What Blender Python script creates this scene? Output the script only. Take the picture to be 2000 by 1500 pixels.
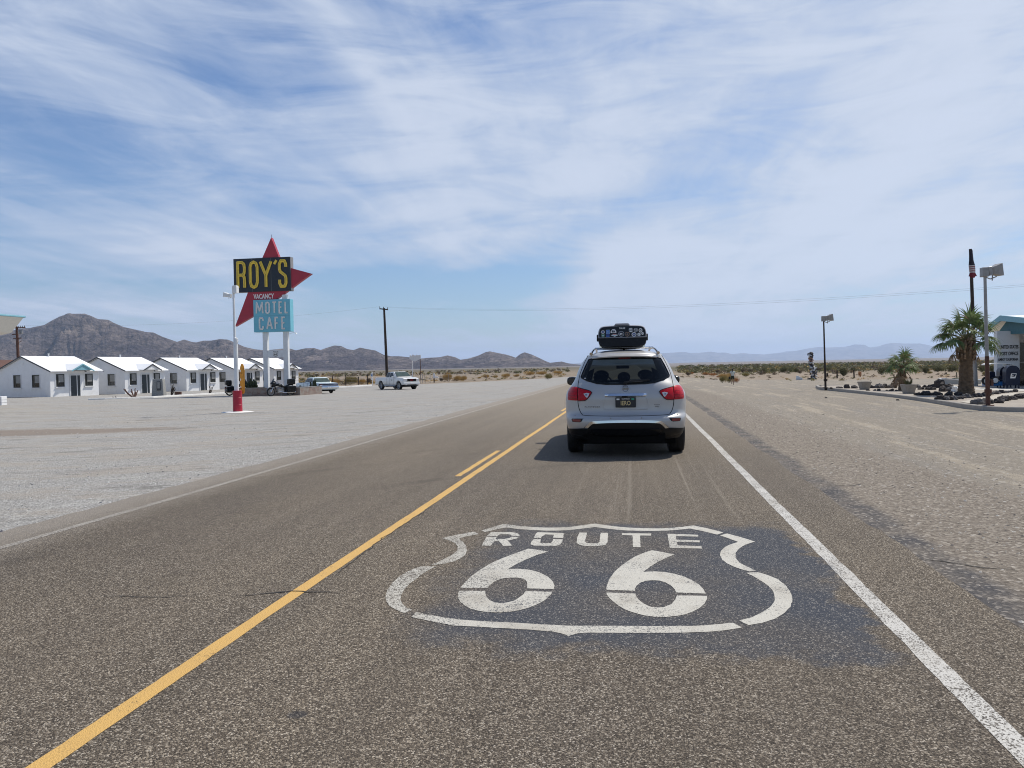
import bpy, bmesh, math, random
import numpy as np
from mathutils import Vector, Matrix, noise as mn
from mathutils.geometry import delaunay_2d_cdt, tessellate_polygon
for o in list(bpy.data.objects): bpy.data.objects.remove(o)
SC = bpy.context.scene
COL = SC.collection
R = math.radians
PI = math.pi
# ------------------------------------------------------------------ camera
CAMZ = 1.45
ROLL = 0.018
YAW = math.atan(242/1500)
PITCH = math.atan((750-(712.3+ROLL*242))/1500)
FWD = Vector((-math.sin(YAW)*math.cos(PITCH), math.cos(YAW)*math.cos(PITCH), -math.sin(PITCH)))
_r0 = Vector((math.cos(YAW), math.sin(YAW), 0)); _u0 = _r0.cross(FWD)
RT = _r0*math.cos(ROLL)-_u0*math.sin(ROLL); UP = _u0*math.cos(ROLL)+_r0*math.sin(ROLL)
cd = bpy.data.cameras.new('camera'); cam = bpy.data.objects.new('camera', cd); COL.objects.link(cam)
m = Matrix((RT, UP, -FWD)).transposed().to_4x4(); m.translation = Vector((0, 0, CAMZ))
cam.matrix_world = m
cd.sensor_width = 36; cd.lens = 27.0; cd.clip_start = 0.1; cd.clip_end = 150000
SC.camera = cam
# ------------------------------------------------------------------ light
SUN_EL, SUN_AZ = 56.0, 46.0          # azimuth from +Y (down the road) towards +X
sl = bpy.data.lights.new('sun', 'SUN'); sl.energy = 4.4; sl.angle = R(0.55); sl.color = (1.0, 0.94, 0.835)
so = bpy.data.objects.new('sun', sl); COL.objects.link(so)
sdir = Vector((math.sin(R(SUN_AZ))*math.cos(R(SUN_EL)), math.cos(R(SUN_AZ))*math.cos(R(SUN_EL)), math.sin(R(SUN_EL))))
so.rotation_euler = sdir.to_track_quat('Z', 'Y').to_euler(); so.location = (0, 0, 60)
SC.view_settings.view_transform = 'Standard'; SC.view_settings.look = 'None'
SC.view_settings.exposure = 0.0; SC.view_settings.gamma = 1.0
SC.render.engine = 'CYCLES'
SC.cycles.max_bounces = 6; SC.cycles.diffuse_bounces = 3; SC.cycles.volume_bounces = 1
SC.cycles.use_denoising = True
SC.cycles.pixel_filter_type = 'BLACKMAN_HARRIS'; SC.cycles.filter_width = 1.05

# node building helper
class NT:
    def __init__(s, tree): s.t = tree; s.n = tree.nodes; s.l = tree.links
    def node(s, typ, **kw):
        n = s.n.new(typ)
        for k, v in kw.items(): setattr(n, k, v)
        return n
    def put(s, sock, v):
        if isinstance(v, bpy.types.NodeSocket): s.l.new(v, sock)
        elif v is not None:
            try: sock.default_value = v
            except Exception:
                sock.default_value = tuple(v)[:3]+((1.0,) if len(v) == 3 else ())
    def math(s, op, a, b=None, c=None, clamp=False):
        n = s.n.new('ShaderNodeMath'); n.operation = op; n.use_clamp = clamp
        s.put(n.inputs[0], a)
        if b is not None: s.put(n.inputs[1], b)
        if c is not None: s.put(n.inputs[2], c)
        return n.outputs[0]
    def vmath(s, op, a, b=None, out=0):
        n = s.n.new('ShaderNodeVectorMath'); n.operation = op
        s.put(n.inputs[0], a)
        if b is not None: s.put(n.inputs[1], b)
        return n.outputs[out]
    def map(s, vec, loc=(0, 0, 0), rot=(0, 0, 0), scale=(1, 1, 1)):
        n = s.n.new('ShaderNodeMapping'); s.l.new(vec, n.inputs[0])
        n.inputs[1].default_value = loc; n.inputs[2].default_value = rot; n.inputs[3].default_value = scale
        return n.outputs[0]
    def noise(s, vec, scale=5, detail=4, rough=0.55, dist=0, col=False):
        n = s.n.new('ShaderNodeTexNoise'); s.l.new(vec, n.inputs['Vector'])
        s.put(n.inputs['Scale'], scale); n.inputs['Detail'].default_value = detail
        n.inputs['Roughness'].default_value = rough; n.inputs['Distortion'].default_value = dist
        return n.outputs[1 if col else 0]
    def voro(s, vec, scale, feature='F1', out='Color', rnd=1.0):
        n = s.n.new('ShaderNodeTexVoronoi'); n.feature = feature; s.l.new(vec, n.inputs['Vector'])
        n.inputs['Scale'].default_value = scale; n.inputs['Randomness'].default_value = rnd
        return n.outputs[out]
    def step(s, v, a, b):           # smoothstep a..b
        n = s.n.new('ShaderNodeMapRange'); n.interpolation_type = 'SMOOTHSTEP'
        s.put(n.inputs[0], v); n.inputs[1].default_value = a; n.inputs[2].default_value = b
        return n.outputs[0]
    def lin(s, v, a, b, c=0.0, d=1.0):
        n = s.n.new('ShaderNodeMapRange'); s.put(n.inputs[0], v)
        for i, q in enumerate((a, b, c, d)): n.inputs[i+1].default_value = q
        return n.outputs[0]
    def ramp(s, v, stops, interp='LINEAR'):
        n = s.n.new('ShaderNodeValToRGB'); s.l.new(v, n.inputs[0]); cr = n.color_ramp; cr.interpolation = interp
        while len(cr.elements) < len(stops): cr.elements.new(0.5)
        for e, (p, c) in zip(cr.elements, stops):
            e.position = p; e.color = (*c, 1) if len(c) == 3 else c
        return n.outputs[0]
    def mix(s, f, a, b, mode='MIX'):
        n = s.n.new('ShaderNodeMix'); n.data_type = 'RGBA'; n.blend_type = mode
        s.put(n.inputs[0], f)
        for i, v in ((6, a), (7, b)):
            if isinstance(v, bpy.types.NodeSocket): s.l.new(v, n.inputs[i])
            else: n.inputs[i].default_value = (*v[:3], 1)
        return n.outputs[2]
    def sep(s, vec):
        n = s.n.new('ShaderNodeSeparateXYZ'); s.l.new(vec, n.inputs[0]); return n.outputs
    def comb(s, x, y, z=0.0):
        n = s.n.new('ShaderNodeCombineXYZ')
        for i, v in enumerate((x, y, z)): s.put(n.inputs[i], v)
        return n.outputs[0]

# ------------------------------------------------------------------ world: clear physical sky with thin cirrus sheets
W = bpy.data.worlds.new('World'); SC.world = W; W.use_nodes = True
w = NT(W.node_tree); w.n.clear()
sky = w.node('ShaderNodeTexSky'); sky.sky_type = 'NISHITA'; sky.sun_disc = False
sky.sun_elevation = R(SUN_EL); sky.sun_rotation = R(SUN_AZ); sky.altitude = 200; sky.air_density = 1.15; sky.dust_density = 0.4; sky.ozone_density = 1.6
tc = w.node('ShaderNodeTexCoord')
d = w.vmath('NORMALIZE', tc.outputs['Generated'])
dx, dy, dz = w.sep(d)
az = w.math('MULTIPLY', w.math('ARCTAN2', dx, dy), 180/PI)                 # degrees right of the road
el = w.math('MULTIPLY', w.math('ARCSINE', dz), 180/PI)
iz = w.math('DIVIDE', 1.0, w.math('ADD', w.math('MAXIMUM', dz, 0.0), 0.07))
pl = w.comb(w.math('MULTIPLY', dx, iz), w.math('MULTIPLY', dy, iz))         # the cirrus sheet seen in perspective
ae = w.comb(az, el)
def blob(ca, ce, ra, re, rot, amp, soft=1.0):
    v = w.map(ae, loc=(0, 0, 0), rot=(0, 0, 0))
    v = w.vmath('SUBTRACT', v, (ca, ce, 0)); v = w.map(v, rot=(0, 0, R(-rot)))
    v = w.vmath('DIVIDE', v, (ra, re, 1))
    r2 = w.math('POWER', w.vmath('LENGTH', v, out='Value'), 2.0)
    return w.math('MULTIPLY', w.math('EXPONENT', w.math('MULTIPLY', r2, -1.0)), amp)
def pxblob(px, py, rx, ry, rot, amp):
    k = 26.5                                                                # pixels per degree near the middle
    a = math.degrees(math.atan((px-1000)/1500))-9.17; xx = (px-1000)/1500
    e = math.degrees(math.atan((712-0.018*(px-1242)-py)/1500/math.sqrt(1+xx*xx)))
    return blob(a, e, rx/k, ry/k, rot, amp)
warp = w.noise(w.map(pl, scale=(1.1, 0.5, 1)), 1.3, 3, 0.5, col=True)
plw = w.vmath('ADD', pl, w.vmath('MULTIPLY', w.vmath('SUBTRACT', warp, (0.5, 0.5, 0.5)), (0.55, 0.55, 0)))
s1 = w.noise(w.map(plw, rot=(0, 0, R(-14)), scale=(1.5, 0.40, 1)), 1.35, 7, 0.55)
s2 = w.noise(w.map(plw, rot=(0, 0, R(8)), scale=(2.6, 0.5, 1), loc=(3, 5, 0)), 1.5, 7, 0.56)
s3 = w.noise(w.map(pl, loc=(7, 1, 0)), 0.75, 4, 0.5)
s4 = w.noise(w.map(ae, scale=(0.07, 0.34, 1), rot=(0, 0, R(-5))), 1.0, 8, 0.62, dist=0.8)
acc = w.math('MULTIPLY', w.math('SUBTRACT', s1, 0.5), 1.25)
acc = w.math('ADD', acc, w.math('MULTIPLY', w.math('SUBTRACT', s2, 0.5), 0.8))
acc = w.math('ADD', acc, w.math('MULTIPLY', w.math('SUBTRACT', s3, 0.5), 1.3))
acc = w.math('ADD', acc, w.math('MULTIPLY', w.math('SUBTRACT', s4, 0.5), 1.7))
acc = w.math('ADD', acc, 0.60)
BL = [(850, 550, 300, 50, -2, -.80), (760, 640, 380, 50, 4, -.30), (20, 330, 300, 200, 0, -.12), (1010, 90, 260, 80, 10, -.12), (1060, 455, 160, 45, 20, -.18),
      (330, 400, 260, 60, -5, -.12), (250, 560, 180, 22, -3, -.22), (1150, 340, 420, 110, 12, .24), (860, 180, 300, 70, -32, .26), (690, 80, 200, 36, -48, .22),
      (1500, 560, 420, 110, 22, .34), (1300, 470, 260, 60, 25, .18), (1800, 230, 330, 150, 38, .25), (200, 490, 190, 35, 0, .26), (350, 610, 330, 28, 2, .16), (1190, 560, 130, 60, 40, .50),
      (700, 500, 420, 26, -4, .22), (950, 500, 200, 24, 22, .22), (1600, 80, 260, 60, -30, .12)]
for b in BL: acc = w.math('ADD', acc, pxblob(*b[:5], b[5]*1.35))
cov = w.step(acc, -0.08, 1.02)
cov = w.math('MULTIPLY', cov, w.math('SUBTRACT', 1.0, w.step(dz, 0.0, -0.02)))
cov = w.math('MULTIPLY', cov, w.lin(w.step(dy, -.35, .25), 0, 1, .42, 1))
cov = w.math('MULTIPLY', cov, w.lin(w.step(dz, .5, .75), 0, 1, 1, .25))
hz = w.math('EXPONENT', w.math('MULTIPLY', w.math('MAXIMUM', dz, 0.0), -7.0))
skyc = w.mix(1.0, sky.outputs[0], (0.68, 0.83, 1.06), 'MULTIPLY')
cloud = w.mix(w.step(az, -60, 45), (5.1, 6.0, 7.7), (6.4, 7.0, 8.0))
cloud = w.mix(w.math('MULTIPLY', w.step(acc, .62, 1.25), .75), cloud, (6.9, 7.5, 8.7))
cover = w.math('MULTIPLY', cov, 0.90)
colr = w.mix(cover, skyc, cloud)
bg = w.node('ShaderNodeBackground'); w.l.new(colr, bg.inputs[0]); bg.inputs[1].default_value = 0.1
wo = w.node('ShaderNodeOutputWorld'); w.l.new(bg.outputs[0], wo.inputs[0])

# ------------------------------------------------------------------ terrain and pixel-free placement helpers
def SS(t):
    t = min(1.0, max(0.0, t)); return t*t*(3-2*t)
def T(x, y):
    """height of the ground: the road lies on a low bank, the lots fall away from it"""
    dl = max(0, -5.85-x); dr = max(0, x-3.9)
    z = -.012
    z -= .62*(1-math.exp(-dl/12))+.25*SS((y-40)/50)*(1-math.exp(-dl/6))
    z -= .28*(1-math.exp(-dr/12))+.75*SS((y-45)/35)*(1-math.exp(-dr/4))
    rr = math.hypot(x, y)
    if rr > 1500 and y > 0:
        z += 20*SS((rr-1500)/10000)*SS((math.degrees(math.atan2(x, y))+3)/8)
    return z
def ray(px, py): return FWD+RT*((px-1000)/1500)-UP*((py-750)/1500)
def hit(px, py):
    """ground point that the photo shows at this pixel"""
    d_ = ray(px, py); z = 0
    for i in range(60):
        t = (z-CAMZ)/d_.z; p = Vector((0, 0, CAMZ))+d_*t
        z = .5*z+.5*T(p.x, p.y)
    p.z = T(p.x, p.y); return p
def onY(px, py, Y):
    d_ = ray(px, py); return Vector((0, 0, CAMZ))+d_*(Y/d_.y)
def flatG(px, py, z=0):
    d_ = ray(px, py); return Vector((0, 0, CAMZ))+d_*((z-CAMZ)/d_.z)
def atD(px, D):
    """ground point in the picture column px at depth D"""
    p = FWD+RT*((px-1000)/1500); x, y = p.x*D, p.y*D
    return Vector((x, y, T(x, y)))

# ------------------------------------------------------------------ object helpers
def link(o, parent=None):
    COL.objects.link(o)
    if parent is not None: o.parent = parent
    return o
def thing(name, label, cat, loc=(0, 0, 0), rz=0, group=None):
    o = bpy.data.objects.new(name, None); o.empty_display_size = .2; link(o)
    o.location = loc; o.rotation_euler = (0, 0, rz); tag(o, label, cat, group); return o
def tag(o, label, cat, group=None):
    o['label'] = label; o['category'] = cat
    if group: o['group'] = group
    return o
def struct(o, label=None):
    o['kind'] = 'structure'
    if label: o['label'] = label
    return o
def copy_tree(o, parent=None):
    c = o.copy(); COL.objects.link(c); c.parent = parent
    for ch in o.children: copy_tree(ch, c)
    return c
def bez(pts, n, closed=False):
    """Catmull-Rom through points"""
    out = []; N = len(pts)
    rng = range(N if closed else N-1)
    for i in rng:
        g = lambda k: np.array(pts[k % N] if closed else pts[min(max(k, 0), N-1)], float)
        p0, p1, p2, p3 = g(i-1), g(i), g(i+1), g(i+2)
        for j in range(n):
            t = j/n
            out.append(tuple(.5*((2*p1)+(-p0+p2)*t+(2*p0-5*p1+4*p2-p3)*t*t+(-p0+3*p1-3*p2+p3)*t**3)))
    if not closed: out.append(tuple(map(float, pts[-1])))
    return out
class MB:
    """collects shapes; build() links them as ONE mesh object"""
    def __init__(s): s.v = []; s.f = []; s.mi = []; s.m = 0
    def add(s, vs, fs, M=None):
        k = len(s.v)
        s.v += [tuple(M @ Vector(v)) for v in vs] if M is not None else [tuple(v) for v in vs]
        s.f += [tuple(i+k for i in f) for f in fs]; s.mi += [s.m]*len(fs); return s
    def box(s, x0, x1, y0, y1, z0, z1, M=None):
        v = [(x0, y0, z0), (x1, y0, z0), (x1, y1, z0), (x0, y1, z0), (x0, y0, z1), (x1, y0, z1), (x1, y1, z1), (x0, y1, z1)]
        return s.add(v, [(3, 2, 1, 0), (4, 5, 6, 7), (0, 1, 5, 4), (1, 2, 6, 5), (2, 3, 7, 6), (3, 0, 4, 7)], M)
    def prism(s, poly, a, b, axis='y', M=None):
        """poly of 2D points extruded from a to b; axis y: poly is (x,z); x: (y,z); z: (x,y)"""
        def P3(p, q): return {'y': (p[0], q, p[1]), 'x': (q, p[0], p[1]), 'z': (p[0], p[1], q)}[axis]
        n = len(poly); v = [P3(p, a) for p in poly]+[P3(p, b) for p in poly]
        tri = tessellate_polygon([[Vector((p[0], p[1], 0)) for p in poly]])
        f = [tuple(t) for t in tri]+[tuple(i+n for i in reversed(t)) for t in tri]
        f += [(i, (i+1) % n, (i+1) % n+n, i+n) for i in range(n)]
        return s.add(v, f, M)
    def tube(s, pts, r, n=8, cap=True, flat=None):
        """tube along points; r a number or list; flat=(axis vector, factor) squashes the section"""
        pts = [Vector(p) for p in pts]; N = len(pts)
        rs = r if isinstance(r, (list, tuple)) else [r]*N
        vs = []; up = None
        for i, p in enumerate(pts):
            t = (pts[min(i+1, N-1)]-pts[max(i-1, 0)]).normalized()
            if up is None:
                up = Vector((0, 0, 1)) if abs(t.z) < .9 else Vector((1, 0, 0))
            a = t.cross(up).normalized(); b = a.cross(t).normalized(); up = b
            for k in range(n):
                q = 2*PI*k/n; off = (a*math.cos(q)+b*math.sin(q))*rs[i]
                if flat: ax = flat[0]; off = off-ax*(off.dot(ax))*(1-flat[1])
                vs.append(p+off)
        fs = [(i*n+k, i*n+(k+1) % n, (i+1)*n+(k+1) % n, (i+1)*n+k) for i in range(N-1) for k in range(n)]
        if cap: fs += [tuple(reversed(range(n))), tuple(range((N-1)*n, N*n))]
        return s.add(vs, fs)
    def lathe(s, prof, n=16, M=None, close=False):
        """prof of (radius, z) round the z axis"""
        N = len(prof); vs = []
        for (r, z) in prof:
            for k in range(n): vs.append((r*math.cos(2*PI*k/n), r*math.sin(2*PI*k/n), z))
        fs = [(i*n+k, i*n+(k+1) % n, (i+1)*n+(k+1) % n, (i+1)*n+k) for i in range(N-1) for k in range(n)]
        if not close: fs += [tuple(reversed(range(n))), tuple(range((N-1)*n, N*n))]
        else: fs += [((N-1)*n+k, (N-1)*n+(k+1) % n, (k+1) % n, k) for k in range(n)]
        return s.add(vs, fs, M)
    def loft(s, rings, cap=True, close=True):
        n = len(rings[0]); vs = [p for r_ in rings for p in r_]; K = len(rings)
        rng = n if close else n-1
        fs = [(i*n+k, i*n+(k+1) % n, (i+1)*n+(k+1) % n, (i+1)*n+k) for i in range(K-1) for k in range(rng)]
        if cap: fs += [tuple(reversed(range(n))), tuple(range((K-1)*n, K*n))]
        return s.add(vs, fs)
    def ell(s, c, r, n=12, m=8):
        vs = [(c[0]+r[0]*math.sin(PI*i/m)*math.cos(2*PI*k/n), c[1]+r[1]*math.sin(PI*i/m)*math.sin(2*PI*k/n), c[2]+r[2]*math.cos(PI*i/m)) for i in range(m+1) for k in range(n)]
        fs = [(i*n+k, (i+1)*n+k, (i+1)*n+(k+1) % n, i*n+(k+1) % n) for i in range(m) for k in range(n)]
        return s.add(vs, fs)
    def build(s, name, mats, parent=None, smooth=False, bevel=0, loc=None, rot=None, seg=2, fix=True):
        me = bpy.data.meshes.new(name); me.from_pydata(s.v, [], s.f); me.update()
        for mm in (mats if isinstance(mats, (list, tuple)) else [mats]): me.materials.append(mm)
        if any(s.mi): me.polygons.foreach_set('material_index', s.mi)
        if fix or bevel:
            bm = bmesh.new(); bm.from_mesh(me)
            bmesh.ops.remove_doubles(bm, verts=bm.verts, dist=1e-5)
            if fix: bmesh.ops.recalc_face_normals(bm, faces=bm.faces)
            bm.to_mesh(me); bm.free()
        if smooth:
            me.polygons.foreach_set('use_smooth', [True]*len(me.polygons))
            try: me.set_sharp_from_angle(angle=R(smooth if smooth > 1 else 40))
            except Exception: pass
        o = bpy.data.objects.new(name, me); link(o, parent)
        if loc is not None: o.location = loc
        if rot is not None: o.rotation_euler = rot
        if bevel:
            b = o.modifiers.new('bevel', 'BEVEL'); b.width = bevel; b.segments = seg; b.limit_method = 'ANGLE'; b.angle_limit = R(35)
        return o
FONT = bpy.data.fonts.load('<builtin>') if False else None
def text_mb(mb, body, height, M, width=None, depth=0.004, align='CENTER', bold=0.0):
    """adds lettering as real extruded shapes: text lies in the XZ plane of M facing -Y"""
    cu = bpy.data.curves.new('t', 'FONT'); cu.body = body; cu.size = 1.0; cu.align_x = align; cu.extrude = .5; cu.offset = bold; cu.resolution_u = 3
    o = bpy.data.objects.new('t', cu); COL.objects.link(o)
    dg = bpy.context.evaluated_depsgraph_get(); dg.update()
    me = o.evaluated_get(dg).to_mesh()
    vs = [v.co.copy() for v in me.vertices]; fs = [tuple(p.vertices) for p in me.polygons]
    o.evaluated_get(dg).to_mesh_clear(); COL.objects.unlink(o); bpy.data.objects.remove(o); bpy.data.curves.remove(cu)
    if not vs: return mb
    xs = [v.x for v in vs]; ys = [v.y for v in vs]; h = max(ys)-min(ys); y0 = min(ys)
    sy = height/h; sx = sy if width is None else width/(max(xs)-min(xs)); cx = (max(xs)+min(xs))/2 if align == 'CENTER' else min(xs)
    mb.add([((v.x-cx)*sx, -(v.z)*depth, (v.y-y0)*sy) for v in vs], fs, M); return mb
STROKES = {
 'R': [[(0, 0), (0, 1), (.65, 1), (.92, .93), (1, .8), (1, .66), (.9, .54), (.7, .5), (0, .5)], [(.72, .5), (.93, .43), (1, .3), (1, 0)]],
 'O': [[(0, .22), (0, .8), (.16, .95), (.5, 1), (.84, .95), (1, .8), (1, .22), (.84, .05), (.5, 0), (.16, .05), (0, .22), (0, .3)]],
 'Y': [[(0, 1), (.5, .45), (1, 1)], [(.5, .5), (.5, 0)]],
 "'": [[(.95, 1), (.05, 0)]],
 'S': [[(1, .76), (1, .87), (.8, 1), (.22, 1), (0, .87), (0, .68), (.12, .58), (.88, .42), (1, .32), (1, .13), (.8, 0), (.2, 0), (0, .13), (0, .26)]],
 'M': [[(0, 0), (.08, 1), (.5, .25), (.92, 1), (1, 0)]],
 'T': [[(0, 1), (1, 1)], [(.5, 1), (.5, 0)]], 'E': [[(1, 1), (0, 1), (0, 0), (1, 0)], [(0, .52), (.85, .52)]],
 'L': [[(0, 1), (0, 0), (1, 0)]], 'C': [[(1, .74), (1, .86), (.8, 1), (.2, 1), (0, .86), (0, .14), (.2, 0), (.8, 0), (1, .14), (1, .28)]],
 'A': [[(0, 0), (.5, 1), (1, 0)], [(.2, .32), (.8, .32)]], 'F': [[(0, 0), (0, 1), (1, 1)], [(0, .52), (.85, .52)]],
 'V': [[(0, 1), (.5, 0), (1, 1)]], 'N': [[(0, 0), (0, 1), (1, 0), (1, 1)]],
}
def neon_line(mb, ch, x, z, wd, ht, r, y, tr):
    for pl_ in STROKES[ch]: mb.tube([Vector((x+r+(wd-2*r)*p[0], y, z+r+(ht-2*r)*p[1])) for p in pl_], tr, 6)
def stroke_glyph(mb, ch, x, z, wd, ht, r, y, depth=.5):
    """one channel letter of flattened tubes in the plane Y=y (world or parent space)"""
    fl = (Vector((0, 1, 0)), depth); j = 0
    for k, pl_ in enumerate(STROKES[ch]):
        pts = [Vector((x+r+(wd-2*r)*p[0], y, z+r+(ht-2*r)*p[1])) for p in pl_]
        for a, b_ in zip(pts, pts[1:]):
            j += 1; o_ = Vector((0, -.0015*j, 0)); mb.tube([a+o_, b_+o_], r, 10, True, fl)
        for p in pts[1:-1]: j += 1; mb.ell((p.x, y-.0015*j, p.z), (r*.99, r*depth, r*.99), 12, 8)
# ------------------------------------------------------------------ materials
def new_mat(name):
    m_ = bpy.data.materials.new(name); m_.use_nodes = True; t = NT(m_.node_tree)
    b = next(n for n in t.n if n.type == 'BSDF_PRINCIPLED'); return m_, t, b
def wpos(t):
    return t.node('ShaderNodeNewGeometry').outputs['Position']
def opos(t): return t.node('ShaderNodeTexCoord').outputs['Object']
def bump(t, b, h, strength=.3, dist=.01):
    n = t.node('ShaderNodeBump'); n.inputs['Strength'].default_value = strength; n.inputs['Distance'].default_value = dist
    t.l.new(h, n.inputs['Height']); t.l.new(n.outputs[0], b.inputs['Normal'])
def M(name, c, rough=.6, metal=0, var=.12, sc=6, bmp=0, bsc=40, spec=None, coat=0, dirt=None, trans=0):
    m_, t, b = new_mat(name); v = opos(t)
    n = t.noise(v, sc, 5, .6)
    lo = tuple(max(0, x*(1-var)) for x in c); hi = tuple(min(1, x*(1+var)) for x in c)
    col = t.ramp(n, [(.3, lo), (.7, hi)])
    if dirt:
        k = t.step(t.noise(v, dirt[1], 6, .65), .5, .75); col = t.mix(t.math('MULTIPLY', k, dirt[2]), col, dirt[0])
    t.l.new(col, b.inputs['Base Color']); b.inputs['Metallic'].default_value = metal
    rr = t.lin(t.noise(v, sc*3, 3), .3, .7, rough*.88, min(1, rough*1.12)); t.l.new(rr, b.inputs['Roughness'])
    if spec is not None: b.inputs['Specular IOR Level'].default_value = spec
    if coat: b.inputs['Coat Weight'].default_value = coat; b.inputs['Coat Roughness'].default_value = .06
    if trans: b.inputs['Transmission Weight'].default_value = trans
    if bmp: bump(t, b, t.noise(v, bsc, 5, .6), bmp, .02)
    return m_
def asphalt_color(t, p, patch=True):
    px_, py_, pz_ = t.sep(p)
    wr = t.noise(p, 60, 2, .5, col=True)
    pw = t.vmath('ADD', p, t.vmath('MULTIPLY', wr, (.006, .006, 0)))
    cell = t.sep(t.voro(pw, 150))[0]
    cell2 = t.sep(t.voro(pw, 320))[1]
    c1 = t.ramp(cell, [(0, (.018, .014, .010)), (.40, (.078, .062, .046)), (.62, (.138, .113, .086)), (.80, (.25, .212, .160)), (.93, (.40, .352, .28)), (1, (.56, .51, .43))])
    c2 = t.ramp(cell2, [(0, (.045, .036, .028)), (.6, (.10, .084, .066)), (1, (.29, .255, .20))])
    c = t.mix(.28, c1, c2)
    # dust towards the distance and in wheel paths; broad unevenness
    big = t.noise(t.map(p, scale=(1, .25, 1)), .55, 4, .6)
    c = t.mix(1.0, c, t.ramp(big, [(.3, (.86, .86, .88)), (.7, (1.14, 1.12, 1.08))]), 'MULTIPLY')
    lane = t.noise(t.map(p, scale=(2.6, .035, 1)), 1.0, 4, .6)
    c = t.mix(1.0, c, t.ramp(lane, [(.35, (.9, .9, .9)), (.65, (1.1, 1.1, 1.1))]), 'MULTIPLY')
    wj = t.math('MULTIPLY', t.math('SUBTRACT', t.noise(t.map(p, scale=(1, .12, 1)), .8, 3), .5), .5)
    xw = t.math('ADD', px_, wj); wp_ = None
    for cx_ in (-4.55, -3.0, -1.05, .65):
        g_ = t.math('EXPONENT', t.math('MULTIPLY', t.math('POWER', t.math('DIVIDE', t.math('SUBTRACT', xw, cx_), .26), 2.0), -1.0)); wp_ = g_ if wp_ is None else t.math('ADD', wp_, g_)
    c = t.mix(t.math('MULTIPLY', t.math('MINIMUM', wp_, 1.0), t.lin(t.noise(t.map(p, scale=(1, .2, 1)), 1.3, 4), .3, .7, .08, .38)), c, t.mix(cell, (.045, .037, .03), (.16, .135, .105)))
    comb_ = t.step(t.noise(t.map(p, scale=(9, .05, 1)), 1.0, 3, .5), .56, .68); cz_ = t.math('MULTIPLY', t.math('MULTIPLY', t.step(px_, -.9, -.2), t.step(px_, 1.3, .7)), t.math('MULTIPLY', t.step(py_, 6.6, 8), t.step(py_, 15, 10)))
    c = t.mix(t.math('MULTIPLY', t.math('MULTIPLY', comb_, cz_), .35), c, (.34, .30, .24))
    for (ax_, ay_, ar_) in ((6.0, 2.5, 11.2), (6.3, 3.1, 13.1), (-16.5, 20.0, 14.6)):
        dd_ = t.math('ABSOLUTE', t.math('SUBTRACT', t.vmath('LENGTH', t.vmath('SUBTRACT', p, (ax_, ay_, 0)), out='Value'), ar_))
        c = t.mix(t.math('MULTIPLY', t.step(dd_, .16, .05), t.lin(t.noise(p, 1.2, 4), .4, .7, .0, .38)), c, (.05, .042, .034))
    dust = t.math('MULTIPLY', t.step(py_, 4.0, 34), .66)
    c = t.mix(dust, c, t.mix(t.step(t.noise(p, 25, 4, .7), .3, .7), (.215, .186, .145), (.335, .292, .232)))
    edge = t.math('MULTIPLY', t.step(t.math('ADD', px_, t.math('MULTIPLY', t.noise(p, 2.2, 4), -.6)), -5.1, -6.1), .5)
    c = t.mix(edge, c, (.33, .305, .27))
    c = t.mix(1.0, c, (1.05, 1.035, 1.025), 'MULTIPLY')
    if patch:
        nz = t.noise(p, 2.6, 5, .65); nz2 = t.noise(p, .9, 3, .5)
        q = t.math('ADD', px_, t.math('MULTIPLY', t.math('SUBTRACT', nz, .5), .8))
        r_ = t.math('ADD', py_, t.math('MULTIPLY', t.math('SUBTRACT', nz, .5), 1.1))
        k = t.math('MULTIPLY', t.step(q, -1.45, -.95), t.step(q, 1.32, 1.16))
        k = t.math('MULTIPLY', k, t.math('MULTIPLY', t.step(r_, 3.75, 4.05), t.step(r_, 7.25, 6.75)))
        k = t.math('MULTIPLY', k, t.lin(nz2, .35, .62, .45, 1.0))
        right = t.math('MULTIPLY', t.step(px_, .1, 1.0), .25)
        k = t.math('MINIMUM', t.math('MULTIPLY', k, t.math('ADD', 1.0, right)), .95)
        dk = t.mix(t.noise(p, 1.6, 3), (.030, .044, .070), (.066, .070, .080))
        sp = t.math('MULTIPLY', t.step(cell, .86, .95), .75)
        dk = t.mix(sp, dk, (.30, .29, .27))
        c = t.mix(t.math('MULTIPLY', k, .86), c, dk)
    dr = t.math('MULTIPLY', t.step(t.voro(t.map(p, scale=(1, .8, 1)), 1.3, out='Distance'), .075, .03), t.step(t.noise(p, .9, 2), .5, .6))
    c = t.mix(t.math('MULTIPLY', dr, .55), c, (.035, .032, .03))
    return c, cell, cell2
def mat_asphalt():
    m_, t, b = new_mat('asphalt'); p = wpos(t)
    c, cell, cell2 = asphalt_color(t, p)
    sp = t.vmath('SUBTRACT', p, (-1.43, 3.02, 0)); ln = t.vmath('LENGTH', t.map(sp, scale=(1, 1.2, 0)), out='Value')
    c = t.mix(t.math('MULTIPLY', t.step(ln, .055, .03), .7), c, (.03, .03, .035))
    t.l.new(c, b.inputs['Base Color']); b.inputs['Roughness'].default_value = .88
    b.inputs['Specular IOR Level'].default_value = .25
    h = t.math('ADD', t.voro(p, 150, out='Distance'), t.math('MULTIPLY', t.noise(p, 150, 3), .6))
    bump(t, b, h, .9, .006); return m_
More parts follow.
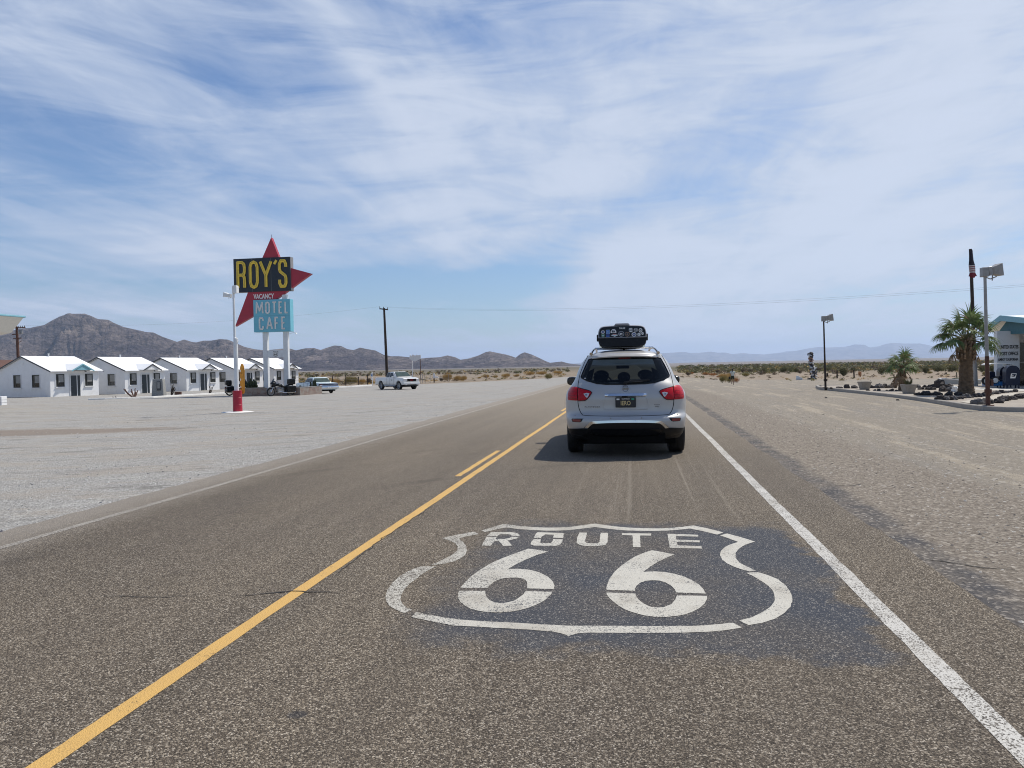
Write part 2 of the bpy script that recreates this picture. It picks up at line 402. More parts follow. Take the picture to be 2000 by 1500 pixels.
def mat_paint(name, c, wear, leftwear=0.0, grime=(.3, .26, .2), grimek=.5):
    m_, t, b = new_mat(name); p = wpos(t)
    ac, cell, cell2 = asphalt_color(t, p); px_, py_, _ = t.sep(p)
    n = t.noise(p, 45, 6, .75); n2 = t.noise(p, 2.2, 4, .6)
    thr = t.math('ADD', t.math('MULTIPLY', t.math('SUBTRACT', n2, .5), .55), wear)
    if leftwear: thr = t.math('ADD', thr, t.math('MULTIPLY', t.step(px_, -.7, -1.5), leftwear))
    v = t.math('ADD', t.math('MULTIPLY', n, .6), t.math('MULTIPLY', cell, .4))
    k = t.math('SUBTRACT', 1.0, t.step(t.math('SUBTRACT', thr, v), -.06, .09))
    ch = t.step(t.voro(t.vmath('ADD', p, t.vmath('MULTIPLY', t.noise(p, 30, 3, col=True), (.03, .03, 0))), 26, out='Distance'), .10, .05); k = t.math('MULTIPLY', k, t.math('SUBTRACT', 1.0, t.math('MULTIPLY', ch, t.step(n2, .42, .58))))
    pc = t.mix(t.math('MULTIPLY', t.step(t.noise(t.map(p, loc=(4, 4, 0)), 1.7, 5, .7), .45, .7), grimek), c, grime)
    pc = t.mix(.35, pc, t.mix(cell2, tuple(x*.75 for x in c), tuple(min(1, x*1.15) for x in c)))
    t.l.new(t.mix(k, ac, pc), b.inputs['Base Color']); b.inputs['Roughness'].default_value = .75
    bump(t, b, t.math('ADD', t.voro(p, 150, out='Distance'), t.math('MULTIPLY', n, .5)), .55, .005); return m_
def mat_ground():
    m_, t, b = new_mat('desert_ground'); p = wpos(t); X, Y, Z = t.sep(p)
    fine = t.noise(p, 38, 6, .75); mid = t.noise(p, 3.0, 6, .65); big = t.noise(p, .22, 5, .6)
    cells = t.sep(t.voro(p, 42))[0]; cells2 = t.sep(t.voro(t.map(p, loc=(3, 3, 0)), 18))[0]
    streak = t.noise(t.map(p, scale=(.6, 1.6, 1), rot=(0, 0, R(12))), .5, 6, .7)
    # left lot: pale grey crushed gravel with tan dusty drifts
    gl = t.ramp(cells, [(0, (.085, .082, .076)), (.28, (.24, .231, .216)), (.75, (.375, .363, .341)), (1, (.58, .565, .53))])
    gl = t.mix(.45, gl, t.ramp(fine, [(.3, (.225, .217, .202)), (.7, (.47, .455, .425))]))
    gl = t.mix(t.math('MULTIPLY', t.step(streak, .47, .62), .6), gl, (.34, .30, .25))
    gl = t.mix(t.math('MULTIPLY', t.step(t.noise(t.map(p, scale=(1.2, .5, 1)), 1.1, 6, .75), .61, .68), .35), gl, (.48, .46, .42))
    gl = t.mix(t.math('MULTIPLY', t.step(t.noise(t.map(p, scale=(.5, 1.3, 1), loc=(9, 2, 0)), .9, 6, .7), .56, .66), .6), gl, (.15, .14, .125))
    # a brown earthy patch at far left
    gl = t.mix(t.math('MULTIPLY', t.step(t.noise(t.map(p, scale=(.35, 2.2, 1), rot=(0, 0, R(9)), loc=(2, 7, 0)), .9, 7, .75), .53, .62), .35), gl, (.20, .19, .172))
    gl = t.mix(t.math('MULTIPLY', t.step(t.noise(t.map(p, scale=(.5, 2.6, 1), rot=(0, 0, R(-6)), loc=(12, 3, 0)), 1.3, 7, .75), .57, .64), .55), gl, (.47, .45, .41))
    bp = t.vmath('DIVIDE', t.vmath('SUBTRACT', p, (-20.8, 22.6, 0)), (6.5, 1.5, 100))
    bp = t.math('ADD', t.vmath('LENGTH', bp, out='Value'), t.math('MULTIPLY', t.math('SUBTRACT', mid, .5), .9))
    gl = t.mix(t.math('MULTIPLY', t.step(bp, 1.1, .75), .8), gl, t.mix(fine, (.15, .115, .09), (.30, .25, .205)))
    # right lot: sandy gravel with tyre-swept bands
    gr = t.ramp(fine, [(.28, (.150, .130, .104)), (.5, (.262, .230, .186)), (.72, (.37, .33, .27))])
    gr = t.mix(t.math('MULTIPLY', t.step(t.noise(t.map(p, scale=(1.6, .16, 1), rot=(0, 0, R(-10))), .8, 6, .7), .5, .68), .5), gr, (.225, .212, .195))
    gr = t.mix(t.math('MULTIPLY', t.step(t.noise(t.map(p, scale=(1.1, .12, 1), rot=(0, 0, R(-16)), loc=(5, 0, 0)), 1.1, 6, .7), .52, .62), .65), gr, (.40, .345, .265))
    gr = t.mix(t.math('MULTIPLY', t.step(cells, .80, .9), .55), gr, (.16, .14, .125))
    gr = t.mix(t.math('MULTIPLY', t.step(cells2, .9, .95), .5), gr, (.5, .46, .4))
    # rough worn shoulder along the road on the right, with its dark seam
    sh = t.ramp(cells, [(0, (.085, .072, .058)), (.4, (.185, .158, .128)), (.75, (.28, .243, .198)), (.93, (.42, .375, .31)), (1, (.6, .55, .48))])
    sh = t.mix(.5, sh, t.ramp(t.noise(t.map(p, scale=(1, .7, 1)), 22, 6, .8), [(.32, (.13, .108, .088)), (.5, (.235, .2, .162)), (.7, (.35, .305, .25))]))
    bx = t.math('ADD', X, t.math('MULTIPLY', t.math('SUBTRACT', mid, .5), .9))
    bx = t.math('ADD', bx, t.math('MULTIPLY', t.math('SUBTRACT', t.noise(p, .35, 3), .5), .9))
    lim = t.math('ADD', 3.75, t.math('MULTIPLY', t.step(Y, 13, 3), 1.2))
    lim = t.math('SUBTRACT', lim, t.math('MULTIPLY', t.step(Y, 30, 60), 1.3))
    ksh = t.step(t.math('SUBTRACT', bx, lim), .22, -.22)
    gr = t.mix(ksh, gr, sh)
    sx = t.math('ABSOLUTE', t.math('SUBTRACT', t.math('ADD', X, t.math('MULTIPLY', t.math('SUBTRACT', t.noise(p, 1.1, 4, .65), .5), .22)), 2.15))
    seam = t.math('MULTIPLY', t.step(sx, .24, .08), t.lin(t.noise(p, 1.4, 4), .35, .62, .22, .88))
    gr = t.mix(seam, gr, t.mix(t.step(cells, .75, .95), (.072, .072, .078), (.22, .2, .18)))
    gr = t.mix(t.math('MULTIPLY', t.step(X, 5, 30), .0), gr, gr)
    side = t.step(X, -2, 2)
    lot = t.mix(side, gl, gr)
    # desert beyond the lots
    de = t.ramp(t.noise(p, .6, 7, .72), [(.3, (.20, .158, .115)), (.5, (.275, .222, .168)), (.7, (.345, .282, .218))])
    de = t.mix(t.math('MULTIPLY', t.step(t.noise(t.map(p, scale=(.06, .5, 1)), .5, 6, .7), .5, .62), .45), de, (.33, .25, .2))
    scr = t.step(t.noise(p, .5, 7, .8), .49, .57)
    dist = t.vmath('LENGTH', p, out='Value')
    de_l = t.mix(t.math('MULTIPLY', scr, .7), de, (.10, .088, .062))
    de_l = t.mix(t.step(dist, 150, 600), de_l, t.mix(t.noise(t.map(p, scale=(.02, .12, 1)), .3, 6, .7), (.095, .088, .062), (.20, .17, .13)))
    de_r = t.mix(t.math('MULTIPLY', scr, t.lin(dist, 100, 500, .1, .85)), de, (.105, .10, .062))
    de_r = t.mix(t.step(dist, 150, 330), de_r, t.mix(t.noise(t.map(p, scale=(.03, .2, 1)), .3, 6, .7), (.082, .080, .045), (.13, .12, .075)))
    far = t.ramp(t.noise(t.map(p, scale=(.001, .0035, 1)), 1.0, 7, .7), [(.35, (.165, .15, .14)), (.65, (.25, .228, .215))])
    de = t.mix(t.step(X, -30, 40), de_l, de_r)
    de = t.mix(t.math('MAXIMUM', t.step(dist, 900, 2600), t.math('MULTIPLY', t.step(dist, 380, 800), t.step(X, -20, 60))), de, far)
    # where the lots end
    wob = t.math('MULTIPLY', t.math('SUBTRACT', t.noise(p, .12, 4), .5), 14)
    yl = t.math('SUBTRACT', t.math('ADD', Y, wob), t.math('ADD', 136, t.math('MULTIPLY', t.math('MAXIMUM', X, -45), .85)))
    yr = t.math('SUBTRACT', t.math('ADD', Y, wob), t.lin(X, 5, 60, 112, 100))
    yy = t.mix(side, t.comb(yl, yl, yl), t.comb(yr, yr, yr))
    kd = t.step(t.sep(yy)[0], -2, 3)
    rdk = t.math('MULTIPLY', kd, 1.0)
    kx = t.math('MAXIMUM', t.step(X, -95, -110), t.step(X, 75, 95))
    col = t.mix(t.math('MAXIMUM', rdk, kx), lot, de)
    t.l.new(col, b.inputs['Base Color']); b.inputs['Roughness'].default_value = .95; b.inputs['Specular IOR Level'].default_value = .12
    near = t.step(dist, 160, 20)
    n = t.node('ShaderNodeBump'); n.inputs['Distance'].default_value = .02; t.l.new(t.math('MULTIPLY', near, .9), n.inputs['Strength'])
    hh = t.math('ADD', t.math('ADD', t.math('MULTIPLY', fine, .7), t.math('MULTIPLY', mid, .8)), t.math('MULTIPLY', t.voro(p, 42, out='Distance'), .5))
    t.l.new(hh, n.inputs['Height']); t.l.new(n.outputs[0], b.inputs['Normal'])
    return m_
def mat_mountain(name, dark, mid_, tan, sc, tans=.5):
    m_, t, b = new_mat(name); p = wpos(t)
    q = t.map(p, scale=(1, .55, 1.7))
    n1 = t.noise(q, sc, 8, .68, dist=.6); n2 = t.noise(t.map(q, loc=(500, 90, 0)), sc*.45, 7, .65, dist=.9); n3 = t.noise(q, sc*6, 5, .7)
    c = t.ramp(n1, [(.36, dark), (.52, mid_), (.66, tuple(.5*(a+b_) for a, b_ in zip(mid_, tan)))])
    c = t.mix(t.math('MULTIPLY', t.step(n2, .55, .63), tans), c, tan)
    c = t.mix(.55, c, t.mix(t.step(n3, .35, .68), tuple(x*.45 for x in dark), tuple(min(1, x*1.9) for x in mid_)))
    t.l.new(c, b.inputs['Base Color']); b.inputs['Roughness'].default_value = 1; b.inputs['Specular IOR Level'].default_value = 0
    bump(t, b, t.math('ADD', n1, t.math('MULTIPLY', n3, .35)), 1.0, 120)
    return m_
mt = {}
mt['asphalt'] = mat_asphalt(); mt['ground'] = mat_ground()
mt['white_line'] = mat_paint('worn_white_paint', (.54, .52, .475), .42, 0)
mt['shield_paint'] = mat_paint('shield_white_paint', (.52, .495, .43), .335, .14, (.27, .23, .175), .75)
mt['yellow_line'] = mat_paint('yellow_paint', (.60, .365, .105), .27, 0, (.42, .26, .10), .45)
mt['faint_line'] = mat_paint('faded_white_paint', (.40, .37, .32), .56, 0)
mt['crack'] = M('crack_filler', (.03, .027, .025), .9)
mt['white_wall'] = M('white_stucco', (.76, .765, .77), .85, var=.04, sc=1.5, bmp=.25, bsc=60, dirt=((.45, .43, .4), 2.0, .18))
mt['white_roof'] = M('white_roofing', (.82, .83, .84), .7, var=.03, sc=2)
mt['trim'] = M('dark_fascia', (.055, .058, .065), .6)
mt['white_paint'] = M('white_paint', (.78, .78, .77), .5, var=.05, dirt=((.42, .36, .3), 5, .3))
mt['white_metal'] = M('white_metal', (.72, .73, .73), .4, var=.06, sc=3, dirt=((.35, .3, .26), 4, .25))
mt['cyan'] = M('cyan_fascia', (.20, .42, .50), .5, var=.08)
mt['teal'] = M('teal_wall', (.045, .14, .17), .6, var=.1)
mt['cream'] = M('cream_soffit', (.74, .72, .66), .7, var=.05)
mt['dark_glass'] = M('dark_window_glass', (.014, .018, .019), .07, var=.3, sc=3, spec=.6)
mt['frame'] = M('window_frame', (.05, .055, .05), .5)
mt['door_dark'] = M('dark_door', (.012, .022, .03), .35)
mt['wood_dark'] = M('creosoted_wood', (.035, .024, .018), .85, var=.4, sc=3, bmp=.3)
mt['rust'] = M('rust_brown', (.10, .045, .03), .8, var=.35, sc=9)
mt['red'] = M('sign_red', (.40, .022, .045), .42, var=.10, sc=2, dirt=((.2, .03, .04), 3, .3))
mt['red_barrel'] = M('red_barrel_paint', (.38, .010, .035), .4, var=.1, sc=4)
mt['sign_black'] = M('sign_black', (.012, .016, .026), .35, var=.3)
mt['sign_blue'] = M('sign_blue', (.17, .49, .61), .45, var=.08, sc=1, dirt=((.1, .28, .36), 2, .3))
mt['sign_yellow'] = M('letter_yellow', (.85, .60, .07), .5, var=.12, sc=6)
mt['letter_white'] = M('letter_white', (.82, .83, .80), .5, var=.12, sc=8, dirt=((.45, .3, .28), 6, .35))
mt['letter_cream'] = M('letter_cream', (.82, .80, .76), .5)
mt['neon_brown'] = M('unlit_neon_tube', (.36, .24, .04), .3)
mt['neon_pink'] = M('unlit_pink_tube', (.50, .30, .28), .3)
mt['concrete'] = M('concrete', (.34, .31, .27), .9, var=.14, sc=5, bmp=.3, bsc=30, dirt=((.2, .17, .14), 3, .3))
mt['concrete_pale'] = M('pale_concrete', (.52, .49, .43), .9, var=.1, sc=4, bmp=.2)
mt['kerb_white'] = M('white_kerb_paint', (.74, .73, .70), .8, var=.08, sc=3, dirt=((.4, .36, .3), 4, .35))
mt['stone'] = M('grey_stone', (.27, .27, .26), .9, var=.25, sc=14, bmp=.5)
mt['lava'] = M('lava_rock', (.052, .043, .040), .95, var=.55, sc=5, bmp=.9, bsc=18)
mt['lava_grey'] = M('grey_lava_rock', (.14, .13, .125), .95, var=.4, sc=5, bmp=.9, bsc=18)
mt['grey_metal'] = M('weathered_grey_metal', (.30, .29, .28), .45, .4, var=.15, sc=6)
mt['rubber'] = M('tyre_rubber', (.012, .012, .013), .75, var=.3, sc=20)
mt['black_plastic'] = M('black_plastic', (.007, .008, .010), .5, var=.2, spec=.3)
mt['black_gloss'] = M('black_gloss', (.005, .006, .008), .2, var=.2, spec=.35)
mt['under'] = M('underbody', (.006, .006, .006), .9, spec=.1)
mt['chrome'] = M('chrome', (.72, .73, .75), .12, 1.0, var=.04)
mt['alloy'] = M('alloy_rim', (.42, .43, .44), .3, .8, var=.08)
mt['silver'] = M('silver_car_paint', (.455, .45, .44), .38, .30, var=.025, sc=2, coat=.45)
mt['car_white'] = M('white_car_paint', (.74, .74, .72), .3, .0, var=.03, coat=.5, dirt=((.5, .46, .4), 2, .25))
mt['car_blue'] = M('pale_blue_car_paint', (.50, .62, .69), .35, .0, var=.04, coat=.4)
mt['car_roof'] = M('pale_aqua_paint', (.64, .74, .76), .3, .0, var=.03, coat=.4)
mt['lamp_red'] = M('red_lens', (.46, .004, .014), .3, var=.2, sc=30, coat=.05, spec=.25)
mt['lamp_dark_red'] = M('dark_red_lens', (.20, .006, .012), .15, var=.15, sc=30, coat=.5)
mt['lamp_clear'] = M('clear_lens', (.62, .60, .60), .15, .1, var=.2, sc=60, coat=.6)
mt['glass_green'] = M('green_tinted_glass', (.045, .07, .06), .12, var=.3, sc=3, spec=.4)
mt['tint'] = M('tinted_rear_glass', (.004, .006, .009), .05, var=.3, sc=1.3, spec=.4)
def tint_mat():
    m_, t, b = new_mat('tinted_see_through_glass'); b.inputs['Base Color'].default_value = (.004, .006, .009, 1); b.inputs['Roughness'].default_value = .04; b.inputs['Specular IOR Level'].default_value = .4
    v = opos(t); tr = t.node('ShaderNodeBsdfTransparent'); tr.inputs[0].default_value = (.15, .185, .19, 1); mx = t.node('ShaderNodeMixShader'); t.l.new(t.lin(t.noise(v, 2, 3), .3, .7, .40, .5), mx.inputs[0])
    t.l.new(b.outputs[0], mx.inputs[1]); t.l.new(tr.outputs[0], mx.inputs[2]); o = next(n_ for n_ in t.n if n_.type == 'OUTPUT_MATERIAL'); t.l.new(mx.outputs[0], o.inputs[0]); return m_
mt['tint_glass'] = tint_mat()
mt['plate_black'] = M('black_plate', (.012, .014, .02), .35)
mt['plate_gold'] = M('gold_lettering', (.72, .56, .26), .5)
mt['badge'] = M('chrome_badge', (.30, .31, .34), .2, .9)
mt['orange'] = M('orange_board_paint', (.60, .26, .015), .4, var=.2, sc=4, dirt=((.4, .12, .01), 5, .4))
mt['grey_lid'] = M('grey_lid_plastic', (.30, .295, .31), .38, var=.06)
mt['bright_blue'] = M('bright_blue_paint', (.02, .14, .38), .35, var=.15)
mt['navy'] = M('navy_paint', (.006, .012, .034), .4, var=.2, spec=.3)
mt['skin'] = M('skin', (.33, .19, .13), .6, var=.05)
mt['hair'] = M('dark_hair', (.012, .010, .010), .7)
mt['shirt'] = M('pale_shirt', (.55, .58, .52), .9, var=.06, sc=12)
mt['shorts'] = M('dark_green_shorts', (.035, .045, .032), .9, var=.15)
mt['tan_wall'] = M('tan_wall', (.42, .33, .25), .9, var=.08)
mt['planter'] = M('cast_planter', (.30, .27, .235), .9, var=.14, sc=9, bmp=.3)
mt['soil'] = M('soil', (.10, .08, .06), 1)
mt['trunk'] = M('palm_trunk', (.125, .082, .048), .95, var=.5, sc=9, bmp=1.0, bsc=26)
mt['boots'] = M('old_frond_boots', (.22, .15, .10), .95, var=.5, sc=9, bmp=.8)
mt['gravel_pale'] = M('pale_gravel', (.46, .42, .35), .95, var=.15, sc=14, bmp=.4, bsc=50)
def leafmat(name, cols, rough=.6, sc=1.6, tr=.25):
    m_, t, b = new_mat(name); v = opos(t)
    n = t.noise(v, sc, 4, .7); n2 = t.noise(v, 21, 3, .6)
    k = t.math('ADD', t.math('MULTIPLY', n, .6), t.math('MULTIPLY', n2, .4))
    st = [(.32+.36*i/(len(cols)-1), c) for i, c in enumerate(cols)]
    c = t.ramp(k, st); t.l.new(c, b.inputs['Base Color']); b.inputs['Roughness'].default_value = rough; b.inputs['Specular IOR Level'].default_value = .25
    trn = t.node('ShaderNodeBsdfTranslucent'); t.l.new(c, trn.inputs[0]); mx = t.node('ShaderNodeMixShader'); mx.inputs[0].default_value = tr
    t.l.new(b.outputs[0], mx.inputs[1]); t.l.new(trn.outputs[0], mx.inputs[2])
    o = next(n_ for n_ in t.n if n_.type == 'OUTPUT_MATERIAL'); t.l.new(mx.outputs[0], o.inputs[0]); return m_
mt['palm_leaf'] = leafmat('palm_leaf', [(.05, .085, .03), (.12, .175, .06), (.28, .32, .16)])
mt['palm_dead'] = leafmat('dead_frond', [(.12, .07, .045), (.26, .18, .11), (.38, .29, .19)])
mt['creosote'] = leafmat('creosote_leaf', [(.075, .075, .030), (.135, .130, .058), (.20, .185, .095)])
mt['dry'] = leafmat('dry_golden_brush', [(.28, .17, .055), (.44, .29, .11), (.56, .40, .19)])
mt['dry_green'] = leafmat('dry_olive_brush', [(.16, .13, .045), (.27, .22, .085), (.37, .30, .14)])
mt['brown_brush'] = leafmat('brown_brush', [(.09, .065, .045), (.16, .12, .08), (.23, .175, .12)])
mt['rust_brush'] = leafmat('rusty_brush', [(.26, .11, .04), (.36, .17, .065), (.46, .25, .11)])
mt['yucca'] = leafmat('dark_cactus', [(.02, .03, .015), (.045, .06, .03), (.08, .10, .05)])
# ------------------------------------------------------------------ setting: ground sheet, road, markings
def axis(segs):
    out = []
    for a, b_, s in segs:
        n = max(1, round((b_-a)/s)); out += [a+(b_-a)*i/n for i in range(n)]
    out.append(segs[-1][1]); return out
def geo(a, b_, n): return [a*(b_/a)**(i/n) for i in range(n+1)]
gx = [-v for v in reversed(geo(110, 45000, 26))]+axis([(-108, -30, 2), (-30, -6, .8), (-6, 10, .5), (10, 34, .8), (34, 80, 2)])+geo(84, 45000, 26)
gy = [-v for v in reversed(geo(8, 300, 8))]+axis([(-6, 60, 1), (60, 150, 2.5)])+geo(154, 45000, 40)
gx = sorted(set(round(v, 3) for v in gx)); gy = sorted(set(round(v, 3) for v in gy))
vs = []
for y in gy:
    for x in gx:
        z = T(x, y)
        if -5.9 < x < 3.8: z = -.012
        elif math.hypot(x, y) < 200: z += .03*(mn.noise((x*.25, y*.25, 0)))*min(1, max(0, (abs(x+1)-6)/3))
        elif math.hypot(x, y) > 200: z += .5*mn.noise((x*.01, y*.01, 3))*min(1, (math.hypot(x, y)-200)/300)*min(1, abs(x)/60)
        vs.append((x, y, z))
nx = len(gx)
fs = [(j*nx+i, j*nx+i+1, (j+1)*nx+i+1, (j+1)*nx+i) for j in range(len(gy)-1) for i in range(nx-1)]
g = MB(); g.add(vs, fs); struct(g.build('ground', mt['ground'], smooth=179, fix=False))
# road sheet with ragged edges
def ribbon(name, xa, xb, y0, y1, mat, z, jit=0.0, f=3.0, step_=.25, wob=0.0, seed=0):
    rows = []; y = y0
    while y < y1:
        rows.append(y); y += step_*max(1, abs(y)/18)
    rows.append(y1); v = []; k = []
    for y in rows:
        ja = jit*(mn.noise((y*f, seed, 0))+.6*mn.noise((y*f*4, seed, 5))); jb = jit*(mn.noise((y*f, seed+9, 0))+.6*mn.noise((y*f*4, seed, 8)))
        wb = wob*mn.noise((y*.3, seed+3, 0))
        v += [(xa+ja+wb, y, z), (xb+jb+wb, y, z)]
    k = [(2*i, 2*i+1, 2*i+3, 2*i+2) for i in range(len(rows)-1)]
    q = MB(); q.add(v, k); return q.build(name, mat, fix=False)
def road_rows():
    rows = []; y = -25.0
    while y < 6000: rows.append(y); y += .22*max(1, abs(y)/18)
    return rows
rr = road_rows(); v = []
for y in rr:
    v += [(-5.86+.09*mn.noise((y*.9, 1, 0))+.05*mn.noise((y*5, 2, 0)), y, 0), (-2.2, y, 0), (1.4, y, 0), (2.02+.05*mn.noise((y*.7, 7, 0))+.03*mn.noise((y*4, 7, 3)), y, 0)]
n_ = len(rr); f_ = [(4*i+k, 4*i+k+1, 4*i+k+5, 4*i+k+4) for i in range(n_-1) for k in range(3)]
q = MB(); q.add(v, f_); struct(q.build('road', mt['asphalt'], fix=False))
struct(ribbon('yellow_centre_line', -2.250, -2.156, -10, 2500, mt['yellow_line'], .002, .006, 2.5, .06, .012, 1), 'solid yellow centre line')
struct(ribbon('yellow_dash', -2.412, -2.332, 10.0, 13.1, mt['yellow_line'], .002, .008, 3, .06, .0, 4), 'short yellow dash beside the centre line')
struct(ribbon('yellow_dash', -2.415, -2.325, 24.6, 27.7, mt['yellow_line'], .002, .008, 3, .06, .0, 5))
struct(ribbon('white_edge_line', 1.335, 1.441, -10, 2500, mt['white_line'], .002, .007, 3, .05, .012, 2), 'white edge line')
struct(ribbon('faded_edge_line', -5.36, -5.27, -10, 2500, mt['faint_line'], .002, .01, 3, .06, .015, 3), 'faded white edge line')
# painted route shield, every stencil piece a real paint layer
def cr(x, y): return flatG(700+x/1.905, 980+y/1.905, .002)
def cl(x, y): return flatG(850+x/6.667, 1070+y/6.667, .002)
def c2(x, y): return flatG(1150+x/6.667, 1060+y/6.667, .002)
def ct(x, y): return flatG(930+x/4.2553, 1015+y/4.2553, .002)
S1 = [(310,135),(370,122),(430,111),(448,120),(400,129),(375,137),(390,149),(400,164),(404,180),(399,196),(380,211),(350,223),(318,231),(270,235),(300,222),(330,207),(355,193),(368,180),(370,166),(358,152),(335,142)]
S2 = [(458,107),(500,94),(540,82),(570,86),(600,90),(650,94),(700,96),(750,95.5),(790,93),(835,87),(880,81),(920,87),(960,92),(1005,96),(1050,98),(1100,99),(1150,98),(1200,94),(1245,88),(1300,99),(1358,114),(1335,122),(1285,110),(1235,99.5),(1190,104),(1150,107),(1100,108.5),(1050,108),(1005,107),(960,104),(920,99),(880,94),(835,99.5),(790,104.5),(750,107),(700,107.5),(650,105),(600,102),(550,95.5),(510,103),(472,113)]
S3 = [(1372,118),(1425,132),(1476,148),(1440,159),(1415,175),(1403,192),(1403,208),(1417,226),(1445,241),(1480,256),(1455,259),(1425,251),(1397,241),(1370,228),(1353,214),(1345,198),(1349,182),(1364,168),(1385,158),(1412,149),(1378,136),(1345,125)]
S4 = [(1487,262),(1525,273),(1560,288),(1590,311),(1608,337),(1615,362),(1608,389),(1588,412),(1548,436),(1500,451),(1452,459),(1416,442),(1465,429),(1502,412),(1530,394),(1546,375),(1550,356),(1543,332),(1525,312),(1500,295),(1472,279),(1442,264)]
S5 = [(1395,450),(1426,468),(1365,478),(1300,484),(1200,487),(1100,488),(1000,487.5),(900,487),(850,487),(815,490),(780,499),(755,490),(722,483),(640,476),(570,472),(500,468),(430,464),(350,460),(290,448),(240,438),(195,429),(215,410),(265,421),(330,432),(400,440),(500,446),(600,451),(700,457),(780,461),(900,461.5),(1000,461.5),(1150,462.5),(1250,461.5),(1330,456)]
S6 = [(235,240),(290,240),(265,252),(240,267),(215,287),(190,305),(170,328),(158,348),(156,362),(164,382),(180,394),(200,403),(172,414),(140,402),(115,387),(103,370),(101,350),(108,326),(125,303),(150,279),(178,262),(205,249)]
sixLt = [(330,520),(370,470),(430,405),(510,335),(600,275),(700,215),(820,155),(950,105),(1090,55),(1210,10),(1350,28),(1478,50),(1350,85),(1250,122),(1150,165),(1050,215),(940,278),(1080,272),(1230,285),(1360,320),(1470,375),(1535,440),(1550,495),(1545,535),(1195,527),(1200,480),(1190,435),(1150,402),(1070,387),(980,387),(890,395),(810,420),(745,455),(700,495),(685,522)]
sixLb = [(310,558),(655,562),(652,595),(670,640),(710,680),(770,708),(850,718),(930,712),(1020,690),(1090,650),(1150,600),(1182,562),(1520,572),(1500,615),(1440,670),(1350,725),(1230,775),(1100,812),(960,834),(830,842),(700,838),(570,822),(470,795),(390,755),(330,705),(298,650),(295,600)]
sixRt = [(227,612),(235,560),(260,490),(300,425),(355,360),(425,300),(510,235),(610,175),(720,130),(820,98),(980,125),(1115,152),(1010,195),(900,250),(800,310),(710,378),(850,373),(980,380),(1120,405),(1240,440),(1350,490),(1440,550),(1500,610),(1525,662),(1142,648),(1120,605),(1070,555),(1000,515),(920,492),(830,488),(740,495),(670,520),(620,560),(600,600),(602,626)]
sixRb = [(230,648),(606,662),(620,700),(660,750),(730,800),(810,835),(900,843),(990,835),(1070,800),(1120,750),(1148,685),(1537,692),(1535,740),(1510,790),(1450,845),(1370,890),(1260,930),(1130,955),(1000,967),(860,965),(720,945),(590,910),(470,865),(370,810),(290,740),(245,690)]
L = []
L.append([(120,102),(255,102),(320,108),(358,122),(362,134),(190,136),(110,137),(88,134)] and [(125,103),(300,104),(345,113),(362,126),(360,135),(295,133),(290,126),(265,121),(195,122),(178,136),(88,134)])
L.append([(85,142),(172,143),(162,160),(235,160),(280,152),(293,142),(358,142),(335,156),(290,168),(262,172),(298,215),(225,218),(188,178),(152,178),(118,217),(48,215)])
L.append([(510,104),(725,110),(728,120),(722,152),(640,150),(644,125),(575,122),(545,140),(540,152),(480,151),(490,128),(497,112)])
L.append([(480,160),(540,162),(530,188),(545,195),(620,195),(630,185),(640,160),(720,163),(712,190),(695,210),(660,218),(480,215),(452,205),(455,188)])
L.append([(858,106),(920,108),(905,180),(915,192),(945,197),(1000,197),(1025,185),(1035,108),(1098,110),(1090,190),(1075,208),(1040,216),(940,221),(880,214),(845,203),(835,188),(840,150)])
L.append([(1212,112),(1455,115),(1455,132),(1362,131),(1366,228),(1302,227),(1300,130),(1212,127)])
L.append([(1590,117),(1843,125),(1845,141),(1662,136),(1664,165),(1860,172),(1862,188),(1670,185),(1672,213),(1872,220),(1876,240),(1608,235),(1600,180)])
sh = MB()
def addpoly(mb, pts, z=.002):
    P3 = [Vector((p.x, p.y, 0)) for p in pts]
    # resample and roughen the outline a little, as stencilled paint is
    out = []
    for i in range(len(P3)):
        a, b_ = P3[i], P3[(i+1) % len(P3)]; n = max(1, int((b_-a).length/.03))
        for k in range(n):
            q = a.lerp(b_, k/n); j = .0045
            out.append(Vector((q.x+j*mn.noise((q.x*40, q.y*40, 1)), q.y+j*mn.noise((q.x*40, q.y*40, 7)), 0)))
    tri = tessellate_polygon([out]); mb.add([(q.x, q.y, z) for q in out], [tuple(t) for t in tri])
for s_ in (S1, S2, S3, S4, S5, S6): addpoly(sh, [cr(*p) for p in s_])
for s_ in (sixLt, sixLb): addpoly(sh, [cl(*p) for p in s_])
for s_ in (sixRt, sixRb): addpoly(sh, [c2(*p) for p in s_])
for s_ in L: addpoly(sh, [ct(*p) for p in s_])
o = sh.build('painted_route_shield', mt['shield_paint'], fix=False)
for p_ in o.data.polygons:
    if p_.normal.z < 0: p_.flip()
struct(o, 'white painted ROUTE 66 shield on the road')
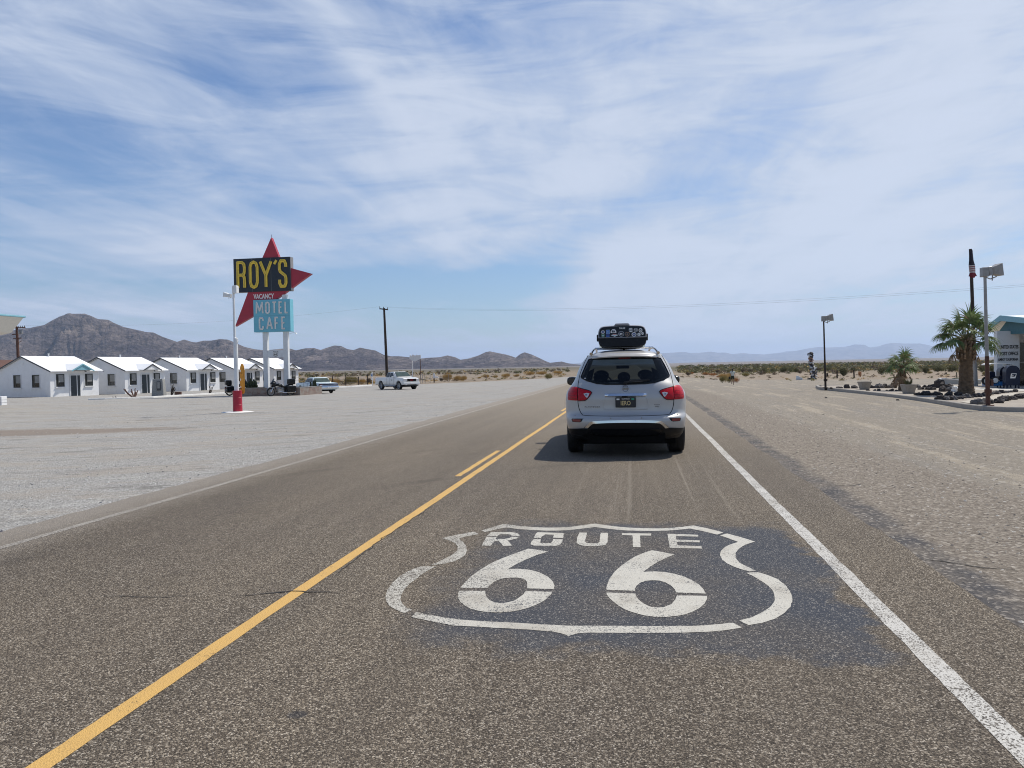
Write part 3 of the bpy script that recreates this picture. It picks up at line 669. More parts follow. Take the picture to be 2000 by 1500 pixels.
# road cracks
def crack(pts, w0, name='road_crack', z=.0045, sd=0):
    P3 = [flatG(*p) if len(p) == 2 else Vector(p) for p in pts]; out = []
    for i in range(len(P3)-1):
        n = max(2, int((P3[i+1]-P3[i]).length/.035))
        for k in range(n): out.append(P3[i].lerp(P3[i+1], k/n))
    v = []
    for i, p in enumerate(out):
        e = min(1, i/6, (len(out)-1-i)/6+.05)
        j = .02*mn.noise((p.x*9, p.y*9, sd))+.012*mn.noise((p.x*40, p.y*40, sd)); t = (out[min(i+1, len(out)-1)]-out[max(0, i-1)]).normalized(); nr = Vector((-t.y, t.x, 0))
        ww = 1.6*w0*e*(.45+.9*abs(mn.noise((p.x*14, p.y*14, 3+sd))))
        zz = z if -5.8 < p.x < 2 else max(z-.012, T(p.x, p.y)+.004)
        v += [(p+nr*(j+ww)).to_tuple()[:2]+(zz,), (p+nr*(j-ww)).to_tuple()[:2]+(zz,)]
    q_ = MB(); q_.add(v, [(2*i, 2*i+1, 2*i+3, 2*i+2) for i in range(len(out)-1)])
    oo = q_.build(name, mt['crack'], fix=False)
    for p_ in oo.data.polygons:
        if p_.normal.z < 0: p_.flip()
    struct(oo)
crack([(450, 1166), (520, 1160), (565, 1156), (600, 1157), (640, 1157), (678, 1160)], .008)
crack([(180, 1163), (300, 1167), (400, 1164)], .004, sd=2)
crack([(1770, 1086), (1850, 1095), (1920, 1106), (2010, 1112)], .007, sd=3)
crack([(1600, 947), (1660, 947), (1705, 942)], .008, sd=4)
crack([(650, 1128), (750, 1050), (850, 985)], .004, sd=6)
# loose stones: on the worn shoulder, the lots and the road edges
rnd = random.Random(5)
def pebbles(name, n, xr, yr, r0, r1, mats, pw=1.0, keep=None, road=False):
    mb = MB(); k = 0
    base = [(1, 0, 0), (-1, 0, 0), (0, 1, 0), (0, -1, 0), (0, 0, 1), (.7, .7, .3), (-.7, .7, .25), (.7, -.7, .3), (-.7, -.7, .25)]
    hullf = [(5, 2, 4), (0, 5, 4), (0, 4, 7), (7, 4, 3), (3, 4, 8), (8, 4, 1), (1, 4, 6), (6, 4, 2)]
    while k < n:
        u = rnd.random()**pw
        y = yr[0]+(yr[1]-yr[0])*u; x = rnd.uniform(*xr)
        if keep and not keep(x, y): continue
        k += 1; r = r0*(r1/r0)**(rnd.random()**2.2)
        z = T(x, y) if not road else 0
        a = rnd.random()*PI; ca, sa = math.cos(a), math.sin(a); e = rnd.uniform(.6, 1); hh = rnd.uniform(.4, .8)
        mb.m = rnd.randrange(len(mats))
        vs_ = []
        for b_ in base:
            j = rnd.uniform(.8, 1.15); X_, Y_, Z_ = b_[0]*r*j, b_[1]*r*e*j, b_[2]*r*hh*j
            vs_.append((x+X_*ca-Y_*sa, y+X_*sa+Y_*ca, z+Z_-r*.08))
        mb.add(vs_, hullf)
    o_ = mb.build(name, mats, fix=False); o_['kind'] = 'stuff'; return o_
pm = [M('pebble_tan', (.34, .30, .25), .95, sc=30), M('pebble_pale', (.52, .48, .42), .95, sc=30), M('pebble_dark', (.13, .115, .10), .95, sc=30)]
def on_sh(x, y): return x > 2.05 and x < 4.3+1.4*SS((12-y)/9)+rnd.random()*1.2 and rnd.random() < (.35 if x < 2.5 else 1)
pebbles('gravel', 7500, (2.05, 7), (2.0, 30), .007, .020, pm, 1.5, on_sh)
pebbles('loose_gravel', 1600, (3.9, 16), (3.5, 34), .006, .028, pm, 1.3)
pg = [M('pebble_grey', (.30, .30, .30), .95, sc=30), M('pebble_light', (.50, .495, .48), .95, sc=30), M('pebble_slate', (.12, .12, .13), .95, sc=30)]
pebbles('gravel', 5500, (-22, -5.75), (5, 34), .007, .026, pg, 1.3)
# ------------------------------------------------------------------ mountains
def interp(P_, x):
    if x <= P_[0][0]: return P_[0][1]
    for (a, b_), (c, d_) in zip(P_, P_[1:]):
        if x <= c: return b_+(d_-b_)*(x-a)/(c-a)
    return P_[-1][1]
def horizon(px): return 712.3-0.018*(px-1242)
def mountain(name, prof, D, depth, px0, px1, nstep, nd, mat, rough=.35, spur=1.0, label=None, sd=0, fade=80, base=0.0, fr=1.0):
    """a range built where it stands: its crest follows the photographed skyline at depth D, spurs and gullies run down to the plain"""
    N = int((px1-px0)/nstep)+1; vs_ = []; NR = nd
    for j in range(NR):
        s = j/(NR-1)                       # 0 foot, .72 crest, 1 back foot
        for i in range(N):
            px = px0+(px1-px0)*i/(N-1)
            hgt = max(0.0, (horizon(px)-interp(prof, px))*D/1500)
            dep = D+(s-.72)*depth
            p = (FWD+RT*((px-1000)/1500)); fx, fy = p.x, p.y
            X_, Y_ = fx*dep, fy*dep
            t = s/.72 if s < .72 else max(0, (1-s)/.28)
            shp = (t**1.25)*(.55+.45*t) if s < .72 else t
            q = Vector((X_, Y_, sd*77))*(fr*3.2/D)
            rg = 0; am = 1; ff = 1.0
            for o_ in range(6):
                rg += am*(1-2*abs(mn.noise(Vector((q.x*ff*2.6, q.y*ff*1.5, o_*9.1+sd))))); am *= .5; ff *= 2.05
            edge = 4*t*(1-t) if s < .72 else 0
            zz = hgt*shp+hgt*rough*rg*.42*edge*spur
            small = .016*hgt*mn.noise(Vector((px*.16, s*3, sd)))+.010*hgt*mn.noise(Vector((px*.45, s*9, sd)))
            zz += small*t
            cap = hgt*dep/D
            if zz > cap*.93: zz = cap*.93+(cap*.07)*(1-math.exp(-(zz-cap*.93)/(cap*.07+1e-3)))
            vs_.append((X_, Y_, max(-4, zz)*1.0-3*(1-t)+base))
    fs_ = [(j*N+i, j*N+i+1, (j+1)*N+i+1, (j+1)*N+i) for j in range(NR-1) for i in range(N-1)]
    q = MB(); q.add(vs_, fs_); return struct(q.build(name, mat, smooth=179, fix=False), label)
mt['mt1'] = mat_mountain('near_range_rock', (.078, .063, .062), (.15, .125, .117), (.44, .355, .29), .0045, .9)
mt['mt2'] = mat_mountain('dark_foothill_rock', (.058, .049, .054), (.10, .085, .09), (.24, .19, .165), .005, .35)
mt['mt3'] = mat_mountain('far_rock', (.10, .09, .09), (.15, .13, .12), (.2, .17, .15), .0006, .3)
L1 = [(-400,690),(-200,668),(-60,662),(0,655),(40,641),(60,640),(75,637),(90,634),(105,625.5),(120,617.5),(138,610.5),(152,611.5),(170,612),(182,616.5),(195,622.5),(215,624),(226,630),(245,638),(270,643.5),(290,648),(302,648.5),(320,657),(348,667),(362,662.5),(375,666.5),(386,668),(400,664.5),(415,664.5),(432,661.5),(447,662.5),(460,668),(480,677),(500,681.5),(520,683.5),(545,681),(565,679.5),(580,683.5),(598,679.5),(615,679),(628,682.5),(640,678.5),(655,674),(668,675),(680,681),(692,683),(705,678),(720,681),(735,684),(750,692),(765,695),(780,695),(800,697),(820,700),(840,698),(860,697),(875,693.5),(890,697),(900,702),(915,700),(935,694),(950,687),(958,685.5),(975,689),(990,692),(1000,695),(1008,698),(1018,690.5),(1026,687.5),(1040,692),(1055,699),(1065,704),(1075,708),(1085,707),(1098,705.5),(1110,709),(1130,711.5),(1180,713.5)]
mountain('mountain_range', L1, 6500, 3400, -400, 1180, 2.0, 84, mt['mt1'], .85, 1.0, 'brown grey desert mountain range', 1, fr=2.3)
L2 = [(-100,712),(0,712),(60,700),(110,697),(150,690),(190,700),(205,697),(230,683),(256,672),(272,673),(300,679),(330,690),(352,700),(380,706),(430,709),(470,700),(520,704),(580,696),(640,701),(690,692),(730,697),(790,708),(850,706),(900,709),(960,704),(1000,709),(1050,712)]
mountain('foothills', L2, 4900, 1200, -100, 1050, 2.2, 44, mt['mt2'], .8, 1.0, 'dark low hills in front of the range', 4, fr=2.4)
R1 = [(1080,712),(1130,709),(1200,697),(1260,690),(1292,689),(1307,688.5),(1329,686.8),(1340,687.2),(1350,689),(1371,688),(1388,686),(1401,688),(1418,688),(1432,691),(1451,689),(1470,690.7),(1498,692),(1520,689.5),(1540,687.5),(1556,684.5),(1575,680.5),(1600,676.6),(1615,678),(1647,677),(1660,674.5),(1670,671.8),(1689,672.4),(1699,678),(1716,675.6),(1730,671),(1743,668.7),(1769,670),(1799,670),(1816,673.6),(1828,677.7),(1852,682),(1876,685.6),(1912,690),(1945,694),(2000,696),(2100,692)]
mountain('far_mountain_range', R1, 30000, 6000, 1080, 2150, 2.5, 40, mt['mt3'], .5, 1.0, 'hazy blue far mountains', 7, fr=1.2)
R2 = [(1440,700),(1500,690),(1520,688.5),(1527,687),(1535,684.8),(1550,684.2),(1565,683.3),(1585,682),(1640,688),(1700,700)]
mountain('farthest_mountain_range', R2, 38000, 3000, 1440, 1700, 3, 16, mt['mt3'], .4, 1.0, 'faint farthest blue ridge', 9)
# ------------------------------------------------------------------ the desert air
hb = MB(); hb.box(-40000, 44000, -700, 44000, -14, 900)
hm = bpy.data.materials.new('air'); hm.use_nodes = True; hn = NT(hm.node_tree); hn.n.clear()
pv = hn.node('ShaderNodeVolumePrincipled'); pv.inputs['Density'].default_value = 4.2e-5; pv.inputs['Color'].default_value = (.60, .75, 1.0, 1); pv.inputs['Anisotropy'].default_value = .25
ho = hn.node('ShaderNodeOutputMaterial'); hn.l.new(pv.outputs[0], ho.inputs['Volume'])
hz_ = hb.build('haze', hm); hz_['kind'] = 'stuff'
# ------------------------------------------------------------------ silver SUV seen from behind
def lerp_tab(tab, z):
    if z <= tab[0][0]: return tab[0][1]
    for (a, b_), (c, d_) in zip(tab, tab[1:]):
        if z <= c:
            t = (z-a)/(c-a); return b_+(d_-b_)*t
    return tab[-1][1]
SW = [(.28,.86),(.36,.905),(.45,.925),(.55,.94),(.70,.955),(.80,.962),(.90,.96),(.98,.952),(1.03,.935),(1.08,.905),(1.13,.868),(1.20,.822),(1.27,.79),(1.35,.765),(1.42,.735),(1.50,.695),(1.55,.66),(1.60,.605),(1.645,.52),(1.68,.40),(1.70,.26),(1.71,.06)]
SY = [(.28,.22),(.36,.10),(.42,.05),(.48,.02),(.55,.005),(.61,.01),(.645,.035),(.67,.085),(.70,.115),(.80,.125),(.93,.125),(.99,.135),(1.06,.155),(1.13,.18),(1.17,.205),(1.27,.275),(1.37,.345),(1.47,.415),(1.545,.47),(1.575,.475),(1.60,.43),(1.635,.455),(1.665,.60),(1.69,.85),(1.71,1.25)]
SF = [(.28,4.78),(.36,4.90),(.5,4.96),(.75,4.94),(.90,4.85),(1.00,4.55),(1.06,3.95),(1.12,3.75),(1.25,3.52),(1.4,3.22),(1.5,3.02),(1.6,2.75),(1.65,2.45),(1.69,2.1),(1.71,1.7)]
def yrear(x, z, n=2.9):
    w_ = lerp_tab(SW, z); s_ = min(.9995, abs(x)/w_); Lc = .52 if z > .3 else .4
    return lerp_tab(SY, z)+Lc*(1-(1-s_**n)**(1/n))
def contour(z, nr=34):
    """half outline at height z from the rear centre round to the front centre (x>=0)"""
    w_ = lerp_tab(SW, z); y0 = lerp_tab(SY, z); y1 = lerp_tab(SF, z); Lc = min(.52, (y1-y0)*.4); Lf = min(.8, (y1-y0)*.45); pts = []
    for i in range(nr):
        a = PI/2*i/(nr-1); s_ = math.sin(a)**.8
        s_ = min(1, s_); pts.append((w_*s_, y0+Lc*(1-(1-s_**2.9)**(1/2.9))))
    m_ = 14
    for i in range(1, m_): pts.append((w_*(1+0*.01), y0+Lc+(y1-Lf-y0-Lc)*i/m_))
    for i in range(18):
        a = PI/2*i/17; pts.append((w_*math.cos(a)**.75 if i < 17 else 0, y1-Lf+Lf*math.sin(a)**.9))
    return pts
def suv_body():
    zs = []
    tab = sorted(set([z for z, _ in SW]+[z for z, _ in SY]+[.31, .5, .58, .75, .85, .95, 1.0, 1.1, 1.23, 1.31]))
    for z in tab: zs.append(z)
    rings = []
    for z in zs:
        h_ = contour(z); full = [(x, y, z) for x, y in h_]+[(-x, y, z) for x, y in reversed(h_[1:-1])]
        rings.append(full)
    mb = MB(); mb.loft(rings, cap=True); return mb
def patch(mb, poly, sp, off, skirt=.0, fn=None, bulge=0.0):
    """a panel that lies on the tail of the car: poly of (x,z)"""
    out = []
    for i in range(len(poly)):
        a = Vector(poly[i]); b_ = Vector(poly[(i+1) % len(poly)]); n = max(1, int((b_-a).length/sp))
        for k in range(n): out.append(a.lerp(b_, k/n))
    nb = len(out); xs = [p.x for p in out]; zs = [p.y for p in out]
    def inside(q):
        c = False
        for i in range(nb):
            a, b_ = out[i], out[(i+1) % nb]
            if (a.y > q.y) != (b_.y > q.y) and q.x < (b_.x-a.x)*(q.y-a.y)/(b_.y-a.y)+a.x: c = not c
        return c
    pts = list(out); x = min(xs)+sp/2
    while x < max(xs):
        z = min(zs)+sp/2
        while z < max(zs):
            q = Vector((x, z))
            if inside(q) and min((q-o_).length for o_ in out) > sp*.45: pts.append(q)
            z += sp
        x += sp
    V, _, F, _, _, _ = delaunay_2d_cdt(pts, [], [list(range(nb))], 1, 1e-6)
    fn_ = fn or (lambda x, z: yrear(x, z))
    cx = (max(xs)+min(xs))/2; cz = (max(zs)+min(zs))/2; hx = (max(xs)-min(xs))/2; hz_ = (max(zs)-min(zs))/2
    def P(v):
        bl = bulge*max(0, 1-((v.x-cx)/hx)**2)*max(0, 1-((v.y-cz)/hz_)**2) if bulge else 0
        return (v.x, fn_(v.x, v.y)-off-bl, v.y)
    v3 = [P(v) for v in V]; f3 = [tuple(f) for f in F]
    if skirt:
        k = len(v3); v3 += [(p.x, fn_(p.x, p.y)-off+skirt, p.y) for p in out]
        v3 += [P(p) for p in out]
        f3 += [(k+i, k+(i+1) % nb, k+nb+(i+1) % nb, k+nb+i) for i in range(nb)]
    mb.add(v3, f3); return mb
def strip_on(mb, pts, wd, off, thick=.006, fn=None):
    """a narrow bead lying on the tail surface along (x,z) points"""
    fn_ = fn or yrear
    P3 = [Vector((x, fn_(x, z)-off, z)) for x, z in pts]
    mb.tube(P3, wd/2, 6, True, (Vector((0, 1, 0)), thick/wd)); return mb
def disc_wheel(parent, x, y, r, wd, out, spokes=6, rimr=.62, mats=None, yaw=0, name='wheel', simple=False):
    """wheel > tyre, rim; axle along x; out=+1 or -1 tells the side that faces outwards"""
    wh = bpy.data.objects.new(name, None); link(wh, parent); wh.location = (x, y, r); wh.rotation_euler = (0, 0, yaw)
    Mx = Matrix.Rotation(R(90), 4, 'Y')
    t_ = MB(); h = wd/2
    prof = [(r*rimr, -h*.85), (r*.80, -h), (r*.93, -h*.97), (r*.985, -h*.80), (r, -h*.45), (r, h*.45), (r*.985, h*.80), (r*.93, h*.97), (r*.80, h), (r*rimr, h*.85)]
    if not simple:
        p2 = []
        for k, (a, b_) in enumerate(prof):
            p2.append((a, b_))
            if k == 4:
                for gpos in (-.25, 0, .25): p2 += [(r, h*(gpos-.05)), (r*.985, h*(gpos-.04)), (r*.985, h*(gpos+.04)), (r, h*(gpos+.05))]
        prof = p2
    t_.lathe(prof, 36, Mx, close=True); t_.build('tyre', mt['rubber'], wh, smooth=35)
    q_ = MB(); q_.lathe([(r*rimr*1.01, -h*.8), (r*rimr, h*.75), (r*rimr*.9, h*.7), (r*rimr*.88, -h*.1*out), (r*rimr*.6, -h*.1)], 28, Mx)
    fx = h*.72*out
    for k in range(spokes):
        a = 2*PI*k/spokes; c_, s_ = math.cos(a), math.sin(a)
        q_.tube([(fx*.9, c_*r*.08, s_*r*.08), (fx, c_*r*rimr*.5, s_*r*rimr*.5), (fx*.95, c_*r*rimr*.97, s_*r*rimr*.97)], [r*.07, r*.05, r*.06], 6)
    q_.lathe([(.0, fx*.7), (r*.15, fx*.75), (r*.15, fx*1.0), (.0, fx*1.05)], 12, Mx)
    q_.build('rim', mt['alloy'], wh, smooth=35)
    return wh
suv = thing('suv', 'silver SUV with black roof box seen from behind in the right lane', 'SUV', (-.158, 11.95, 0), R(1.7))
bmesh_body = suv_body()
# dark belly below the sills is a separate part; wheel openings are cut by dark arch liners
body = bmesh_body.build('body', [mt['silver']], suv, smooth=50)
cut = MB()
for yw in (1.02, 3.92):
    cut.lathe([(.455, -1.2), (.455, 1.2)], 30, Matrix.Translation((0, yw, .37)) @ Matrix.Rotation(R(90), 4, 'Y'))
co = cut.build('cutter', mt['under'])
bo = body.modifiers.new('arches', 'BOOLEAN'); bo.operation = 'DIFFERENCE'; bo.object = co; bo.solver = 'EXACT'
dg = bpy.context.evaluated_depsgraph_get(); nm = bpy.data.meshes.new_from_object(body.evaluated_get(dg)); body.modifiers.clear(); body.data = nm; nm.name = 'body'
while len(nm.materials) > 1: nm.materials.pop()
nm.materials.append(mt['black_plastic'])
for p_ in nm.polygons:
    p_.material_index = 1 if p_.center.z < .452 else 0
bpy.data.objects.remove(co)
GLS = [(-.555,1.535),(-.61,1.43),(-.652,1.33),(-.675,1.272),(-.59,1.222),(-.44,1.182),(-.30,1.168),(0,1.164),(.30,1.168),(.44,1.182),(.59,1.222),(.675,1.272),(.652,1.33),(.61,1.43),(.555,1.535),(.48,1.548),(0,1.560),(-.48,1.548)]
for kind_ in range(3):                                  # hollow cabin, tail opening, windscreen opening
    c_ = MB()
    if kind_ == 0: c_.prism([(-.68, .95), (.68, .95), (.68, 1.27), (.55, 1.555), (-.55, 1.555), (-.68, 1.27)], .66, 3.05)
    if kind_ == 1: c_.prism(GLS, -.2, .9)
    if kind_ == 2: c_.prism([(-.60, 1.16), (.60, 1.16), (.52, 1.48), (-.52, 1.48)], 2.9, 4.6)
    co = c_.build('cutter', mt['under']); co.parent = suv; bo = body.modifiers.new('c', 'BOOLEAN'); bo.operation = 'DIFFERENCE'; bo.object = co; bo.solver = 'EXACT'
    bpy.context.view_layer.update(); dg = bpy.context.evaluated_depsgraph_get(); nm = bpy.data.meshes.new_from_object(body.evaluated_get(dg)); body.modifiers.clear(); body.data = nm; nm.name = 'body'
    while len(nm.materials) > 2: nm.materials.pop()
    bpy.data.objects.remove(co)
for p_ in nm.polygons:
    c_ = p_.center; ins = abs(c_.x) < .69 and .50 < c_.y < 3.06 and .94 < c_.z < 1.56 and (c_.y-yrear(c_.x, c_.z)) > .03
    p_.material_index = 1 if (c_.z < .452 or ins or p_.material_index > 1 or (.1 < c_.y-yrear(c_.x, c_.z) and 3.0 < c_.y < 4.4 and abs(c_.x) < .6 and 1.15 < c_.z < 1.49)) else 0
for x_, y_, w_ in ((-.40, 1.55, .13), (0, 1.55, .11), (.40, 1.55, .13), (-.40, 2.35, .14), (.40, 2.35, .14)):
    q_ = MB(); q_.ell((x_, y_, 1.24+(.03 if y_ > 2 else 0)), (w_, .06, .09), 14, 8); q_.box(x_-.05, x_+.05, y_-.02, y_+.02, 1.0, 1.2); q_.box(x_-.22, x_+.22, y_-.05, y_+.08, .95, 1.12); q_.build('seat_back', mt['rubber'], suv, smooth=40)
q_ = MB(); q_.tube([(-.38+.18*math.cos(a), 2.9+.04*math.sin(a), 1.08+.18*math.sin(a)) for a in [2*PI*j/20 for j in range(21)]], .015, 6, False); q_.build('steering_wheel', mt['rubber'], suv)
q_ = MB(); q_.box(-.12, .12, 2.88, 2.92, 1.38, 1.44); q_.build('inner_mirror', mt['rubber'], suv)
u = MB(); u.box(-.78, .78, .45, 4.6, .19, .5); u.box(-.60, .60, .12, .6, .24, .40); u.box(-.45, .45, .6, 1.5, .18, .25)
for sx_ in (-1, 1):
    u.tube([(sx_*.56, 1.02, .37), (sx_*.70, 1.02, .37)], .10, 12)
    u.tube([(sx_*.3, .5, .30), (sx_*.45, 1.0, .34)], .03, 8)
u.tube([(-.6, 1.02, .34), (.6, 1.02, .34)], .05, 8); u.build('underbody', mt['under'], suv)
# lower black bumper
lb = MB()
lowp = [(-.66,.47),(-.60,.525),(-.54,.548),(-.40,.556),(.40,.556),(.54,.548),(.60,.525),(.66,.47),(.88,.452),(.90,.43),(.875,.36),(.70,.33),(.58,.285),(.30,.265),(-.30,.265),(-.58,.285),(-.70,.33),(-.875,.36),(-.90,.43),(-.88,.452)]
patch(lb, lowp, .045, .012, .02); lb.build('lower_bumper', mt['black_plastic'], suv, smooth=50)
lb2 = MB(); patch(lb2, [(-.56,.44),(-.50,.455),(.50,.455),(.56,.44),(.50,.345),(.42,.33),(-.42,.33),(-.50,.345)], .05, .03, .03); patch(lb2, [(-.09,.44),(.09,.44),(.08,.35),(-.08,.35)], .03, .05, .02)
lb2.build('diffuser', mt['black_gloss'], suv, smooth=50)
# chrome arch trim
ct_ = MB(); top = bez([(-.655,.468),(-.60,.522),(-.555,.566),(-.50,.583),(-.30,.594),(0,.598),(.30,.594),(.50,.583),(.555,.566),(.60,.522),(.655,.468)], 5)
bot = bez([(-.60,.462),(-.565,.50),(-.525,.532),(-.49,.545),(-.30,.556),(0,.560),(.30,.556),(.49,.545),(.525,.532),(.565,.50),(.60,.462)], 5)
patch(ct_, top+list(reversed(bot)), .03, .024, .024); ct_.build('bumper_trim', mt['chrome'], suv, smooth=50)
# tailgate seam, tail glass, trims
seam = MB(); sp_ = [(-.60,1.60),(-.645,1.50),(-.715,1.32),(-.742,1.15),(-.748,1.0),(-.742,.85),(-.72,.75),(-.685,.69),(-.64,.668),(-.4,.660),(0,.656)]
sp_ = bez(sp_+[(-x, z) for x, z in reversed(sp_[:-1])], 5); strip_on(seam, sp_, .011, .0015, .006)
seam.build('tailgate_seam', mt['under'], suv)
gl = MB(); gp = [(-.575,1.548),(-.63,1.44),(-.672,1.34),(-.70,1.268),(-.688,1.252),(-.60,1.208),(-.45,1.165),(-.30,1.150),(0,1.146),(.30,1.150),(.45,1.165),(.60,1.208),(.688,1.252),(.70,1.268),(.672,1.34),(.63,1.44),(.575,1.548),(.50,1.562),(.25,1.572),(0,1.575),(-.25,1.572),(-.50,1.562)]
patch(gl, gp, .05, .010, .012); rg = gl.build('rear_window', mt['tint_glass'], suv, smooth=60)
q_ = MB(); strip_on(q_, gp+[gp[0]], .018, .010, .004); q_.build('window_band', mt['black_gloss'], rg)
bl_ = MB(); patch(bl_, [(-.10,1.566),(.10,1.566),(.09,1.552),(-.09,1.552)], .03, .016, .006); bl_.build('brake_light', mt['lamp_dark_red'], suv)
# spoiler lip over the glass
sl_ = MB(); secs = []
for i in range(25):
    x = -.615+1.23*i/24; z = 1.592-.02*(x/.6)**2; yb = yrear(x*.98, 1.60)
    secs.append([(x, yb-.055+.10*(abs(x)/.6)**4, z-.018), (x, yb-.06+.10*(abs(x)/.6)**4, z), (x, yb+.02, z+.034), (x, yb+.16, z+.05), (x, yb+.1, z-.02)])
sl_.loft(secs); sl_.build('spoiler', mt['silver'], suv, smooth=50)
wp = MB(); wp.tube([(.01, yrear(.01, 1.165)-.03, 1.165), (.10, yrear(.1, 1.195)-.035, 1.20), (.38, yrear(.38, 1.205)-.03, 1.205)], [.022, .017, .008], 6); wp.tube([(.0, yrear(.0, 1.15)-.02, 1.19), (.16, yrear(.16, 1.175)-.032, 1.178), (.34, yrear(.34, 1.19)-.02, 1.19)], [.006, .018, .006], 6)
wp.lathe([(.0, -.02), (.03, -.02), (.03, .02), (0, .025)], 14, Matrix.Translation((.0, yrear(0, 1.155)-.02, 1.165)) @ Matrix.Rotation(R(90), 4, 'X')); wp.build('rear_wiper', mt['black_plastic'], suv, smooth=40)
# tail lights: a body-side lamp and a tailgate lamp each side
for s_ in (-1, 1):
    f2 = lambda P_: [(s_*x, z) for x, z in P_]
    q_ = MB(); patch(q_, f2([(.754,1.108),(.80,1.118),(.85,1.118),(.885,1.098),(.905,1.06),(.915,1.0),(.915,.93),(.905,.905),(.754,.898)]), .03, .014, .02, None, .012); tl = q_.build('tail_light', mt['lamp_red'], suv, smooth=60)
    q_ = MB(); 
    for zz in (1.035, .975, .93): strip_on(q_, [(s_*.765, zz), (s_*.83, zz+.002), (s_*.895, zz)], .006, .024, .004)
    q_.build('lens_rib', mt['lamp_dark_red'], tl)
    q_ = MB(); patch(q_, f2([(.742,1.098),(.68,1.082),(.60,1.062),(.548,1.045),(.53,1.03),(.535,1.012),(.56,.975),(.60,.93),(.635,.905),(.742,.900)]), .03, .014, .02, None, .010); tg = q_.build('tail_light', mt['lamp_red'], suv, smooth=60)
    q_ = MB(); patch(q_, f2([(.560,1.012),(.60,1.022),(.655,1.008),(.640,.985),(.615,.955),(.600,.945),(.585,.955)]), .015, .030, .008); q_.build('reversing_lens', mt['lamp_clear'], tg, smooth=60)
    q_ = MB(); patch(q_, f2([(.60,.998),(.615,1.005),(.63,.993),(.615,.975),(.603,.98)]), .01, .039, .005); q_.build('bulb', mt['badge'], tg)
    q_ = MB(); strip_on(q_, f2([(.742,1.104),(.68,1.088),(.60,1.068),(.545,1.05),(.524,1.03),(.532,1.008),(.56,.968),(.60,.922),(.635,.898),(.742,.893)]), .010, .010, .016); q_.build('lamp_surround', mt['black_gloss'], tg)
    q_ = MB(); patch(q_, f2([(.655,.622),(.72,.622),(.84,.618),(.85,.604),(.835,.566),(.72,.562),(.69,.575)]), .03, .004, .006); rc = q_.build('reflector_pocket', mt['black_plastic'], suv, smooth=50)
    q_ = MB(); patch(q_, f2([(.70,.610),(.838,.608),(.828,.574),(.705,.572)]), .03, .010, .006); q_.build('rear_reflector', mt['lamp_dark_red'], suv, smooth=50)
    for px_, pz_ in ((.235, .628), (.79, .665)):
        q_ = MB(); q_.lathe([(0, -.004), (.011, -.004), (.011, .006), (0, .006)], 12, Matrix.Translation((s_*px_, yrear(px_, pz_)-.003, pz_)) @ Matrix.Rotation(R(90), 4, 'X')); q_.build('parking_sensor', mt['grey_metal'], suv)
    # door mirror
    q_ = MB(); rings = []
    for k, (x, w_, h_) in enumerate([(.80,.05,.05),(.83,.07,.07),(.89,.115,.075),(.97,.125,.083),(1.03,.115,.078),(1.065,.07,.055),(1.075,.02,.02)]):
        rings.append([(s_*x, 3.02+w_*math.cos(a)*.75, 1.155+h_*math.sin(a)) for a in [2*PI*j/14 for j in range(14)]])
    q_.loft(rings); dm = q_.build('door_mirror', mt['black_gloss'], suv, smooth=50)
    q_ = MB(); patch(q_, [(s_*a_, b_) for a_, b_ in ((.86, 1.10), (.87, 1.205), (1.01, 1.21), (1.045, 1.18), (1.04, 1.11), (.97, 1.095))], .04, .0, .01, lambda x, z: 2.925); q_.build('mirror_glass', mt['dark_glass'], dm)
    # side windows, sill cladding, door handles: seen when stepping aside
    q_ = MB(); rows = []
    for z in (1.14, 1.20, 1.30, 1.40, 1.48): rows.append(z)
    for ya, yb in ((.85, 1.55), (1.62, 2.42), (2.50, 3.25)):
        V_ = []; F_ = []
        for j, z in enumerate(rows):
            y0 = ya+(.25*(z-1.14)/.34 if ya < 1 else 0); y1 = yb-(.75*(z-1.14)/.40 if yb > 3 else 0)
            for i in range(5):
                V_.append((s_*(lerp_tab(SW, z)+.004), y0+(y1-y0)*i/4, z))
        for j in range(len(rows)-1):
            for i in range(4): F_.append((j*5+i, j*5+i+1, (j+1)*5+i+1, (j+1)*5+i))
        q_.add(V_, F_)
    q_.build('side_window', mt['tint'], suv)
    q_ = MB(); q_.box(s_*.90-.03, s_*.90+.03, 1.50, 3.42, .27, .36); q_.build('side_sill', mt['black_plastic'], suv)
    for y_ in (1.75, 2.85):
        q_ = MB(); q_.tube([(s_*.955, y_, .97), (s_*.985, y_+.03, .972), (s_*.985, y_+.16, .972), (s_*.955, y_+.19, .97)], .014, 6); q_.build('door_handle', mt['chrome'], suv)
# wheels
for x_ in (-.825, .825):
    for y_ in (1.02, 3.92): disc_wheel(suv, x_, y_, .375, .255, 1 if x_ > 0 else -1)
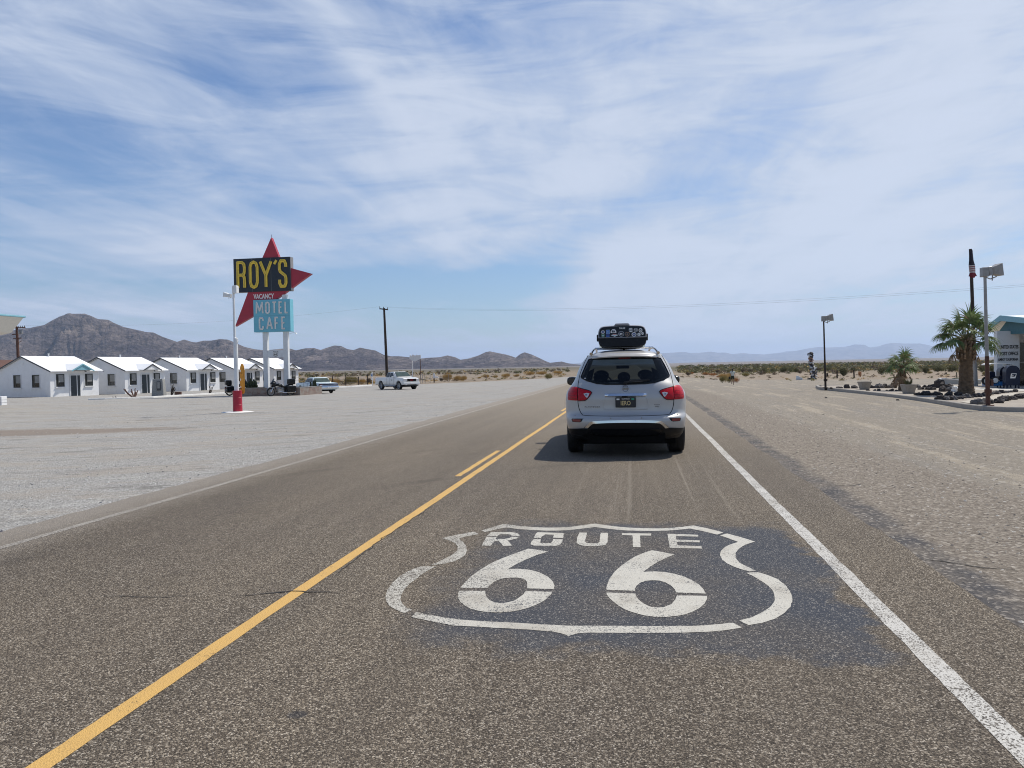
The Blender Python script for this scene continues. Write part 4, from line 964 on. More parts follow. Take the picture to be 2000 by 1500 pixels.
# number plate recess, garnish, plate, badges
rc = MB(); patch(rc, [(-.325,.945),(.325,.945),(.352,.83),(.345,.785),(.315,.762),(-.315,.762),(-.345,.785),(-.352,.83)], .04, -.022, 0); 
sh2 = MB(); 
rim_ = bez([(-.322,.948),(-.345,.86),(-.352,.80),(-.335,.768),(-.30,.757),(0,.754),(.30,.757),(.335,.768),(.352,.80),(.345,.86),(.322,.948)], 5)
strip_on(sh2, rim_, .016, .0, .012); sh2.build('plate_recess_rim', mt['silver'], suv, smooth=60)
gm = MB(); gs = []
for i in range(21):
    x = -.322+.644*i/20; e = 1-(abs(x)/.322)**8; y_ = yrear(x, .98)
    gs.append([(x, y_-.004, .952), (x, y_-.030*e-.004, .957), (x, y_-.042*e-.004, .972), (x, y_-.022*e-.004, 1.000+.006*e), (x, y_-.002, 1.008)])
gm.loft(gs); gm.build('tailgate_garnish', mt['chrome'], suv, smooth=50)
hd = MB(); hd.tube([(-.06, yrear(0, .955)-.03, .952), (.03, yrear(0, .955)-.03, .952)], .010, 6); hd.build('release_handle', mt['black_gloss'], suv)
yp = yrear(0, .87)-.022
pb = MB(); pp = bez([(-.158,.79),(-.158,.945),(.158,.945),(.158,.79)], 1, True)
pb.prism([(-.150,.788),(-.158,.796),(-.158,.940),(-.150,.948),(.150,.948),(.158,.940),(.158,.796),(.150,.788)], yp, yp+.012)
pl8 = pb.build('number_plate', mt['plate_black'], suv)
q_ = MB(); text_mb(q_, 'IERO', .070, Matrix.Translation((-.0, yp-.002, .822)), .150, .002, bold=.012); q_.build('plate_lettering', mt['plate_gold'], pl8)
q_ = MB(); text_mb(q_, 'CALIFORNIA', .017, Matrix.Translation((0, yp-.002, .913)), .125, .002, bold=.01); q_.build('plate_lettering', mt['letter_cream'], pl8)
q_ = MB(); q_.box(-.140, -.095, yp-.003, yp-.0005, .905, .928); q_.build('plate_sticker', mt['letter_white'], pl8)
q_ = MB(); q_.box(.090, .132, yp-.003, yp-.0005, .905, .930); q_.build('plate_sticker', M('green_sticker', (.04, .36, .22), .5), pl8)
em = MB(); ye = yrear(0, 1.082)-.012
for k in range(28): pass
em.tube([(.046*math.cos(2*PI*k/28), ye, 1.082+.046*math.sin(2*PI*k/28)) for k in range(29)], .006, 6, False); em.box(-.052, .052, ye-.010, ye-.001, 1.073, 1.091)
eo = em.build('emblem', mt['badge'], suv, smooth=50)
q_ = MB(); text_mb(q_, 'NISSAN', .010, Matrix.Translation((0, ye-.0115, 1.077)), .082, .002, bold=.01); q_.build('emblem_lettering', mt['black_plastic'], eo)
q_ = MB()
word = 'PATHFINDER'
for i, ch in enumerate(word):
    x = -.64+.245*(i+.5)/len(word); text_mb(q_, ch, .021, Matrix.Translation((x, yrear(x, .80)-.006, .790)), .019, .003, bold=.01)
q_.build('model_badge', mt['badge'], suv)
q_ = MB()
text_mb(q_, 'PLATINUM', .011, Matrix.Translation((.480, yrear(.48, .82)-.006, .820)), .088, .003, bold=.01); text_mb(q_, '4WD', .022, Matrix.Translation((.480, yrear(.48, .79)-.006, .785)), .065, .003, bold=.02)
q_.build('trim_badge', mt['badge'], suv)
q_ = MB(); q_.ell((-.63, yrear(-.63, 1.245)-.02, 1.245), (.012, .01, .012)); q_.build('washer_nozzle', mt['chrome'], suv)
q_ = MB(); q_.tube([(.08, .16, .27), (.08, .45, .27)], .02, 10); q_.tube([(.05, .14, .26), (.13, .14, .26)], .010, 8); q_.build('tow_hitch', mt['grey_metal'], suv)
# roof rails and cross bars
for s_ in (-1, 1):
    q_ = MB(); pts = bez([(s_*.535,.60,1.635),(s_*.515,.74,1.685),(s_*.49,1.0,1.722),(s_*.48,1.6,1.738),(s_*.48,2.3,1.725),(s_*.49,2.7,1.69),(s_*.50,2.8,1.66)], 5)
    q_.tube(pts, [.030]+[.018]*(len(pts)-2)+[.03], 8); q_.build('roof_rail', mt['chrome'], suv, smooth=50)
for y_ in (1.20, 2.25):
    q_ = MB(); q_.tube([(-.49, y_, 1.742), (.49, y_, 1.742)], .026, 8, True, (Vector((0, 0, 1)), .5))
    q_.build('cross_bar', mt['chrome'], suv, smooth=40, bevel=.006)
q_ = MB(); q_.tube([(0, 1.3, 1.70), (0, 1.25, 1.725), (0, 1.18, 1.735)], [.02, .016, .006], 8); q_.build('antenna_fin', mt['black_plastic'], suv)
# ---- roof box, its own thing on the bars
rb = thing('roof_cargo_box', 'black and grey roof box covered in stickers on top of the silver SUV', 'roof box', (-.21, 12.75, 1.757), R(1.7))
def boxring(y, sc, zb, zt, wb, wt, dy=0):
    prof = [(wb*.86, zb), (wb, zb+.05), (wb*1.0, zb+.15), (wt*1.0, zb+.17), (wt*.985, zb+.25), (wt*.93, zt-.045), (wt*.80, zt-.012), (wt*.35, zt), (0, zt+.002)]
    prof = [(x*sc, z) for x, z in prof]; P_ = bez(prof, 3)
    return [(x, y+dy*(z-zb), z) for x, z in P_]+[(-x, y+dy*(z-zb), z) for x, z in reversed(P_[:-1])]
base = MB(); lid = MB()
def full(y, sc, zt, split, dy=0):
    pr = [(.335,.0),(.375,.03),(.392,.09),(.396,.14)] if split == 0 else [(.398,.142),(.396,.20),(.385,.27),(.350,.325),(.27,.345),(.10,.352),(0,.353)]
    pr = [(x*sc, z if split == 0 else .142+(z-.142)*zt) for x, z in pr]
    P_ = bez(pr, 4)
    if split == 0: return [(x, y+dy*z, z) for x, z in P_]+[(-x, y+dy*z, z) for x, z in reversed(P_)]
    return [(x, y+dy*z, z) for x, z in P_]+[(-x, y+dy*z, z) for x, z in reversed(P_[:-1])]
ys = [(0, .975, .93), (.03, 1.0, .98), (.12, 1.0, 1.0), (.8, 1.0, 1.0), (1.3, .97, .95), (1.65, .86, .78), (1.85, .62, .5), (1.92, .40, .3)]
base.loft([full(y, s_, 1, 0, .12 if y < .1 else 0) for y, s_, t_ in ys]); base.build('base_tray', mt['black_plastic'], rb, smooth=45)
lid.loft([full(y, s_, t_, 1, .12 if y < .1 else 0) for y, s_, t_ in ys]); lid.build('lid', mt['grey_lid'], rb, smooth=45)
q_ = MB(); q_.prism([(-.13, .345), (-.105, .378), (.105, .378), (.13, .345)], .03, 1.4); q_.build('lid_ridge', mt['grey_lid'], rb, bevel=.01)
fy = lambda x, z: .12*z-.006
q_ = MB(); patch(q_, bez([(-.372,.150),(-.378,.20),(-.365,.27),(-.335,.308),(-.25,.324),(0,.331),(.25,.324),(.335,.308),(.365,.27),(.378,.20),(.372,.150)], 4), .06, .0, .02, fy); q_.build('end_panel', mt['black_gloss'], rb, smooth=60)
q_ = MB(); q_.tube([(-.385, .004, .145), (.385, .004, .145)], .006, 6); q_.tube([(.12, -.0, .150), (.37, -.0, .152)], .0045, 6); q_.build('lid_seam', mt['grey_lid'], rb)
for s_ in (-1, 1):
    q_ = MB(); q_.box(s_*.40-.018, s_*.40+.018, .05, .16, .09, .20); q_.build('latch', mt['black_plastic'], rb, bevel=.006)
    q_ = MB(); q_.box(s_*.36-.02, s_*.36+.02, .3, .42, -.02, .05); q_.build('clamp', mt['chrome'], rb, bevel=.006)
q_ = MB(); text_mb(q_, 'THULE', .026, Matrix.Translation((0, .12*.29-.009, .283)), .10, .002, bold=.03); q_.build('brand_lettering', mt['letter_white'], rb)
C_ = {'w': mt['letter_cream'], 'b': M('sticker_blue', (.05, .16, .48), .4), 'k': mt['sign_black'], 'g': M('sticker_green', (.10, .20, .13), .4), 'o': M('sticker_brown', (.28, .17, .10), .4), 'c': M('sticker_ice', (.45, .60, .66), .4), 'r': M('sticker_red', (.5, .08, .07), .4), 'n': M('sticker_navy', (.03, .06, .22), .4), 's': M('sticker_grey', (.42, .43, .45), .4)}
def ngon(cx, cz, rx, rz, n, rot=0, zf=None): return [(cx+rx*math.cos(rot+2*PI*k/n), cz+rz*math.sin(rot+2*PI*k/n)) for k in range(n)]
def sticker(layers):
    par = None
    for i, (c_, P_) in enumerate(layers):
        q_ = MB(); k = -.0005-.0012*(i+1)
        n = len(P_); vs_ = [(x, .12*z-.006+k, z) for x, z in P_]; vs_ += [(x, .12*z-.006+k+.001, z) for x, z in P_]
        tri = tessellate_polygon([[Vector((x, z, 0)) for x, z in P_]]); q_.add(vs_, [tuple(t) for t in tri]+[(j, (j+1) % n, (j+1) % n+n, j+n) for j in range(n)])
        o_ = q_.build('sticker' if i == 0 else 'sticker_print', C_[c_], rb if i == 0 else par)
        if i == 0: par = o_
def rc_(cx, cz, w_, h_): return [(cx-w_/2, cz-h_/2), (cx+w_/2, cz-h_/2), (cx+w_/2, cz+h_/2), (cx-w_/2, cz+h_/2)]
sticker([('w', ngon(-.315,.240,.034,.030,6)), ('n', ngon(-.315,.240,.026,.021,6)), ('s', rc_(-.315,.240,.04,.010))])
sticker([('c', rc_(-.232,.243,.060,.066)), ('b', rc_(-.232,.243,.052,.058)), ('c', ngon(-.232,.245,.006,.02,8))])
sticker([('w', [(-.188,.222),(-.188,.245),(-.178,.268),(-.155,.284),(-.128,.284),(-.105,.268),(-.095,.245),(-.095,.222)]), ('s', ngon(-.142,.252,.032,.024,14)), ('k', [(-.165,.230),(-.168,.268),(-.158,.268),(-.150,.245),(-.120,.252),(-.110,.232)])])
sticker([('g', [(-.345,.205),(-.285,.208),(-.288,.165),(-.312,.140),(-.338,.165)]), ('c', ngon(-.313,.178,.018,.014,10)), ('g', ngon(-.313,.172,.010,.008,8))])
sticker([('n', rc_(-.235,.180,.058,.050)), ('b', rc_(-.235,.170,.05,.012))])
sticker([('w', [(-.185,.185),(-.150,.196),(-.125,.198),(-.100,.196),(-.062,.186),(-.095,.172),(-.122,.160),(-.150,.172)]), ('c', [(-.165,.184),(-.125,.190),(-.08,.185),(-.122,.166)]), ('r', rc_(-.124,.200,.05,.010))])
sticker([('s', ngon(-.015,.205,.047,.045,24)), ('k', ngon(-.015,.205,.040,.038,24)), ('w', ngon(-.018,.200,.026,.016,12)), ('k', ngon(-.010,.198,.022,.006,8)), ])
sticker([('o', [(.045,.215),(.065,.232),(.100,.232),(.120,.215),(.118,.180),(.082,.150),(.050,.180)]), ('k', [(.052,.212),(.070,.224),(.095,.224),(.112,.212),(.110,.184),(.082,.160),(.057,.184)]), ('o', [(.078,.215),(.086,.215),(.088,.2),(.1,.196),(.088,.19),(.084,.170),(.078,.19),(.066,.194),(.078,.2)])])
sticker([('s', [(.110,.245),(.108,.285),(.125,.298),(.160,.298),(.170,.285),(.168,.230),(.120,.228)]), ('k', rc_(.139,.262,.052,.010)), ('w', rc_(.138,.281,.044,.014)), ('w', ngon(.142,.241,.015,.010,10))])
sticker([('s', ngon(.222,.262,.036,.034,8)), ('k', ngon(.222,.262,.028,.026,8)), ('w', [(.198,.266),(.208,.280),(.220,.262),(.210,.250)]), ('w', [(.228,.262),(.240,.278),(.248,.262),(.238,.246)])])
sticker([('w', ngon(.298,.255,.030,.036,16)), ('k', ngon(.298,.255,.017,.020,14)), ('w', ngon(.298,.255,.007,.009,8))])
sticker([('w', ngon(.192,.190,.039,.037,22)), ('n', ngon(.192,.190,.027,.025,18)), ('s', ngon(.192,.190,.016,.012,12))])
sticker([('s', ngon(.272,.188,.031,.030,8)), ('w', ngon(.272,.188,.020,.020,8)), ('g', ngon(.270,.186,.008,.008,6))])
sticker([('w', ngon(.330,.203,.018,.024,12)), ('s', ngon(.330,.203,.008,.012,8))])
# ------------------------------------------------------------------ other vehicles
def side_loft(mb, stations):
    """stations of (y, [(halfwidth, z) ... bottom to top]); closes over the top"""
    rings = []
    for y, pr in stations: rings.append([(x, y, z) for x, z in pr]+[(-x, y, z) for x, z in reversed(pr)])
    mb.loft(rings)
pk = thing('pickup_truck', 'white crew cab pickup truck parked on the gravel below the utility pole', 'pickup truck', hit(776, 760.5), R(-131.5))
def pst(y, zb, zt, w_=.99): return (y, [(w_*.93, zb), (w_, zb+.12), (w_, (zb+zt)/2), (w_*.985, zt-.06), (w_*.95, zt)])
b_ = MB(); side_loft(b_, [pst(-2.95, .62, 1.22, .94), pst(-2.90, .52, 1.28), pst(-1.0, .50, 1.29), pst(-.2, .50, 1.29), pst(1.2, .50, 1.29), pst(2.2, .50, 1.26, .98), pst(2.72, .52, 1.21, .96), pst(2.84, .60, 1.10, .92)])
pb_ = b_.build('body', mt['car_white'], pk, smooth=40, bevel=.02)
def arch_cut(body, ys_, r, z, mat='under'):
    c_ = MB()
    for y_ in ys_: c_.lathe([(r, -1.3), (r, 1.3)], 24, Matrix.Translation((0, y_, z)) @ Matrix.Rotation(R(90), 4, 'Y'))
    co_ = c_.build('cutter', mt['under']); co_.parent = body.parent
    md = body.modifiers.new('a', 'BOOLEAN'); md.operation = 'DIFFERENCE'; md.object = co_; md.solver = 'EXACT'
    bpy.context.view_layer.update()
    dg_ = bpy.context.evaluated_depsgraph_get(); me_ = bpy.data.meshes.new_from_object(body.evaluated_get(dg_)); body.modifiers.clear(); body.data = me_
    while len(me_.materials) > 1: me_.materials.pop()
    bpy.data.objects.remove(co_)
arch_cut(pb_, (-1.75, 1.90), .52, .44)
b_ = MB(); b_.box(-.85, .85, -2.80, -.72, 1.20, 1.285); b_.build('bed_interior', mt['under'], pk)
cab = MB()
def cst(y, zt, w1=.97, w2=.80): return (y, [(w1, 1.22), (w1*.985, 1.32), (w2+.03, zt-.10), (w2, zt-.03), (w2*.8, zt)])
side_loft(cab, [cst(-.62, 1.30, .95, .93), cst(-.58, 1.80, .96, .80), cst(-.3, 1.87), cst(.5, 1.885), cst(.75, 1.86), cst(1.45, 1.30, .95, .90)])
cab.build('cab', mt['car_white'], pk, smooth=35)
for s_ in (-1, 1):
    for ya, yb, zt in ((-.50, .04, 1.79), (.12, .98, 1.77)):
        q_ = MB(); xb, xt = s_*.965, s_*.865
        y2 = yb-(.0 if ya < 0 else .42); q_.add([(xb, ya, 1.31), (xb, yb, 1.31), (xt, y2, zt), (xt, ya+.04, zt), (xb-s_*.02, ya, 1.31), (xb-s_*.02, yb, 1.31), (xt-s_*.02, y2, zt), (xt-s_*.02, ya+.04, zt)], [(0, 1, 2, 3), (7, 6, 5, 4), (0, 4, 5, 1), (1, 5, 6, 2), (2, 6, 7, 3), (3, 7, 4, 0)])
        q_.build('side_window', mt['dark_glass'], pk)
    q_ = MB(); q_.box(s_*1.12-.11, s_*1.12+.11, .92, 1.02, 1.22, 1.42); q_.box(s_*.97-.06, s_*.97+.10, .95, .99, 1.26, 1.30); q_.build('door_mirror', mt['car_white'], pk, bevel=.03)
    for y_ in (-.42, .30):
        q_ = MB(); q_.box(s_*.985-.01, s_*.985+.02, y_, y_+.16, 1.08, 1.11); q_.build('door_handle', mt['chrome'], pk)
    for y_ in (.06, -.56, .95):
        q_ = MB(); q_.box(s_*.992-.002, s_*.992+.004, y_, y_+.015, .5, 1.2); q_.build('door_gap', mt['under'], pk)
    q_ = MB(); q_.box(s_*.78-.15, s_*.78+.15, 2.80, 2.87, .90, 1.15); q_.build('headlight', mt['lamp_clear'], pk, bevel=.02)
    q_ = MB(); q_.box(s_*.66-.10, s_*.66+.10, 2.90, 2.95, .50, .60); q_.build('fog_lamp', mt['lamp_clear'], pk, bevel=.02)
    q_ = MB(); q_.box(s_*.90-.06, s_*.90+.06, -2.97, -2.93, .80, 1.15); q_.build('tail_light', mt['lamp_red'], pk)
    q_ = MB(); q_.tube([(s_*.96, -1.1, .40), (s_*.98, 1.35, .40)], .04, 8); q_.build('running_board', mt['chrome'], pk)
    q_ = MB()
    for k in range(5): q_.box(s_*.992, s_*.998, .38+k*.065, .42+k*.065, .98-.01*(k%2), 1.04+.012*(k%3))
    q_.build('door_marking', mt['trim'], pk)
q_ = MB(); q_.add([(-.84, 1.36, 1.36), (.84, 1.36, 1.36), (.72, .80, 1.81), (-.72, .80, 1.81), (-.84, 1.39, 1.395), (.84, 1.39, 1.395), (.72, .83, 1.845), (-.72, .83, 1.845)], [(3, 2, 1, 0), (4, 5, 6, 7), (0, 1, 5, 4), (2, 3, 7, 6), (1, 2, 6, 5), (3, 0, 4, 7)]); q_.build('windscreen', mt['glass_green'], pk)
q_ = MB(); q_.add([(-.80, -.60, 1.36), (.80, -.60, 1.36), (.74, -.585, 1.76), (-.74, -.585, 1.76), (-.80, -.63, 1.36), (.80, -.63, 1.36), (.74, -.615, 1.76), (-.74, -.615, 1.76)], [(3, 2, 1, 0), (4, 5, 6, 7), (0, 1, 5, 4), (2, 3, 7, 6), (1, 2, 6, 5), (3, 0, 4, 7)]); q_.build('rear_window', mt['dark_glass'], pk)
q_ = MB(); q_.box(-.60, .60, 2.83, 2.90, .84, 1.16); gr_ = q_.build('grille', mt['chrome'], pk, bevel=.02)
q_ = MB(); q_.box(-.53, .53, 2.895, 2.91, .88, 1.12); q_.build('grille_mesh', mt['under'], gr_)
q_ = MB(); text_mb(q_, 'GMC', .10, Matrix.Translation((0, 2.93, .95)) @ Matrix.Rotation(PI, 4, 'Z'), .34, .01, bold=.02); q_.build('grille_badge', mt['lamp_red'], gr_)
q_ = MB(); q_.box(-.96, .96, 2.72, 2.96, .55, .78); q_.build('front_bumper', mt['car_white'], pk, bevel=.04)
q_ = MB(); q_.box(-.80, .80, 2.76, 2.93, .38, .56); q_.build('air_dam', mt['black_plastic'], pk, bevel=.02)
q_ = MB(); q_.box(-.16, .16, 2.965, 2.985, .60, .74); q_.build('number_plate', mt['letter_white'], pk)
q_ = MB(); q_.box(-.95, .95, -3.06, -2.90, .48, .66); q_.build('rear_bumper', mt['chrome'], pk, bevel=.03)
q_ = MB(); q_.box(-.8, .8, -2.6, 2.6, .30, .48); q_.build('underbody', mt['under'], pk)
for x_ in (-.86, .86):
    for y_ in (-1.75, 1.90): disc_wheel(pk, x_, y_, .435, .27, 1 if x_ > 0 else -1, 6, .68, simple=True)
# vintage saloon, tail towards the camera
p0 = hit(634, 768.3); hd_ = Vector((-.734, .679, 0))
vc = thing('vintage_car', 'pale blue 1960s saloon car with chrome tail parked beside the sign base', 'car', p0+hd_*1.7, R(47))
def vst(y, zb, zt, w_, ws): return (y, [(w_*.90, zb), (w_, zb+.12), (w_*1.0, zb+.28), (w_*.975, zt-.08), (ws, zt)])
b_ = MB(); side_loft(b_, [vst(-2.62, .52, .88, .90, .86), vst(-2.56, .36, .95, .97, .90), vst(-1.9, .30, .97, 1.0, .92), vst(-.8, .28, .99, 1.0, .93), vst(.8, .28, .99, 1.0, .93), vst(2.0, .30, .97, .99, .92), vst(2.60, .36, .93, .97, .90), vst(2.72, .50, .84, .90, .84)])
vb = b_.build('body', mt['car_blue'], vc, smooth=40, bevel=.02); arch_cut(vb, (-1.45, 1.55), .40, .36)
q_ = MB()
for y0_, y1_ in ((-2.58, -1.25),): q_.add([(-.88, y0_, .955), (.88, y0_, .955), (.90, y1_, 1.01), (-.90, y1_, 1.01), (-.88, y0_, .93), (.88, y0_, .93), (.90, y1_, .95), (-.90, y1_, .95)], [(0, 1, 2, 3), (7, 6, 5, 4), (0, 4, 5, 1), (1, 5, 6, 2), (2, 6, 7, 3), (3, 7, 4, 0)])
q_.build('boot_lid', mt['car_roof'], vc, bevel=.01)
gh = MB()
def gst(y, zt, w1=.90, w2=.72): return (y, [(w1, .97), (w1*.99, 1.02), (w2+.03, zt-.08), (w2, zt-.02), (w2*.8, zt)])
side_loft(gh, [gst(-1.30, 1.02, .88, .84), gst(-.92, 1.43, .88, .70), gst(-.6, 1.475), gst(.1, 1.475), gst(.35, 1.44), gst(.85, 1.02, .88, .86)])
gh.build('roof', mt['car_roof'], vc, smooth=35)
def quad_panel(name, P_, mat, par, th=.015):
    P_ = [Vector(p) for p in P_]; nrm = (P_[1]-P_[0]).cross(P_[2]-P_[0]).normalized(); q__ = MB()
    q__.add([p+nrm*th*.6 for p in P_]+[p-nrm*th*.4 for p in P_], [(0, 1, 2, 3), (7, 6, 5, 4), (0, 4, 5, 1), (1, 5, 6, 2), (2, 6, 7, 3), (3, 7, 4, 0)]); return q__.build(name, mat, par)
quad_panel('rear_window', [(-.80, -1.275, 1.06), (.80, -1.275, 1.06), (.66, -.955, 1.40), (-.66, -.955, 1.40)], mt['glass_green'], vc, .03)
quad_panel('windscreen', [(.80, .80, 1.07), (-.80, .80, 1.07), (-.66, .40, 1.40), (.66, .40, 1.40)], mt['glass_green'], vc, .03)
for s_ in (-1, 1):
    for ya, yb in ((-.95, -.22), (-.16, .55)):
        quad_panel('side_window', [(s_*.892, ya, 1.05), (s_*.892, yb, 1.05), (s_*.765, yb-(.22 if yb > 0 else 0), 1.38), (s_*.765, ya+(.22 if ya < -.5 else 0), 1.38)][::s_], mt['dark_glass'], vc, .03)
    q_ = MB(); q_.tube([(s_*.975, -2.5, .90), (s_*.995, 0, .93), (s_*.975, 2.55, .89)], .012, 6); q_.build('side_moulding', mt['chrome'], vc)
    for y_ in (-.20, .72, -.98):
        q_ = MB(); q_.box(s_*1.0-.003, s_*1.0+.003, y_, y_+.015, .36, .97); q_.build('door_gap', mt['under'], vc)
    q_ = MB(); q_.lathe([(0, -.02), (.09, -.02), (.10, .0), (.07, .03), (0, .035)], 16, Matrix.Translation((s_*.78, 2.72, .70)) @ Matrix.Rotation(R(-90), 4, 'X')); q_.build('headlight', mt['lamp_clear'], vc, smooth=40)
    q_ = MB(); q_.box(s_*.74-.10, s_*.74+.10, -2.665, -2.64, .81, .84); q_.build('tail_light', mt['lamp_dark_red'], vc)
q_ = MB(); q_.prism([(-.93, .70), (-.95, .80), (-.90, .895), (.90, .895), (.95, .80), (.93, .70)], -2.65, -2.55); q_.build('tail_panel', mt['sign_black'], vc, bevel=.01)
q_ = MB(); q_.tube([(-.92, -2.60, .905), (-.4, -2.665, .91), (.4, -2.665, .91), (.92, -2.60, .905)], .018, 6); q_.tube([(-.93, -2.62, .77), (-.4, -2.675, .765), (.4, -2.675, .765), (.93, -2.62, .77)], .03, 6); q_.build('tail_trim', mt['chrome'], vc)
q_ = MB(); rg_ = [(-1.03, -2.45), (-1.02, -2.62), (-.85, -2.74), (-.4, -2.79), (.4, -2.79), (.85, -2.74), (1.02, -2.62), (1.03, -2.45)]
q_.loft([[(x, y, .44), (x*1.0, y-.03, .50), (x, y-.03, .60), (x, y, .68), (x*.96, y+.05, .66), (x*.96, y+.05, .46)] for x, y in rg_]); q_.build('rear_bumper', mt['chrome'], vc, smooth=30)
q_ = MB(); q_.box(-.16, .16, -2.84, -2.82, .50, .63); q_.build('number_plate', mt['letter_white'], vc)
q_ = MB(); q_.box(-.98, .98, 2.68, 2.86, .42, .60); q_.build('front_bumper', mt['chrome'], vc, bevel=.03)
q_ = MB(); q_.box(-.75, .75, -2.4, 2.5, .22, .38); q_.tube([(.5, -2.0, .26), (.55, -2.75, .28)], .035, 8); q_.build('underbody', mt['under'], vc)
for x_ in (-.76, .76):
    for y_ in (-1.45, 1.55):
        wh_ = disc_wheel(vc, x_, y_, .345, .19, 1 if x_ > 0 else -1, 0, .56, simple=True)
        q_ = MB(); q_.lathe([(.255, (.096 if x_ > 0 else -.096)), (.215, (.10 if x_ > 0 else -.10)), (.19, (.096 if x_ > 0 else -.096))], 24, Matrix.Rotation(R(90), 4, 'Y')); q_.build('whitewall', mt['letter_cream'], wh_)
# motorcycles (forward is +y)
def motorcycle(label, loc, rz, cases):
    t = thing('motorcycle', label, 'motorcycle', loc, rz, 'motorcycles parked by the sign')
    for y_, wd in ((-.78, .17), (.80, .13)):
        wh = bpy.data.objects.new('wheel', None); link(wh, t); wh.location = (0, y_, .33)
        Mx = Matrix.Rotation(R(90), 4, 'Y'); h = wd/2; q_ = MB()
        q_.lathe([(.23, -h*.7), (.27, -h), (.315, -h*.8), (.33, 0), (.315, h*.8), (.27, h), (.23, h*.7)], 30, Mx, close=True); q_.build('tyre', mt['rubber'], wh, smooth=50)
        q_ = MB(); q_.lathe([(.232, -.05), (.232, .05), (.215, .05), (.215, -.05)], 28, Mx, close=True); q_.lathe([(.0, -.07), (.05, -.07), (.05, .07), (.0, .07)], 12, Mx, close=False)
        for k in range(10): a = 2*PI*k/10; q_.tube([(0, .04*math.cos(a), .04*math.sin(a)), (0, .222*math.cos(a+.12), .222*math.sin(a+.12))], .012, 5)
        q_.build('rim', mt['grey_metal'], wh, smooth=40)
    q_ = MB(); q_.tube([(0, .80, .33), (0, .66, .62), (0, .52, .98)], .035, 8)
    for s_ in (-1, 1): q_.tube([(s_*.10, .82, .33), (s_*.10, .66, .64), (s_*.09, .50, 1.02)], .026, 8)
    q_.build('front_fork', mt['chrome'], t, smooth=40)
    q_ = MB(); q_.tube([(0, .50, .90), (0, .1, .78), (0, -.45, .62), (0, -.62, .50)], .04, 8); q_.tube([(0, .48, .85), (0, .34, .34), (0, -.25, .26), (0, -.5, .42), (0, -.78, .33)], .035, 8); q_.build('frame', mt['black_gloss'], t)
    q_ = MB(); q_.box(-.15, .15, -.22, .30, .24, .50); q_.ell((0, .16, .56), (.14, .15, .13)); q_.ell((0, -.10, .55), (.13, .13, .12)); q_.build('engine', mt['grey_metal'], t, bevel=.03)
    q_ = MB(); q_.loft([[(.17*k*math.cos(a), y, z+.13*k*math.sin(a)) for a in [2*PI*j/12 for j in range(12)]] for y, z, k in ((.46, .84, .35), (.36, .86, .85), (.15, .86, 1.05), (-.06, .82, .9), (-.16, .78, .5))]); q_.build('fuel_tank', mt['black_gloss'], t, smooth=50)
    q_ = MB(); q_.loft([[(w_*math.cos(a), y, z+.055*math.sin(a)) for a in [2*PI*j/12 for j in range(12)]] for y, z, w_ in ((-.08, .77, .10), (-.25, .74, .17), (-.45, .75, .19), (-.55, .82, .16), (-.80, .86, .15), (-.95, .86, .10))]); q_.build('seat', mt['rubber'], t, smooth=50)
    q_ = MB(); q_.tube([(-.40, .30, 1.08), (-.30, .44, 1.05), (0, .50, 1.02), (.30, .44, 1.05), (.40, .30, 1.08)], .018, 8); q_.build('handlebar', mt['chrome'], t)
    q_ = MB(); q_.loft([[(w_*math.cos(a), y+.06*math.sin(a), z+h_*math.sin(a)) for a in [2*PI*j/12 for j in range(12)]] for y, z, w_, h_ in ((.40, .98, .20, .20), (.60, .92, .32, .26), (.76, .86, .16, .16))]); fr_ = q_.build('fairing', mt['black_gloss'], t, smooth=50)
    q_ = MB(); q_.loft([[(x*k, y-.10*(1-abs(x)/.2)*.4, z) for x in (-.2, -.1, 0, .1, .2)]+[(x*k, y+.01-.10*(1-abs(x)/.2)*.4, z) for x in (.2, .1, 0, -.1, -.2)] for k, y, z in ((1, .64, 1.05), (.9, .58, 1.22), (.6, .52, 1.36))]); q_.build('windscreen', mt['dark_glass'], t, smooth=50)
    q_ = MB(); q_.lathe([(0, -.05), (.08, -.04), (.09, .03), (.0, .045)], 14, Matrix.Translation((0, .76, .90)) @ Matrix.Rotation(R(-90), 4, 'X')); q_.build('headlight', mt['lamp_clear'], t, smooth=50)
    for y_, a0, a1 in ((-.78, 30, 165), (.80, 20, 150)):
        q_ = MB(); rr_ = []
        for k in range(9):
            a = R(a0+(a1-a0)*k/8); rr_.append([(x, y_+.375*math.cos(a), .33+.375*math.sin(a)) for x in (-.09, .09)]+[(x, y_+.365*math.cos(a), .33+.365*math.sin(a)) for x in (.09, -.09)])
        q_.loft(rr_); q_.build('mudguard', mt['black_gloss'], t, smooth=50)
    for s_ in (-1, 1):
        q_ = MB(); q_.box(s_*.28-.13, s_*.28+.13, -1.10, -.42, .34, .78); q_.build('saddlebag', cases, t, bevel=.06, seg=3)
        q_ = MB(); q_.tube([(s_*.19, .2, .38), (s_*.22, -.2, .26), (s_*.24, -.6, .27), (s_*.24, -1.12, .29)], [.03, .035, .05, .05], 8); q_.build('exhaust', mt['chrome'], t, smooth=40)
        q_ = MB(); q_.tube([(s_*.34, .38, 1.07), (s_*.38, .42, 1.18)], .008, 6); q_.ell((s_*.39, .43, 1.21), (.06, .02, .04)); q_.build('mirror', mt['black_gloss'], t)
    q_ = MB(); q_.box(-.27, .27, -1.12, -.62, .88, 1.32); q_.build('top_case', mt['black_gloss'], t, bevel=.07, seg=3)
    q_ = MB(); q_.box(-.07, .07, -1.13, -1.09, .62, .68); q_.build('tail_light', mt['lamp_red'], t)
